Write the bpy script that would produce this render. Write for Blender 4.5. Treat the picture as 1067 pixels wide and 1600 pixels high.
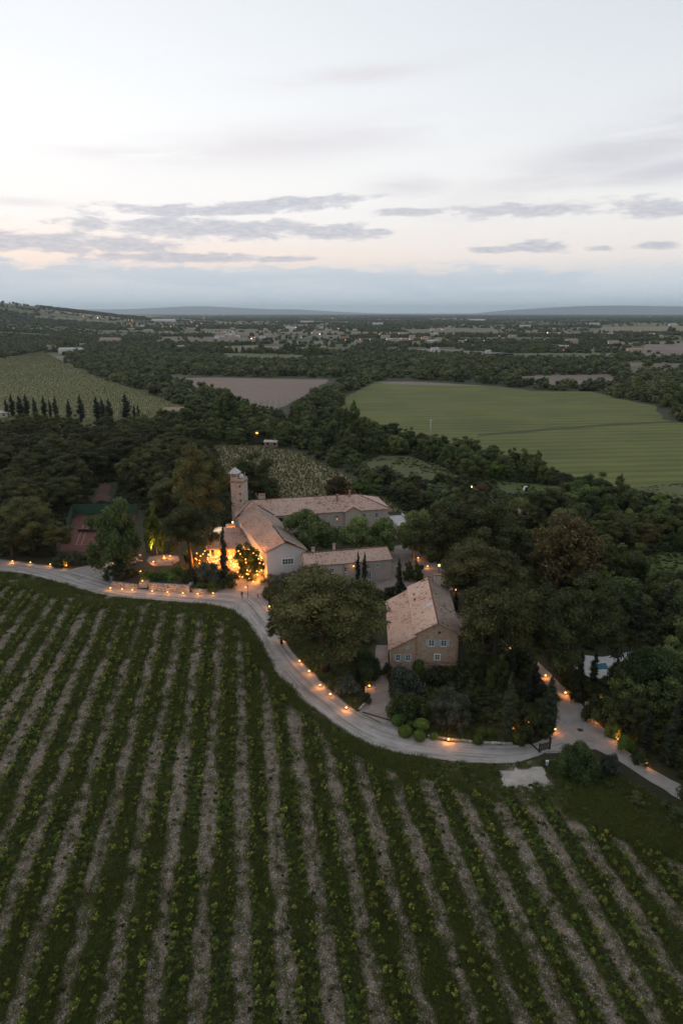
import bpy, bmesh, math, random
import numpy as np
from mathutils import Vector, Matrix
from mathutils.geometry import tessellate_polygon
R = math.radians
rnd = random.Random(7)
rng = np.random.default_rng(7)
SC = bpy.context.scene
DENOISE = True
COL = SC.collection
for _o in list(bpy.data.objects): bpy.data.objects.remove(_o)

# ------------------------------------------------------------ camera
CAM_H = 60.0
PITCH = R(16.3)
cam = bpy.data.cameras.new('camera')
cam.sensor_fit = 'VERTICAL'; cam.sensor_height = 36.0; cam.lens = 24.0
cam.clip_start = 0.5; cam.clip_end = 200000
camo = bpy.data.objects.new('camera', cam); COL.objects.link(camo)
camo.location = (0, 0, CAM_H); camo.rotation_euler = (R(90) - PITCH, 0, 0)
SC.camera = camo
SC.render.resolution_x = 682; SC.render.resolution_y = 1024
SC.view_settings.view_transform = 'Standard'; SC.view_settings.look = 'None'
SC.view_settings.exposure = 0.0; SC.view_settings.gamma = 1.0
SC.view_settings.use_curve_mapping = False
SC.render.engine = 'CYCLES'
SC.cycles.use_denoising = DENOISE
SC.cycles.max_bounces = 6; SC.cycles.volume_bounces = 0
SC.cycles.transparent_max_bounces = 6
SC.cycles.sample_clamp_indirect = 4.0

# ------------------------------------------------------------ node helpers
class NT:
    def __init__(s, tree): s.t = tree; s.n = tree.nodes; s.l = tree.links
    def new(s, typ, **kw):
        n = s.n.new(typ)
        for k, v in kw.items():
            if hasattr(n, k) and not k.startswith('i_'): setattr(n, k, v)
        return n
    def put(s, sock, v):
        if v is None: return
        if isinstance(v, bpy.types.NodeSocket): s.l.new(v, sock)
        elif isinstance(v, (tuple, list)):
            v = tuple(v)
            if sock.type == 'RGBA' and len(v) == 3: v = v + (1,)
            sock.default_value = v
        else: sock.default_value = v
    def math(s, op, a, b=None, c=None, clamp=False):
        n = s.n.new('ShaderNodeMath'); n.operation = op; n.use_clamp = clamp
        s.put(n.inputs[0], a); s.put(n.inputs[1], b); s.put(n.inputs[2], c)
        return n.outputs[0]
    def vmath(s, op, a, b=None):
        n = s.n.new('ShaderNodeVectorMath'); n.operation = op
        s.put(n.inputs[0], a); s.put(n.inputs[1], b)
        return n.outputs['Value'] if op in ('DOT_PRODUCT', 'LENGTH') else n.outputs[0]
    def mix(s, f, a, b, mode='MIX'):
        n = s.n.new('ShaderNodeMix'); n.data_type = 'RGBA'; n.blend_type = mode
        s.put(n.inputs[0], f); s.put(n.inputs[6], a); s.put(n.inputs[7], b)
        return n.outputs[2]
    def noise(s, vec, scale, detail=4, rough=.55, dist=0.0, col=False):
        n = s.n.new('ShaderNodeTexNoise'); s.put(n.inputs['Vector'], vec)
        n.inputs['Scale'].default_value = scale; n.inputs['Detail'].default_value = detail
        n.inputs['Roughness'].default_value = rough; n.inputs['Distortion'].default_value = dist
        return n.outputs[1 if col else 0]
    def ramp(s, f, stops, interp='LINEAR'):
        n = s.n.new('ShaderNodeValToRGB'); s.put(n.inputs[0], f); r = n.color_ramp; r.interpolation = interp
        while len(r.elements) < len(stops): r.elements.new(0.5)
        for e, (p, c) in zip(r.elements, stops):
            e.position = p; e.color = (c, c, c, 1) if isinstance(c, (int, float)) else tuple(c) + (1,)
        return n.outputs[0]
    def smooth(s, x, a, b):
        n = s.n.new('ShaderNodeMapRange'); n.interpolation_type = 'SMOOTHSTEP'
        s.put(n.inputs[0], x); n.inputs[1].default_value = a; n.inputs[2].default_value = b
        return n.outputs[0]
    def comb(s, x, y, z):
        n = s.n.new('ShaderNodeCombineXYZ'); s.put(n.inputs[0], x); s.put(n.inputs[1], y); s.put(n.inputs[2], z); return n.outputs[0]
    def sep(s, v):
        n = s.n.new('ShaderNodeSeparateXYZ'); s.put(n.inputs[0], v); return n.outputs

# ------------------------------------------------------------ sky
SUN_EL, SUN_AZ = 4.0, -38.0      # degrees; azimuth from +Y, negative = left
w = bpy.data.worlds.new('World'); SC.world = w; w.use_nodes = True
w.node_tree.nodes.clear()
k = NT(w.node_tree)
out = k.new('ShaderNodeOutputWorld'); bg = k.new('ShaderNodeBackground')
k.l.new(bg.outputs[0], out.inputs[0])
tc = k.new('ShaderNodeTexCoord')
d = tc.outputs['Generated']
sx, sy, sz = k.sep(d)[:3]
el = k.math('MULTIPLY', k.math('ARCSINE', sz), 57.2958)
az = k.math('MULTIPLY', k.math('ARCTAN2', sx, sy), 57.2958)
elp = k.math('DIVIDE', k.math('MAXIMUM', el, 0.0), 90.0)
def srgb(r, g, b):
    f = lambda c: (c / 255 / 12.92) if c / 255 <= .04045 else ((c / 255 + .055) / 1.055) ** 2.4
    return (f(r), f(g), f(b))
grad_l = k.ramp(elp, [(0, srgb(176, 192, 206)), (.02, srgb(206, 210, 216)), (.045, srgb(252, 233, 222)), (.075, srgb(251, 247, 245)), (.14, srgb(251, 252, 253)),
                      (.21, srgb(240, 243, 247)), (.30, srgb(228, 230, 234)), (.55, srgb(212, 213, 217)), (1, srgb(200, 202, 208))])
grad_r = k.ramp(elp, [(0, srgb(168, 186, 198)), (.02, srgb(204, 210, 215)), (.045, srgb(237, 230, 227)), (.09, srgb(238, 237, 235)), (.14, srgb(228, 231, 234)),
                      (.21, srgb(213, 219, 225)), (.30, srgb(206, 212, 219)), (.55, srgb(202, 204, 210)), (1, srgb(197, 199, 206))])
azd = k.math('ABSOLUTE', k.math('ADD', az, 34.0))
fr = k.smooth(azd, 8, 68)
base = k.mix(fr, grad_l, grad_r)
# darker and bluer opposite the afterglow
back = k.smooth(azd, 70, 170)
base = k.mix(k.math('MULTIPLY', back, .75), base, k.mix(.5, base, (0.50, 0.49, 0.50), 'MULTIPLY'))
nish = k.new('ShaderNodeTexSky', sky_type='NISHITA', sun_disc=False)
nish.sun_elevation = R(SUN_EL); nish.sun_rotation = R(SUN_AZ)
nv = k.vmath('SCALE', nish.outputs[0]); nv.node.inputs['Scale'].default_value = .08
base = k.mix(.06, base, nv)
# clouds: stretched noise in (azimuth, elevation)
def pc(u, v):
    x = (u - 533.5) / 1067; y = (800 - v) / 1067
    dx, dy, dz = x, math.cos(PITCH) + y * math.sin(PITCH), -math.sin(PITCH) + y * math.cos(PITCH)
    return math.degrees(math.atan2(dx, dy)), math.degrees(math.atan2(dz, math.hypot(dx, dy)))
cv = k.comb(k.math('MULTIPLY', az, .22), k.math('MULTIPLY', el, .80), 0.0)
cn = k.noise(cv, 1.5, 7, .62, .25)
cfine = k.noise(cv, 5.5, 5, .6, .3)
cvs = k.comb(k.math('MULTIPLY', az, .05), k.math('MULTIPLY', el, .35), 3.0)
cs = k.noise(cvs, 1.6, 6, .55, .5)
def blob(u, v, wu, wv, tilt=0.0):
    a0, e0 = pc(u, v); wa = wu / 1067 * 57.3; we = wv / 1067 * 57.3
    da = k.math('SUBTRACT', az, a0); de = k.math('SUBTRACT', k.math('SUBTRACT', el, e0), k.math('MULTIPLY', da, tilt))
    q = k.math('ADD', k.math('POWER', k.math('DIVIDE', k.math('ABSOLUTE', da), wa), 2), k.math('POWER', k.math('DIVIDE', k.math('ABSOLUTE', de), we), 2))
    return k.math('POWER', 2.718, k.math('MULTIPLY', q, -1.0))
def total(lst):
    t = None
    for b in lst: t = b if t is None else k.math('MAXIMUM', t, b)
    return t
crisp = total([blob(330, 327, 190, 10, .035), blob(460, 316, 140, 8, .07), blob(340, 357, 230, 15, -.01), blob(500, 360, 110, 12, -.06), blob(60, 379, 150, 15), blob(190, 385, 120, 12),
               blob(280, 402, 160, 9), blob(815, 329, 125, 11, .0), blob(640, 331, 70, 6), blob(1025, 325, 66, 13, -.05), blob(835, 384, 46, 10), blob(770, 390, 60, 6),
               blob(935, 387, 24, 5), blob(1020, 384, 40, 6), blob(590, 362, 30, 6), blob(440, 405, 60, 6)])
edge = k.math('ADD', k.math('MULTIPLY', cn, .75), k.math('MULTIPLY', cfine, .25))
m1 = k.smooth(k.math('ADD', k.math('MULTIPLY', crisp, .62), k.math('MULTIPLY', edge, 1.6)), .99, 1.28)
# far away from the frame: sparse streaks of the same kind
low = k.math('MULTIPLY', k.smooth(el, 2.0, 4.0), k.math('SUBTRACT', 1.0, k.smooth(el, 9.0, 14.0)))
outside = k.smooth(k.math('ABSOLUTE', az), 30, 40)
m_out = k.math('MULTIPLY', k.math('MULTIPLY', k.smooth(cn, .5, .62), low), outside)
m1 = k.math('MAXIMUM', m1, m_out)
cc = k.mix(k.smooth(cfine, .35, .7), srgb(176, 181, 193), srgb(204, 201, 207))
base = k.mix(k.math('MULTIPLY', m1, .80), base, cc)
# low bank above the horizon, its top edge broken by noise
bank_top = k.math('ADD', 3.7, k.math('MULTIPLY', k.math('SUBTRACT', cn, .5), 4.0))
bank_top = k.math('SUBTRACT', bank_top, k.math('MULTIPLY', k.smooth(az, -2, 30), .2))
bankd = k.math('SUBTRACT', bank_top, el)
bank = k.smooth(bankd, -.10, .7)
bc = k.mix(k.smooth(k.math('ADD', el, k.math('MULTIPLY', cs, 1.5)), .2, 4.2), srgb(188, 206, 217), srgb(213, 216, 222))
bc = k.mix(k.math('MULTIPLY', k.smooth(cs, .42, .62), .8), bc, srgb(184, 199, 212))
base = k.mix(k.math('MULTIPLY', bank, .78), base, bc)
# soft high veils, pinkish grey
soft = total([blob(1010, 222, 230, 34, .24), blob(1060, 262, 140, 16, .1), blob(430, 226, 220, 26, .08), blob(220, 243, 110, 12), blob(640, 290, 60, 14), blob(540, 120, 140, 12, .1), blob(30, 315, 60, 6)])
m3 = k.math('MULTIPLY', soft, k.smooth(cs, .26, .60))
m3o = k.math('MULTIPLY', k.math('MULTIPLY', k.smooth(cs, .5, .75), k.smooth(el, 8, 16)), outside)
m3 = k.math('MULTIPLY', k.math('MAXIMUM', m3, m3o), .85)
base = k.mix(m3, base, k.mix(fr, srgb(233, 228, 230), srgb(196, 196, 205)))
# below the horizon
base = k.mix(k.smooth(el, -.3, -3), base, (0.05, 0.055, 0.045))
k.l.new(base, bg.inputs[0]); bg.inputs[1].default_value = 1.14
w.cycles.sampling_method = 'MANUAL'; w.cycles.sample_map_resolution = 1024

# ------------------------------------------------------------ afterglow sun, low on the left behind thin cloud
sl = bpy.data.lights.new('sun', 'SUN'); sl.energy = 0.62; sl.angle = R(22); sl.color = (1.0, .76, .64)
so = bpy.data.objects.new('sun', sl); COL.objects.link(so)
sd = Vector((math.sin(R(-62)) * math.cos(R(14)), math.cos(R(-62)) * math.cos(R(14)), math.sin(R(14))))
so.rotation_euler = sd.to_track_quat('Z', 'Y').to_euler()

# ------------------------------------------------------------ photograph pixel -> ground point
_c, _s, _F = math.cos(PITCH), math.sin(PITCH), 1067.0
def G(u, v, z=0.0):
    x = u - 533.5; a = _F * _c + (800 - v) * _s; b = -_F * _s + (800 - v) * _c
    t = (z - CAM_H) / b
    return (x * t, a * t)
def height_at(v, y):
    q = (800 - v) / _F
    return y * (q * _c - _s) / (_c + q * _s) + CAM_H

def inside(x, y, poly):
    n = len(poly); r = False; j = n - 1
    for i in range(n):
        xi, yi = poly[i][0], poly[i][1]; xj, yj = poly[j][0], poly[j][1]
        if (yi > y) != (yj > y) and x < (xj - xi) * (y - yi) / (yj - yi) + xi: r = not r
        j = i
    return r
def inside_np(X, Y, poly):
    r = np.zeros(X.shape, bool); n = len(poly); j = n - 1
    for i in range(n):
        xi, yi = poly[i][0], poly[i][1]; xj, yj = poly[j][0], poly[j][1]
        if yi != yj:
            r ^= ((yi > Y) != (yj > Y)) & (X < (xj - xi) * (Y - yi) / (yj - yi) + xi)
        j = i
    return r
_H = np.random.default_rng(3).random((256, 256))
def vnoise(X, Y):
    X = np.asarray(X, float); Y = np.asarray(Y, float)
    i = np.floor(X).astype(int); j = np.floor(Y).astype(int); fx = X - i; fy = Y - j
    fx = fx * fx * (3 - 2 * fx); fy = fy * fy * (3 - 2 * fy)
    h = lambda a, b: _H[a & 255, b & 255]
    return (h(i, j) * (1 - fx) + h(i + 1, j) * fx) * (1 - fy) + (h(i, j + 1) * (1 - fx) + h(i + 1, j + 1) * fx) * fy
def fbm(X, Y, o=4):
    t = 0; a = .5; s = 0
    for q in range(o):
        t = t + a * vnoise(np.asarray(X) * 2 ** q + 17 * q, np.asarray(Y) * 2 ** q + 31 * q); s += a; a *= .5
    return t / s

def ground_z(x, y):
    """flat plain near, a long hill far on the left"""
    x = np.asarray(x, float); y = np.asarray(y, float)
    r = 128 * np.exp(-(((x + 2100) / 800) ** 2 + ((y - 3600) / 1500) ** 2))
    r += 30 * np.exp(-(((x + 1300) / 450) ** 2 + ((y - 1800) / 450) ** 2))
    f = np.clip((y - 650) / 500, 0, 1)
    return r * f

# ------------------------------------------------------------ object helpers
def tag(o, label=None, cat=None, group=None, kind=None):
    if label: o['label'] = label
    if cat: o['category'] = cat
    if group: o['group'] = group
    if kind: o['kind'] = kind
    return o
def empty(name, loc, rz=0.0, label=None, cat=None, group=None, scale=None):
    o = bpy.data.objects.new(name, None); COL.objects.link(o)
    o.location = loc; o.rotation_euler = (0, 0, rz); o.empty_display_size = .3
    if scale: o.scale = scale
    return tag(o, label, cat, group)
def put(name, me, parent=None, loc=None, kind=None):
    o = bpy.data.objects.new(name, me); COL.objects.link(o)
    if parent: o.parent = parent
    if loc is not None: o.location = loc
    if kind: o['kind'] = kind
    return o
class MB:
    def __init__(s): s.v = []; s.f = []; s.m = []
    def poly(s, pts, m=0):
        n = len(s.v); s.v += [tuple(p) for p in pts]; s.f.append(tuple(range(n, n + len(pts)))); s.m.append(m)
    def box(s, x0, x1, y0, y1, z0, z1, m=0, fn=None):
        c = [(x0, y0, z0), (x1, y0, z0), (x1, y1, z0), (x0, y1, z0), (x0, y0, z1), (x1, y0, z1), (x1, y1, z1), (x0, y1, z1)]
        if fn: c = [fn(*p) for p in c]
        n = len(s.v); s.v += c
        for q in ((0, 3, 2, 1), (4, 5, 6, 7), (0, 1, 5, 4), (1, 2, 6, 5), (2, 3, 7, 6), (3, 0, 4, 7)):
            s.f.append(tuple(n + i for i in q)); s.m.append(m)
    def tube(s, pts, rad, seg=7, m=0, cap=True):
        n0 = len(s.v); pts = [Vector(p) for p in pts]
        for i, p in enumerate(pts):
            dr = (pts[min(i + 1, len(pts) - 1)] - pts[max(i - 1, 0)]).normalized()
            a = dr.cross(Vector((0, 1, 0)) if abs(dr.y) < .9 else Vector((1, 0, 0))).normalized(); b = dr.cross(a)
            r = rad[i] if isinstance(rad, (list, tuple)) else rad
            for q in range(seg):
                t = 2 * math.pi * q / seg; s.v.append(tuple(p + a * math.cos(t) * r + b * math.sin(t) * r))
        for i in range(len(pts) - 1):
            for q in range(seg):
                A = n0 + i * seg + q; B = n0 + i * seg + (q + 1) % seg
                s.f.append((A, B, B + seg, A + seg)); s.m.append(m)
        if cap:
            s.f.append(tuple(n0 + q for q in range(seg))[::-1]); s.m.append(m)
            e = n0 + (len(pts) - 1) * seg; s.f.append(tuple(e + q for q in range(seg))); s.m.append(m)
    def ball(s, c, rx, ry, rz, m=0, seg=8, ring=5, lump=0, rr=rnd):
        n0 = len(s.v)
        for i in range(ring + 1):
            ph = math.pi * i / ring
            for q in range(seg):
                t = 2 * math.pi * q / seg; g = 1 + lump * (rr.random() - .5)
                s.v.append((c[0] + rx * g * math.sin(ph) * math.cos(t), c[1] + ry * g * math.sin(ph) * math.sin(t), c[2] + rz * g * math.cos(ph)))
        for i in range(ring):
            for q in range(seg):
                A = n0 + i * seg + q; B = n0 + i * seg + (q + 1) % seg
                s.f.append((A, A + seg, B + seg, B)); s.m.append(m)
    def build(s, name, mats, parent=None, loc=None, kind=None, smooth=False):
        me = bpy.data.meshes.new(name); me.from_pydata(s.v, [], s.f); me.update()
        for mm in (mats if isinstance(mats, (list, tuple)) else [mats]): me.materials.append(mm)
        me.polygons.foreach_set('material_index', s.m)
        if smooth: me.polygons.foreach_set('use_smooth', [True] * len(s.f))
        s.me = me
        return put(name, me, parent, loc, kind)
def np_mesh(name, V, Fc, mats, attrs=None, smooth=False, midx=None):
    """V (n,3), Fc (m,k) equal-sized faces"""
    me = bpy.data.meshes.new(name); n, m, kk = len(V), len(Fc), Fc.shape[1]
    me.vertices.add(n); me.vertices.foreach_set('co', np.asarray(V, np.float32).ravel())
    me.loops.add(m * kk); me.loops.foreach_set('vertex_index', np.asarray(Fc, np.int32).ravel())
    me.polygons.add(m); me.polygons.foreach_set('loop_start', np.arange(0, m * kk, kk, dtype=np.int32))
    for mm in (mats if isinstance(mats, (list, tuple)) else [mats]): me.materials.append(mm)
    if midx is not None: me.polygons.foreach_set('material_index', np.asarray(midx, np.int32))
    me.update(calc_edges=True)
    if attrs:
        for nm, (dom, arr) in attrs.items():
            arr = np.asarray(arr, np.float32)
            if arr.ndim == 1:
                a = me.attributes.new(nm, 'FLOAT', dom); a.data.foreach_set('value', arr)
            else:
                a = me.attributes.new(nm, 'FLOAT_COLOR', dom); a.data.foreach_set('color', arr.ravel())
    if smooth: me.polygons.foreach_set('use_smooth', [True] * m)
    me.validate()
    return me

# ------------------------------------------------------------ materials
def material(name):
    m = bpy.data.materials.new(name); m.use_nodes = True; t = NT(m.node_tree)
    b = m.node_tree.nodes['Principled BSDF']; b.inputs['Roughness'].default_value = .9
    b.inputs['Specular IOR Level'].default_value = .25
    return m, t, b
def bump(t, b, h, strength, dist=.05):
    n = t.n.new('ShaderNodeBump'); n.inputs['Strength'].default_value = strength; n.inputs['Distance'].default_value = dist
    t.l.new(h, n.inputs['Height']); t.l.new(n.outputs[0], b.inputs['Normal'])
def obj_pos(t): return t.n.new('ShaderNodeNewGeometry').outputs['Position']
def attr(t, nm, out='Fac'):
    a = t.n.new('ShaderNodeAttribute'); a.attribute_name = nm; return a.outputs[out]
def plain(name, col, rough=.8, noise=0.0, nscale=2.0, bmp=0.0, metal=0.0, spec=.25):
    m, t, b = material(name)
    b.inputs['Roughness'].default_value = rough; b.inputs['Metallic'].default_value = metal
    b.inputs['Specular IOR Level'].default_value = spec
    if noise:
        n = t.noise(obj_pos(t), nscale, 5, .6)
        lo = tuple(c * (1 - noise) for c in col); hi = tuple(min(1, c * (1 + noise)) for c in col)
        t.l.new(t.ramp(n, [(.3, lo), (.7, hi)]), b.inputs[0])
        if bmp: bump(t, b, t.noise(obj_pos(t), nscale * 4, 4), bmp, .03)
    else: b.inputs[0].default_value = tuple(col) + (1,)
    return m
def glow(name, col, strength):
    m = bpy.data.materials.new(name); m.use_nodes = True; t = m.node_tree; t.nodes.clear()
    o = t.nodes.new('ShaderNodeOutputMaterial'); e = t.nodes.new('ShaderNodeEmission')
    e.inputs[0].default_value = tuple(col) + (1,); e.inputs[1].default_value = strength
    t.links.new(e.outputs[0], o.inputs[0]); return m
def foliage(name, dark, mid, light, trans=0.15):
    """dark..light follow each clump's own leaf colour, plus a shift per tree"""
    m, t, b = material(name)
    b.inputs['Roughness'].default_value = .65
    oi = t.n.new('ShaderNodeObjectInfo').outputs['Random']
    f = t.math('ADD', attr(t, 'tint'), t.math('MULTIPLY', t.math('SUBTRACT', oi, .5), .45), clamp=True)
    c = t.ramp(f, [(0, dark), (.5, mid), (1, light)])
    oi2 = t.math('FRACT', t.math('MULTIPLY', oi, 17.3))
    hs = t.n.new('ShaderNodeHueSaturation'); t.l.new(c, hs.inputs['Color'])
    t.l.new(t.math('ADD', .478, t.math('MULTIPLY', oi2, .046)), hs.inputs['Hue'])
    t.l.new(t.math('ADD', .70, t.math('MULTIPLY', t.math('FRACT', t.math('MULTIPLY', oi, 7.7)), .7)), hs.inputs['Value'])
    t.l.new(hs.outputs[0], b.inputs[0])
    if trans:
        tr = t.n.new('ShaderNodeBsdfTranslucent'); t.l.new(hs.outputs[0], tr.inputs[0])
        mx = t.n.new('ShaderNodeMixShader'); mx.inputs[0].default_value = trans
        t.l.new(b.outputs[0], mx.inputs[1]); t.l.new(tr.outputs[0], mx.inputs[2])
        t.l.new(mx.outputs[0], t.n['Material Output'].inputs[0])
    return m
M = {}
M['pine'] = foliage('pine_needles', (.024, .030, .010), (.058, .067, .020), (.125, .126, .042))
M['oak'] = foliage('oak_leaves', (.028, .042, .012), (.070, .096, .026), (.150, .170, .054))
M['plane'] = foliage('plane_leaves', (.055, .085, .026), (.13, .175, .055), (.22, .26, .10), .3)
M['cypress'] = foliage('cypress_scales', (.010, .015, .008), (.020, .028, .013), (.038, .045, .02), .05)
M['olive'] = foliage('olive_leaves', (.035, .045, .032), (.075, .088, .060), (.14, .15, .11))
M['russet'] = foliage('russet_leaves', (.040, .030, .013), (.092, .068, .027), (.17, .13, .048))
M['lime'] = foliage('lime_leaves', (.05, .07, .012), (.11, .15, .028), (.20, .24, .05), .3)
M['topiary'] = foliage('box_leaves', (.045, .075, .012), (.08, .125, .02), (.13, .18, .035), .1)
M['shrub'] = foliage('shrub_leaves', (.020, .028, .009), (.048, .060, .018), (.10, .11, .036))
M['vine'] = foliage('vine_leaves', (.06, .085, .014), (.13, .16, .028), (.27, .29, .06), .35)
M['grass'] = foliage('grass_blades', (.040, .055, .013), (.080, .103, .022), (.145, .16, .046), .2)
M['farleaf'] = foliage('distant_leaves', (.030, .042, .014), (.078, .096, .034), (.165, .17, .07), .05)
M['bark'] = plain('bark', (.045, .036, .028), .95, .35, 3, .5)
M['palebark'] = plain('pale_bark', (.19, .165, .14), .95, .3, 2, .4)

def grass_mat(name, cols, scale=.4, fine=6.0, bmp=.6, mottled=.35):
    m, t, b = material(name); p = obj_pos(t)
    a = t.noise(p, scale, 6, .6, .6); f = t.noise(p, fine, 5, .7)
    x = t.math('ADD', t.math('MULTIPLY', a, 1 - mottled), t.math('MULTIPLY', f, mottled))
    t.l.new(t.ramp(x, [(.3, cols[0]), (.5, cols[1]), (.68, cols[2])]), b.inputs[0])
    bump(t, b, f, bmp, .12)
    return m
M['floor'] = grass_mat('woodland_floor', [(.028, .024, .014), (.042, .040, .020), (.055, .060, .024)], .12)
M['garden'] = grass_mat('garden_mulch', [(.060, .044, .032), (.050, .044, .028), (.036, .044, .018)], .25)
M['redearth'] = grass_mat('red_earth', [(.05, .03, .022), (.09, .055, .042), (.13, .08, .06)], .2, 1.0)
M['lawn'] = grass_mat('lawn_grass', [(.045, .060, .018), (.070, .092, .026), (.10, .12, .04)], .09, 2.0)
M['dryverge'] = grass_mat('dry_verge', [(.030, .042, .014), (.052, .054, .024), (.115, .098, .062)], .35, 3.0, .5)
M['drysoil'] = grass_mat('pale_scattered_gravel', [(.05, .05, .03), (.11, .10, .075), (.24, .22, .19)], .5, 3.0)
M['meadow'] = grass_mat('meadow', [(.050, .062, .022), (.085, .095, .036), (.13, .12, .06)], .06, .8)

# foreground vineyard floor: 2 m gravel strips every 4 m, rows run 8.2 degrees left of straight ahead
ROW_A, ROW_P, ROW_0 = R(8.2), 4.03, 1.88
def vineyard_mat():
    m, t, b = material('vineyard_soil'); p = obj_pos(t); X, Y, Z = t.sep(p)[:3]
    q = t.math('ADD', t.math('MULTIPLY', X, math.cos(ROW_A)), t.math('MULTIPLY', Y, math.sin(ROW_A)))
    l = t.math('ADD', t.math('MULTIPLY', X, -math.sin(ROW_A)), t.math('MULTIPLY', Y, math.cos(ROW_A)))
    wob = t.math('MULTIPLY', t.math('SUBTRACT', t.noise(t.comb(t.math('MULTIPLY', q, .6), t.math('MULTIPLY', l, .16), 0.0), 1.0, 4, .6), .5), .8)
    wob2 = t.math('MULTIPLY', t.math('SUBTRACT', t.noise(p, 2.2, 5, .7), .5), .9)
    ph = t.math('PINGPONG', t.math('ADD', t.math('SUBTRACT', q, ROW_0), 400 * ROW_P), ROW_P / 2)   # 0 at strip centre
    strip = t.math('SUBTRACT', 1.0, t.smooth(t.math('ADD', t.math('ADD', ph, wob), wob2), .92, 1.38))
    # a thin dirt line under some vine rows
    ph2 = t.math('ABSOLUTE', t.math('SUBTRACT', ph, 1.25))
    thin = t.math('MULTIPLY', t.math('SUBTRACT', 1.0, t.smooth(t.math('ADD', ph2, wob2), .05, .3)), t.smooth(t.noise(t.comb(t.math('MULTIPLY', q, .5), t.math('MULTIPLY', l, .07), 5.0), 1.0, 3), .55, .68))
    strip = t.math('MAXIMUM', strip, t.math('MULTIPLY', thin, .7))
    # green line of weeds down the middle of some strips
    mid = t.math('MULTIPLY', t.math('SUBTRACT', 1.0, t.smooth(t.math('ADD', ph, wob2), .05, .35)), t.smooth(t.noise(t.comb(t.math('MULTIPLY', q, .35), t.math('MULTIPLY', l, .05), 9.0), 1.0, 3), .55, .65))
    strip = t.math('MULTIPLY', strip, t.math('SUBTRACT', 1.0, t.math('MULTIPLY', mid, .75)))
    n1 = t.noise(p, 1.3, 5, .65); n2 = t.noise(p, 9, 5, .75); vo = t.n.new('ShaderNodeTexVoronoi'); t.l.new(p, vo.inputs[0]); vo.inputs['Scale'].default_value = 7.0
    g = t.ramp(t.math('ADD', t.math('MULTIPLY', n1, .45), t.math('MULTIPLY', n2, .55)), [(.34, (.085, .066, .046)), (.5, (.172, .140, .103)), (.66, (.29, .245, .19))])
    peb = t.sep(vo.outputs['Color'])[0]
    g = t.mix(t.math('MULTIPLY', t.smooth(peb, .82, .95), .55), g, (.45, .42, .40))
    gr = t.ramp(t.math('ADD', t.math('MULTIPLY', n1, .6), t.math('MULTIPLY', n2, .4)), [(.36, (.030, .038, .011)), (.5, (.056, .068, .018)), (.66, (.10, .098, .036))])
    t.l.new(t.mix(strip, gr, g), b.inputs[0])
    bump(t, b, t.math('ADD', t.math('MULTIPLY', vo.outputs[0], -.3), n2), 1.0, .12)
    return m
M['vineyard'] = vineyard_mat()

def gravel_mat(name, lo, mid, hi, tracks=False):
    m, t, b = material(name); p = obj_pos(t)
    n1 = t.noise(p, .5, 5, .6, .4); n2 = t.noise(p, 7, 4, .7)
    x = t.math('ADD', t.math('MULTIPLY', n1, .65), t.math('MULTIPLY', n2, .35))
    c = t.ramp(x, [(.33, lo), (.5, mid), (.66, hi)])
    if tracks:
        uv = t.n.new('ShaderNodeUVMap').outputs[0]; U, Vv, _ = t.sep(uv)[:3]
        ww = t.noise(t.comb(t.math('MULTIPLY', U, 9), t.math('MULTIPLY', Vv, .06), 0.0), 1.0, 4, .6, .3)
        c = t.mix(t.math('MULTIPLY', t.smooth(ww, .50, .62), .75), c, tuple(v * .5 for v in mid))
        c = t.mix(t.math('MULTIPLY', t.smooth(ww, .46, .34), .5), c, tuple(min(.6, v * 1.12) for v in hi))
        ed = t.math('ABSOLUTE', t.math('SUBTRACT', U, .5))
        c = t.mix(t.math('MULTIPLY', t.smooth(t.math('ADD', ed, t.math('MULTIPLY', n1, .2)), .52, .6), .6), c, (.10, .095, .07))
    t.l.new(c, b.inputs[0]); bump(t, b, n2, .35, .05)
    return m
M['road'] = gravel_mat('pale_gravel_road', (.22, .21, .20), (.30, .29, .275), (.37, .36, .345), True)
M['gravel'] = gravel_mat('pale_gravel', (.19, .178, .165), (.265, .25, .235), (.33, .315, .30))
M['warmgravel'] = gravel_mat('warm_gravel', (.17, .14, .12), (.25, .215, .19), (.33, .29, .26))
M['concrete'] = gravel_mat('concrete_pad', (.24, .22, .20), (.36, .34, .31), (.42, .40, .38))

def field_mat(name, c0, c1, ang, period, contrast=.5, big=.01):
    m, t, b = material(name); p = obj_pos(t); X, Y, Z = t.sep(p)[:3]; a = R(ang)
    q = t.math('ADD', t.math('MULTIPLY', X, math.cos(a)), t.math('MULTIPLY', Y, math.sin(a)))
    l = t.math('ADD', t.math('MULTIPLY', X, -math.sin(a)), t.math('MULTIPLY', Y, math.cos(a)))
    st = t.math('SINE', t.math('MULTIPLY', t.math('ADD', q, t.math('MULTIPLY', t.noise(p, .05, 2), period * .3)), 2 * math.pi / period))
    lines = t.noise(t.comb(t.math('MULTIPLY', q, 1.0 / period), t.math('MULTIPLY', l, .012), 0.0), 1.0, 5, .7)
    n = t.noise(p, big, 5, .6, .5); f = t.noise(p, .9, 3, .7)
    x = t.math('ADD', t.math('ADD', t.math('MULTIPLY', n, .45), t.math('MULTIPLY', lines, contrast)), t.math('MULTIPLY', f, .55 - contrast))
    x = t.math('ADD', x, t.math('MULTIPLY', st, .075))
    t.l.new(t.ramp(x, [(.35, c0), (.65, c1)]), b.inputs[0]); bump(t, b, f, .5, .2)
    return m
M['bigfield'] = field_mat('young_crop', (.062, .078, .018), (.130, .146, .036), 96, 9.0, .45, .02)
M['leftfield'] = field_mat('vine_field_grass', (.095, .105, .034), (.150, .150, .062), 62, 6.0, .4)
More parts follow.
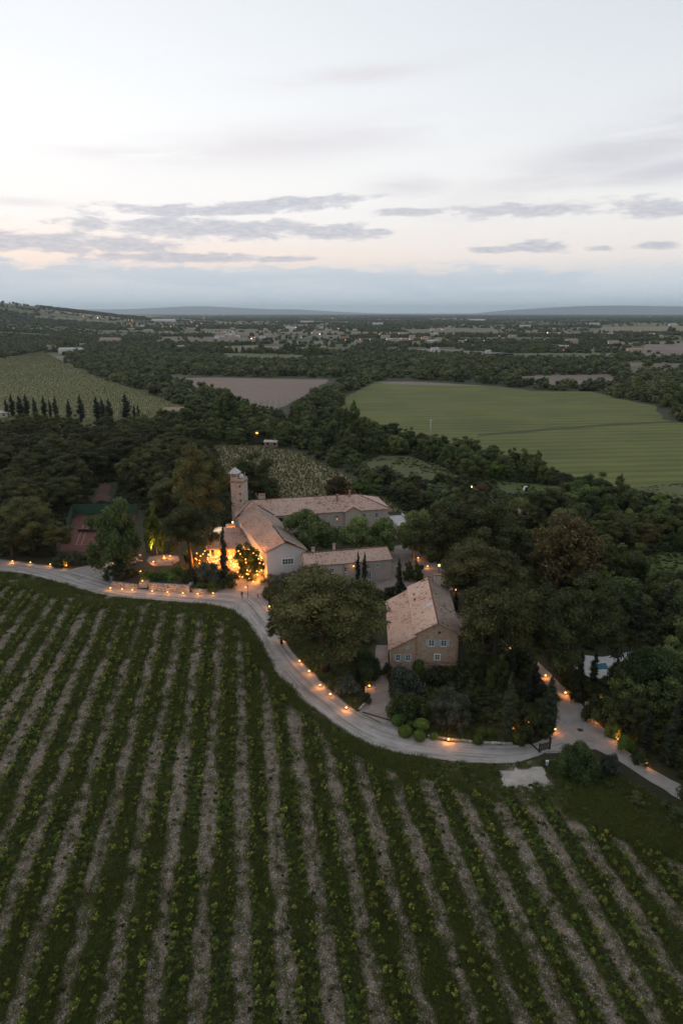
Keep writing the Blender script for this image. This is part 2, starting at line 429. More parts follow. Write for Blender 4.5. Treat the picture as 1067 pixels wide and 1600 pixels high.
M['plough'] = field_mat('ploughed_earth', (.16, .12, .10), (.215, .165, .135), 20, 5.0, .25)
M['ploughlow'] = field_mat('stubble', (.13, .11, .085), (.20, .17, .13), 5, 4.0, .25)
M['smallvine'] = field_mat('small_vineyard_soil', (.115, .105, .05), (.21, .18, .115), 60, 2.4, .4, .05)

def patch_mat():
    m, t, b = material('distant_farmland'); p = obj_pos(t)
    c = attr(t, 'fieldcol', 'Color'); n = t.noise(p, .02, 5, .65)
    t.l.new(t.mix(t.math('MULTIPLY', n, .7), c, (.05, .055, .03)), b.inputs[0]); return m
M['patch'] = patch_mat()
M['terrain'] = grass_mat('plain_ground', [(.022, .024, .012), (.034, .038, .018), (.058, .058, .03)], .05, 1.2)
M['farhill'] = plain('far_hills_scrub', (.060, .078, .080), .95, .3, .001)

def wall_mat(name, lo, hi, scale=1.2, stone=0.0):
    m, t, b = material(name); p = obj_pos(t); X, Y, Z = t.sep(p)[:3]
    n = t.noise(p, scale, 6, .65, .4); f = t.noise(p, 9, 3)
    x = t.math('ADD', t.math('MULTIPLY', n, .7), t.math('MULTIPLY', f, .3))
    c = t.ramp(x, [(.32, lo), (.68, hi)])
    if stone:
        vo = t.n.new('ShaderNodeTexVoronoi'); t.l.new(t.vmath('MULTIPLY', p, (1, 1, 1.7)), vo.inputs[0]); vo.inputs['Scale'].default_value = 2.6
        s1 = t.sep(vo.outputs['Color'])[0]
        c = t.mix(stone, c, t.mix(s1, tuple(v * .6 for v in lo), tuple(min(.6, v * 1.35) for v in hi)))
        bump(t, b, t.math('SUBTRACT', 1.0, vo.outputs[0]), .6, .06)
    else: bump(t, b, f, .2, .02)
    t.l.new(c, b.inputs[0]); return m
M['ochre'] = wall_mat('ochre_stone_render', (.28, .20, .14), (.43, .325, .235), .8, .25)
M['rubble'] = wall_mat('rubble_stone', (.16, .11, .085), (.30, .22, .17), .8, .75)
M['white'] = wall_mat('white_render', (.44, .455, .46), (.52, .535, .54), .5)
M['cream'] = wall_mat('cream_render', (.36, .31, .27), (.47, .42, .37), .6)
M['towerstone'] = wall_mat('tower_stone', (.32, .27, .23), (.52, .46, .40), .9, .35)
M['drywall'] = wall_mat('dry_stone_wall', (.20, .18, .155), (.42, .38, .33), .9, .8)
M['quoin'] = plain('quoin_stone', (.28, .20, .145), .9, .4, 3)
M['shutter'] = plain('pale_blue_shutter', (.33, .40, .42), .6, .12, 4)
M['frame'] = plain('white_window_frame', (.62, .62, .60), .6)
M['glass'] = plain('dark_window_glass', (.015, .02, .025), .08, spec=.6)
M['tealglass'] = plain('greenish_window_glass', (.05, .10, .10), .08, spec=.8)
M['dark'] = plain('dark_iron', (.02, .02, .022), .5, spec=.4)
M['wood'] = plain('weathered_wood', (.10, .07, .05), .8, .3, 6)
M['zinc'] = plain('pale_lead_sheet', (.45, .44, .44), .5, .15, 3, spec=.4)
M['terracotta'] = plain('terracotta', (.30, .17, .12), .85, .25, 4)
M['court'] = plain('red_clay_court', (.115, .048, .038), .95, .2, .4)
M['courtline'] = plain('court_line_paint', (.24, .15, .13), .9)
M['screen'] = plain('green_windbreak', (.035, .085, .062), .8, .15, 2)
M['water'] = plain('pool_water', (.05, .17, .20), .05, spec=.8)
M['poolstone'] = plain('pale_pool_paving', (.42, .42, .42), .8, .15, 1)
M['black'] = plain('black_cloth', (.012, .012, .014), .8)
M['skin'] = plain('skin', (.42, .25, .18), .6)
M['canvas'] = plain('cream_canvas', (.62, .56, .46), .8)
M['lampglow'] = glow('lamp_glow', (1.0, .44, .12), 4.5)
M['bulbglow'] = glow('string_bulb_glow', (1.0, .39, .09), 3.4)
M['flame'] = glow('flame', (1.0, .44, .08), 2.2)
M['farglow'] = glow('distant_lamp_glow', (1.0, .48, .20), 2.0)
M['farred'] = glow('distant_red_glow', (1.0, .36, .24), 1.7)
M['farwhite'] = glow('distant_white_glow', (1.0, .80, .60), 3)

def tile_mat(name, cols):
    m, t, b = material(name); p = obj_pos(t)
    x = t.math('ADD', attr(t, 'tint'), t.math('MULTIPLY', t.math('SUBTRACT', t.noise(p, 3, 4), .5), .25), clamp=True)
    t.l.new(t.ramp(x, [(0, cols[0]), (.22, cols[1]), (.55, cols[2]), (1, cols[3])]), b.inputs[0]); return m
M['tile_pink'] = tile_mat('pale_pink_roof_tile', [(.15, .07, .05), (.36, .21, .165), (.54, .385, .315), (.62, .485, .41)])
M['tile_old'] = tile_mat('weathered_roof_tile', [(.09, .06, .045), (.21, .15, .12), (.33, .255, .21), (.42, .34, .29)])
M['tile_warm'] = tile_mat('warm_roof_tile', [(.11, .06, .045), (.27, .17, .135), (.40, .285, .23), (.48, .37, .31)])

# ============================================================ GROUND
def geo_lines(lim, first, grow):
    a = [0.0]; st = first
    while a[-1] < lim: a.append(a[-1] + st); st *= grow
    a[-1] = lim
    return a
_gx = geo_lines(42000, 60, 1.12); GX = np.array([-v for v in _gx[::-1]] + _gx[1:])
GY = np.array([v - 900 for v in geo_lines(42900, 60, 1.10)])
XX, YY = np.meshgrid(GX, GY); nx, ny = len(GX), len(GY)
ZZ = ground_z(XX, YY) - 0.6 * np.clip((YY - 700) / 400, 0, 1) - .05
V = np.stack([XX.ravel(), YY.ravel(), ZZ.ravel()], 1)
ii, jj = np.meshgrid(np.arange(nx - 1), np.arange(ny - 1)); a = (jj * nx + ii).ravel()
put('ground', np_mesh('ground', V, np.stack([a, a + 1, a + nx + 1, a + nx], 1), M['terrain']), kind='structure')

def jitter_poly(P, amp, step):
    if amp <= 0: return P
    out = []; n = len(P)
    for i in range(n):
        a = Vector(P[i]); b = Vector(P[(i + 1) % n]); L = (b - a).length; q = max(1, int(L / step))
        for j in range(q):
            p = a.lerp(b, j / q)
            ox = (float(vnoise(p.x * .35 / step * 2, p.y * .35 / step * 2)) - .5) + (rnd.random() - .5) * .5
            oy = (float(vnoise(p.y * .35 / step * 2 + 9, p.x * .35 / step * 2)) - .5) + (rnd.random() - .5) * .5
            out.append((p.x + ox * amp, p.y + oy * amp))
    return out
def sheet(name, px, z, mat, amp=0.0, step=1.0, ground=False, kind='structure', thick=0.0):
    P = px if ground else [G(u, v) for u, v in px]
    P = jitter_poly(P, amp, step)
    tris = tessellate_polygon([[Vector((x, y, 0)) for x, y in P]])
    mb = MB(); mb.v = [(x, y, z) for x, y in P]
    for t in tris:
        a, b, c = t; p, q, r = P[a], P[b], P[c]
        if (q[0] - p[0]) * (r[1] - p[1]) - (q[1] - p[1]) * (r[0] - p[0]) < 0: b, c = c, b
        mb.f.append((a, b, c)); mb.m.append(0)
    if thick:
        n = len(P); mb.v += [(x, y, z - thick) for x, y in P]
        for i in range(n): mb.f.append((i, (i + 1) % n, n + (i + 1) % n, n + i)); mb.m.append(0)
    return mb.build(name, mat, kind=kind)

ROAD_NEAR = [(-90, 888), (0, 893), (50, 899), (100, 913), (150, 928), (200, 935), (270, 940), (330, 946), (365, 955), (392, 980), (408, 1010), (430, 1050), (460, 1085), (500, 1115), (540, 1145), (580, 1168), (630, 1180), (680, 1187), (740, 1193), (790, 1194), (825, 1188), (850, 1178), (880, 1174)]
ROAD_FAR = [(-90, 869), (0, 874), (50, 880), (100, 888), (152, 903), (205, 918), (272, 924), (335, 925), (385, 927), (418, 958), (438, 990), (459, 1020), (486, 1048), (524, 1085), (561, 1113), (600, 1131), (645, 1148), (690, 1157), (740, 1162), (790, 1165), (830, 1162), (860, 1150), (882, 1130)]
RIGHT_ROAD = [(862, 1080), (872, 1110), (866, 1145), (840, 1160), (852, 1178), (880, 1176), (930, 1172), (960, 1186), (1000, 1211), (1035, 1233), (1090, 1268), (1150, 1300), (1170, 1285), (1090, 1240), (1045, 1218), (1010, 1198), (985, 1178), (950, 1145), (921, 1114), (905, 1097), (887, 1079)]
UPPER_PATH = [(862, 1081), (840, 1054), (815, 1032), (793, 1010), (770, 990), (782, 986), (802, 1003), (832, 1027), (858, 1051), (875, 1069), (888, 1080)]
DRIVEWAY = [(560, 1113), (572, 1098), (571, 1066), (584, 1040), (588, 1008), (607, 1008), (606, 1052), (608, 1085), (620, 1118), (640, 1146), (600, 1131)]
VINEYARD = [(-700, 900), (-90, 889), (0, 894), (50, 900), (100, 914), (150, 929), (200, 936), (270, 941), (330, 947), (364, 956), (391, 981), (407, 1011), (429, 1051), (459, 1086), (499, 1116), (539, 1146), (579, 1169), (629, 1181), (679, 1188), (740, 1194), (790, 1195), (825, 1190), (870, 1190), (960, 1215), (1100, 1290), (1300, 1400), (1900, 2400), (-1400, 2400)]
PLAZA = [(338, 926), (350, 910), (368, 898), (414, 895), (420, 912), (418, 935), (424, 962), (440, 992), (405, 985), (370, 955)]
DRIVE_LEFT = [(95, 893), (128, 886), (160, 878), (176, 872), (180, 884), (176, 902), (176, 918), (150, 915), (118, 905)]
sheet('vineyard_ground', VINEYARD, 0.010, M['vineyard'], .5, 3)
sheet('gravel_plaza', PLAZA, .016, M['gravel'], .25, 1)
sheet('gravel_entrance', DRIVE_LEFT, .020, M['gravel'], .3, 1)
sheet('garden_path', UPPER_PATH, .024, M['warmgravel'], .2, 1)
sheet('side_road', RIGHT_ROAD, .028, M['gravel'], .3, 1.2)
sheet('driveway', DRIVEWAY, .032, M['warmgravel'], .15, 1)
# main road: ribbon with across/along coordinates
def ribbon(name, near, far, z, mat, sub=5, across=6, amp=.25):
    A = [Vector(G(*p)) for p in near]; B = [Vector(G(*p)) for p in far]
    def cr(P, t):
        i = min(int(t), len(P) - 2); f = t - i
        p0, p1, p2, p3 = P[max(i - 1, 0)], P[i], P[i + 1], P[min(i + 2, len(P) - 1)]
        return .5 * ((2 * p1) + (p2 - p0) * f + (2 * p0 - 5 * p1 + 4 * p2 - p3) * f * f + (3 * p1 - p0 - 3 * p2 + p3) * f ** 3)
    vs, fs, uvs = [], [], []; L = 0; last = None; rows = (len(A) - 1) * sub + 1
    for i in range(rows):
        t = i / sub; a = cr(A, t); b = cr(B, t); c = (a + b) / 2
        if last is not None: L += (c - last).length
        last = c
        for j in range(across + 1):
            f = j / across; p = a.lerp(b, f)
            if j in (0, across):
                g = (float(vnoise(p.x * .9, p.y * .9)) - .5) * amp * 2; dr = (a - b).normalized() * (1 if j == 0 else -1); p = p + dr * g
            vs.append((p.x, p.y, z)); uvs.append((f, L))
    for i in range(rows - 1):
        for j in range(across):
            n = i * (across + 1) + j; fs.append((n, n + across + 1, n + across + 2, n + 1))
    mb = MB(); mb.v = vs; mb.f = [f[::-1] for f in fs]; mb.m = [0] * len(fs); o = mb.build(name, mat, kind='structure')
    ul = o.data.uv_layers.new(name='UVMap')
    for l in o.data.loops: ul.data[l.index].uv = uvs[l.vertex_index]
    # make sure it faces up
    if o.data.polygons[0].normal.z < 0: o.data.flip_normals()
    return o
ribbon('road', ROAD_NEAR, ROAD_FAR, .036, M['road'])
sheet('concrete_pad', [(774, 1201), (848, 1199), (863, 1227), (784, 1232)], .050, M['concrete'], 1.5, .7)
sheet('pale_gravel_patch', [(750, 1198), (800, 1196), (858, 1204), (885, 1226), (860, 1236), (780, 1236), (765, 1222)], .020, M['drysoil'], .9, 1)
sheet('dry_verge', [(-90, 890), (0, 894), (60, 902), (110, 918), (150, 930), (120, 936), (60, 915), (0, 903), (-90, 897)], .014, M['dryverge'], .8, 1.5)
sheet('dry_verge', [(840, 1186), (880, 1190), (930, 1215), (960, 1240), (900, 1250), (860, 1240), (835, 1215), (810, 1200)], .018, M['dryverge'], 1.2, 1.5)
sheet('road_verge', [(364, 957), (391, 982), (407, 1012), (429, 1052), (459, 1087), (499, 1117), (539, 1147), (579, 1170), (629, 1182), (740, 1195), (800, 1196), (800, 1202), (700, 1200), (620, 1192), (560, 1172), (500, 1132), (450, 1094), (420, 1056), (400, 1020), (384, 988)], .014, M['dryverge'], .5, 1.2)
# garden floors
sheet('garden_bed', [(418, 958), (438, 990), (459, 1020), (486, 1048), (524, 1085), (561, 1113), (570, 1100), (571, 1066), (586, 1030), (588, 960), (560, 925), (430, 915)], .012, M['garden'], .3, 1)
sheet('garden_bed', [(622, 1119), (645, 1146), (690, 1156), (740, 1161), (790, 1164), (830, 1161), (862, 1146), (868, 1110), (845, 1070), (790, 1020), (720, 1055), (608, 1056)], .012, M['garden'], .3, 1)
sheet('garden_lawn', [(655, 1075), (735, 1068), (760, 1090), (700, 1112), (655, 1112)], .018, M['lawn'], .4, 1)
sheet('clearing_lawn', [(985, 868), (1040, 862), (1110, 870), (1120, 905), (1060, 905), (1005, 900)], .018, M['lawn'], 1, 3)
sheet('clearing_lawn', [(770, 752), (800, 750), (850, 758), (905, 764), (900, 777), (850, 776), (790, 774)], .018, M['lawn'], 1, 3)
sheet('courtyard', [(455, 875), (640, 850), (700, 885), (720, 920), (640, 935), (600, 925), (560, 905), (480, 905)], .012, M['warmgravel'], .5, 2)
sheet('woodland_path', [(142, 786), (154, 764), (164, 752), (172, 752), (172, 775), (168, 790)], .016, M['redearth'], 1.5, 2)
# ---- fields
F_LEFT = [(-200, 575), (0, 561), (68, 549), (112, 572), (150, 590), (205, 606), (292, 636), (300, 652), (200, 665), (0, 665), (-200, 665)]
F_BROWN = [(240, 591), (340, 590), (430, 592), (516, 593), (490, 610), (455, 630), (430, 640), (385, 640), (345, 616), (290, 600)]
F_BIG = [(588, 596), (640, 596), (720, 600), (780, 604), (830, 611), (925, 612), (960, 622), (1022, 634), (1035, 655), (1100, 668), (1180, 680), (1180, 800), (1067, 782), (1000, 772), (920, 752), (840, 728), (760, 705), (690, 690), (640, 684), (590, 672), (530, 645), (540, 620)]
F_SMALL = [(330, 696), (420, 697), (470, 708), (520, 732), (560, 756), (640, 800), (440, 800), (350, 745)]
F_CLEAR = [(560, 722), (590, 712), (640, 712), (695, 730), (720, 748), (690, 755), (630, 752), (585, 745)]
sheet('left_field', F_LEFT, .10, M['leftfield'], 2, 8)
sheet('ploughed_field', F_BROWN, .10, M['plough'], 3, 8)
sheet('crop_field', F_BIG, .10, M['bigfield'], 2.5, 8)
sheet('small_vineyard_ground', F_SMALL, .06, M['smallvine'], 1, 4)
sheet('rough_meadow', F_CLEAR, .05, M['meadow'], 1, 4)
sheet('field_track', [(744, 679), (850, 670), (960, 662), (1180, 652), (1180, 655), (960, 665), (850, 673.5), (748, 682)], .16, grass_mat('track_grass', [(.035, .045, .015), (.05, .06, .022), (.07, .07, .03)], .1), 1.2, 4)
sheet('bare_headland', [(590, 596), (660, 597), (760, 603.5), (700, 603), (600, 600.5)], .16, M['ploughlow'], 2, 8)
sheet('bare_headland', [(385, 640), (430, 640), (470, 622), (440, 624), (395, 628)], .16, M['ploughlow'], 2, 6)
sheet('meadow_edge', [(960, 764), (1067, 756), (1180, 770), (1180, 800), (1067, 783), (1010, 775)], .16, M['meadow'], 1.5, 6)

# ---- farmland to the horizon: jittered parcels with a colour each
FARCOL = {'green': (.075, .095, .035), 'pale': (.16, .155, .085), 'tan': (.19, .165, .115), 'brown': (.15, .12, .095), 'olive': (.10, .105, .05), 'wood': (.03, .036, .018)}
ys = [640.0]
while ys[-1] < 26000: ys.append(ys[-1] + max(70, ys[-1] * .085))
NXC = 46
fv, ff, fc, parcels = [], [], [], []
frr = np.random.default_rng(11)
for r_, y_ in enumerate(ys):
    for c_ in range(-NXC // 2, NXC // 2 + 1):
        W = 110 + y_ * .075
        x_ = (c_ + .5 * (r_ % 2) * .6) * W + frr.normal() * W * .12; yy_ = y_ + (frr.normal() * y_ * .010 if 0 < r_ else 0)
        fv.append((x_, yy_, float(ground_z(x_, yy_)) + .02))
ncol = len(range(-NXC // 2, NXC // 2 + 1))
for r_ in range(len(ys) - 1):
    for c_ in range(ncol - 1):
        n = r_ * ncol + c_; q = (n, n + 1, n + ncol + 1, n + ncol); ff.append(q)
        P = [fv[i] for i in q]; cx = sum(p[0] for p in P) / 4; cy = sum(p[1] for p in P) / 4
        wood = float(fbm(cx / 420 + 3, cy / 520, 3)); pw = .30 + .12 * (cy < 1300)
        if cx < -700 and 2300 < cy < 5200: pw = .22      # pale open hillside on the left
        if cx > 250 and 1100 < cy < 2600: pw -= .12
        if frr.random() < pw * (.55 + wood * .9): typ = 'wood'
        else: typ = frr.choice(['green', 'pale', 'tan', 'brown', 'olive', 'green'])
        c = np.array(FARCOL[str(typ)]) * (.8 + .4 * frr.random()); fc.append((c[0], c[1], c[2], 1)); parcels.append((typ, P, cx, cy))
fme = np_mesh('farmland', fv, np.array(ff), M['patch'], {'fieldcol': ('FACE', np.array(fc))})
put('farmland', fme, kind='structure')
EXPL = []    # explicit far fields, pixel polygons
def far_sheet(name, px, col):
    m = plain('soil_of_' + name, col, .95, .25, .02)
    P = [G(*p) for p in px]; EXPL.append(P); sheet(name, jitter_poly(P, 4, 14), .45, m, ground=True)
far_sheet('pale_strip_field', [(335, 541), (430, 541), (545, 546), (545, 551), (430, 548), (370, 550)], (.15, .14, .08))
far_sheet('green_strip_field', [(350, 552), (440, 554), (530, 556), (530, 563), (440, 566), (345, 562)], (.085, .10, .04))
far_sheet('fallow_field', [(640, 545), (700, 546), (800, 552), (800, 557), (700, 555), (640, 551)], (.15, .135, .115))
far_sheet('green_strip_field', [(760, 553), (900, 552), (960, 555), (960, 561), (860, 563), (760, 560)], (.095, .105, .045))
far_sheet('brown_strip_field', [(810, 588), (955, 586), (962, 600), (880, 603), (815, 599)], (.16, .13, .105))
far_sheet('pale_right_field', [(940, 511), (1100, 509), (1100, 519), (1000, 521), (930, 518)], (.17, .155, .09))
far_sheet('pinkish_field', [(1000, 538), (1100, 538), (1100, 553), (1015, 552)], (.17, .14, .12))
far_sheet('pale_middle_field', [(620, 516), (700, 513), (780, 514), (760, 519), (650, 521)], (.13, .125, .07))
far_sheet('hillside_vineyard', [(-60, 492), (60, 488), (200, 490), (280, 497), (180, 503), (60, 504), (-60, 506)], (.11, .115, .055))

# ---- hills on the horizon
def hill(name, x0, x1, y0, depth, prof, mat):
    n = 90; vs = []; mz = 12
    for j in range(mz + 1):
        f = j / mz; env = math.sin(math.pi * min(1, f * .5 / .5)) if f < 1 else 0
        env = math.sin(math.pi * f)
        for i in range(n + 1):
            t = i / n; x = x0 + (x1 - x0) * t
            h = prof(t) * env * (1 + .12 * (float(fbm(t * 22, f * 4 + 2)) - .5)) - 3
            vs.append((x, y0 + depth * f, h))
    a = np.array([j * (n + 1) + i for j in range(mz) for i in range(n)])
    put(name, np_mesh(name, vs, np.stack([a, a + 1, a + n + 2, a + n + 1], 1), mat, smooth=True), kind='structure')
def bumpf(t, c, wd): return math.exp(-((t - c) / wd) ** 2)
hill('hills', -19000, 2400, 31000, 6000, lambda t: 1.5 * (95 + 125 * bumpf(t, .58, .13) + 40 * bumpf(t, .3, .2) + 25 * bumpf(t, .8, .1)) * min(1, t * 6, (1 - t) * 5), M['farhill'])
hill('hills', 6400, 30000, 30000, 6000, lambda t: (345 + 14 * math.sin(t * 9)) * min(1, t * 4.5) ** .6 * min(1, (1 - t) * 4), M['farhill'])

# ============================================================ LEAF AND TREE MESHES
def leaf_cloud(clumps, per, size, seed, up=.25, aspect=1.0, shell=(.62, 1.18), tri=True, coretint=.12, core=.66):
    """clumps: (cx,cy,cz,rx,ry,rz,tint); returns V, F(tri), tint per vertex"""
    r = np.random.default_rng(seed); Vs, Fs, Ts = [], [], []; n0 = 0
    for (cx, cy, cz, rx, ry, rz, tn) in clumps:
        n = max(6, int(per * (rx * ry + rx * rz) * .5 / .09))
        dv = r.normal(size=(n, 3)); dv[:, 2] += up; dv /= np.linalg.norm(dv, axis=1, keepdims=True)
        rad = r.uniform(shell[0], shell[1], (n, 1))
        P = np.array([cx, cy, cz]) + dv * rad * np.array([rx, ry, rz])
        nr = dv * .6 + r.normal(size=(n, 3)) * .7; nr /= np.linalg.norm(nr, axis=1, keepdims=True)
        a = np.cross(nr, r.normal(size=(n, 3))); a /= np.linalg.norm(a, axis=1, keepdims=True) + 1e-9; b = np.cross(nr, a)
        s = size * r.uniform(.6, 1.45, (n, 1))
        T = np.clip(tn + r.normal(size=n) * .22, 0, 1)
        p0 = P - a * s * .55 * aspect; p1 = P + a * s * .55 * aspect; p2 = P + b * s; p3 = P - b * s
        Vs.append(np.stack([p0, p3, p1, p2], 1).reshape(-1, 3))
        k0 = n0 + np.arange(n) * 4
        Fs.append(np.stack([np.stack([k0, k0 + 1, k0 + 2], 1), np.stack([k0, k0 + 2, k0 + 3], 1)], 1).reshape(-1, 3)); Ts.append(np.repeat(T, 4)); n0 += n * 4
        # inner solid of the clump: 8x4 ball
        if core:
            m = MB(); m.ball((cx, cy, cz), rx * core, ry * core, rz * core, seg=8, ring=5)
            vv = np.array(m.v); vv += r.normal(size=vv.shape) * .04 * min(rx, rz)
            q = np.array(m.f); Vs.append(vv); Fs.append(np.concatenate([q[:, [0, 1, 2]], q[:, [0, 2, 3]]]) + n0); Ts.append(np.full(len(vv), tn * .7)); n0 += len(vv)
    return np.concatenate(Vs), np.concatenate(Fs), np.concatenate(Ts)
def cloud_mesh(name, mat, *a, **kw):
    V_, F_, T_ = leaf_cloud(*a, **kw); return np_mesh(name, V_, F_, mat, {'tint': ('POINT', T_)})
def dome_clumps(seed, n, R_, z0, z1, cr, zr, flat=1.0, under=-.15, inner=.3):
    """clumps over a domed crown of radius R_ between heights z0 and z1"""
    r = np.random.default_rng(seed); L = []
    off = r.uniform(-1, 1, 3) * .12
    for i in range(n):
        while True:
            dv = r.normal(size=3); dv /= np.linalg.norm(dv)
            if dv[2] > under: break
        rr = r.uniform(.62, .92) * (1 + .22 * math.sin(3 * math.atan2(dv[1], dv[0]) + seed)) if r.random() > inner else r.uniform(.1, .6)
        zc = z0 + (z1 - z0) * .28
        x = dv[0] * R_ * rr * .85 + off[0]; y = dv[1] * R_ * rr * .85 + off[1]; z = zc + dv[2] * (z1 - zc - zr * .8) * rr * flat
        s = r.uniform(.7, 1.25)
        L.append((x, y, z, cr * s, cr * s * r.uniform(.85, 1.15), zr * s, float(np.clip(r.normal(.5, .17), .1, .95))))
    return L
def trunk_mesh(name, mat, h, r0, targets, seed, lean=0.0, fork=.45):
    rr = random.Random(seed); mb = MB()
    pts = [(0, 0, -.3)]; rad = [r0 * 1.25]
    for i in range(1, 6):
        f = i / 5; pts.append((lean * f + rr.uniform(-.15, .15) * f, rr.uniform(-.15, .15) * f, h * f)); rad.append(r0 * (1 - .6 * f))
    mb.tube(pts, rad, 8)
    for t in targets:
        f = rr.uniform(fork, .95); i = f * 5; a = pts[int(i)]; b = pts[min(5, int(i) + 1)]; g = i - int(i)
        s = tuple(a[q] + (b[q] - a[q]) * g for q in range(3)); md = tuple((s[q] + t[q]) / 2 + (rr.uniform(-.3, .3) if q < 2 else -.25) for q in range(3))
        mb.tube([s, md, t], [r0 * .38, r0 * .25, r0 * .1], 5)
    me = mb.build(name, mat, smooth=True); d_ = me.data; bpy.data.objects.remove(me); return d_
# protos: kind -> list of (crown mesh, trunk mesh); nominal size h (height), r (radius)
PROTO = {}; NOM = {}
def add_proto(kind, crown, trunk): PROTO.setdefault(kind, []).append((crown, trunk))
# Aleppo / umbrella pines, nominal h 12, r 5
NOM['pine'] = (12.0, 5.0)
for i in range(5):
    cl = dome_clumps(100 + i, 66, 5.0, 3.2, 12.0, 1.05, .70, under=-.45, inner=.25)
    c_ = cloud_mesh('pine_crown', M['pine'], cl, 30, .17, 50 + i, aspect=.55, up=.45)
    t_ = trunk_mesh('pine_trunk', M['bark'], 8.6, .34, [(c[0], c[1], c[2]) for c in cl[::4]], i, rnd.uniform(-.9, .9))
    add_proto('pine', c_, t_)
NOM['oak'] = (9.0, 4.2)
for i in range(5):
    cl = dome_clumps(200 + i, 58, 4.2, .6, 9.0, .95, .85, under=-.75, inner=.2)
    c_ = cloud_mesh('oak_crown', M['oak'], cl, 28, .17, 80 + i, aspect=.9)
    t_ = trunk_mesh('oak_trunk', M['bark'], 6.0, .28, [(c[0], c[1], c[2]) for c in cl[::5]], 20 + i)
    add_proto('oak', c_, t_)
for kd, mt, s in (('plane', 'plane', 300), ('russet', 'russet', 310), ('lime', 'lime', 320), ('olive', 'olive', 330)):
    NOM[kd] = (9.0, 4.2)
    for i in range(2):
        cl = dome_clumps(s + i, 64, 4.2, 2.0 if kd != 'olive' else .8, 9.0, .95, .8, under=-.55, inner=.2)
        add_proto(kd, cloud_mesh(kd + '_crown', M[mt], cl, 28, .19 if kd != 'olive' else .15, s + i, aspect=.9 if kd != 'olive' else .5),
                  trunk_mesh(kd + '_trunk', M['palebark'] if kd != 'russet' else M['bark'], 6.0, .26, [(c[0], c[1], c[2]) for c in cl[::6]], s + i, fork=.3))
NOM['cypress'] = (10.0, 1.2)
for i in range(3):
    r_ = random.Random(i); cl = []
    for j in range(26):
        f = (j + .5) / 26; w_ = 1.2 * (math.sin(math.pi * min(.98, f * .93 + .08)) ** .65) * (1 - f * .35); an = r_.uniform(0, 6.28); o_ = w_ * .28
        cl.append((math.cos(an) * o_, math.sin(an) * o_, .25 + f * 9.2, w_ * .72, w_ * .72, .75 * (1 - f * .3), r_.uniform(.3, .7)))
    add_proto('cypress', cloud_mesh('cypress_crown', M['cypress'], cl, 22, .11, 400 + i, aspect=.5, up=.2), trunk_mesh('cypress_trunk', M['bark'], 4, .16, [], 60 + i))
NOM['poplar'] = (14.0, 2.4)
for i in range(2):
    r_ = random.Random(30 + i); cl = []
    for j in range(34):
        f = (j + .5) / 34; w_ = 2.4 * (math.sin(math.pi * min(.95, f * .85 + .13)) ** .7); an = r_.uniform(0, 6.28); o_ = w_ * .5
        cl.append((math.cos(an) * o_, math.sin(an) * o_, 1.0 + f * 12.4, w_ * .45, w_ * .45, .9, r_.uniform(.25, .75)))
    add_proto('poplar', cloud_mesh('poplar_crown', M['oak'], cl, 20, .16, 430 + i), trunk_mesh('poplar_trunk', M['bark'], 9, .25, [], 70 + i))
NOM['shrub'] = (2.0, 1.3); NOM['topiary'] = (1.2, .75); NOM['greyshrub'] = (2.0, 1.3); NOM['limeshrub'] = (2.0, 1.3)
for kd, mt, s in (('shrub', 'shrub', 500), ('greyshrub', 'olive', 510), ('limeshrub', 'topiary', 520)):
    for i in range(3):
        cl = dome_clumps(s + i, 16, 1.3, .1, 2.0, .48, .42, under=-.6, inner=.15)
        add_proto(kd, cloud_mesh(kd + '_leaves', M[mt], cl, 60, .085, s + i), None)
NOM['bush'] = (4.0, 3.4)
for i in range(2):
    cl = dome_clumps(560 + i, 44, 3.4, .1, 4.0, .85, .7, under=-.5, inner=.1)
    add_proto('bush', cloud_mesh('bush_leaves', foliage('bush_leaves', (.020, .030, .010), (.045, .062, .020), (.09, .115, .038)), cl, 60, .105, 560 + i), None)
cl = [(0, 0, .55, .72, .72, .62, .5)]
add_proto('topiary', cloud_mesh('box_ball_leaves', M['topiary'], cl, 420, .05, 540, shell=(.93, 1.03), core=.97), None)

KINDNAME = {'pine': 'pine_tree', 'oak': 'oak_tree', 'plane': 'plane_tree', 'russet': 'russet_tree', 'lime': 'lime_tree', 'olive': 'olive_tree', 'cypress': 'cypress_tree', 'poplar': 'poplar_tree',
            'shrub': 'shrub', 'bush': 'bush', 'topiary': 'box_ball', 'greyshrub': 'lavender_shrub', 'limeshrub': 'green_shrub'}
ALLTREES = []        # (x, y, r) taken ground
def tree(kd, x, y, h, r, label, group=None, var=None, z=None, rz=None, parts=True):
    H0, R0 = NOM[kd]; pr = PROTO[kd][(rnd.randrange(len(PROTO[kd])) if var is None else var) % len(PROTO[kd])]
    z = float(ground_z(x, y)) if z is None else z
    fat = 1.28 if kd == 'cypress' else (1.0 if kd == 'topiary' else 1.14); sc = (r / R0 * fat, r / R0 * fat * rnd.uniform(.92, 1.1), h / H0)
    cat = 'shrub' if pr[1] is None else 'tree'
    rz = rnd.uniform(0, 6.28) if rz is None else rz
    if pr[1] is None or not parts:
        o = put(KINDNAME[kd], pr[0], loc=(x, y, z)); o.rotation_euler = (0, 0, rz); o.scale = sc; tag(o, label, cat, group)
    else:
        o = empty(KINDNAME[kd], (x, y, z), rz, label, cat, group, sc)
        put('trunk', pr[1], o); put('crown', pr[0], o)
    ALLTREES.append((x, y, r)); return o
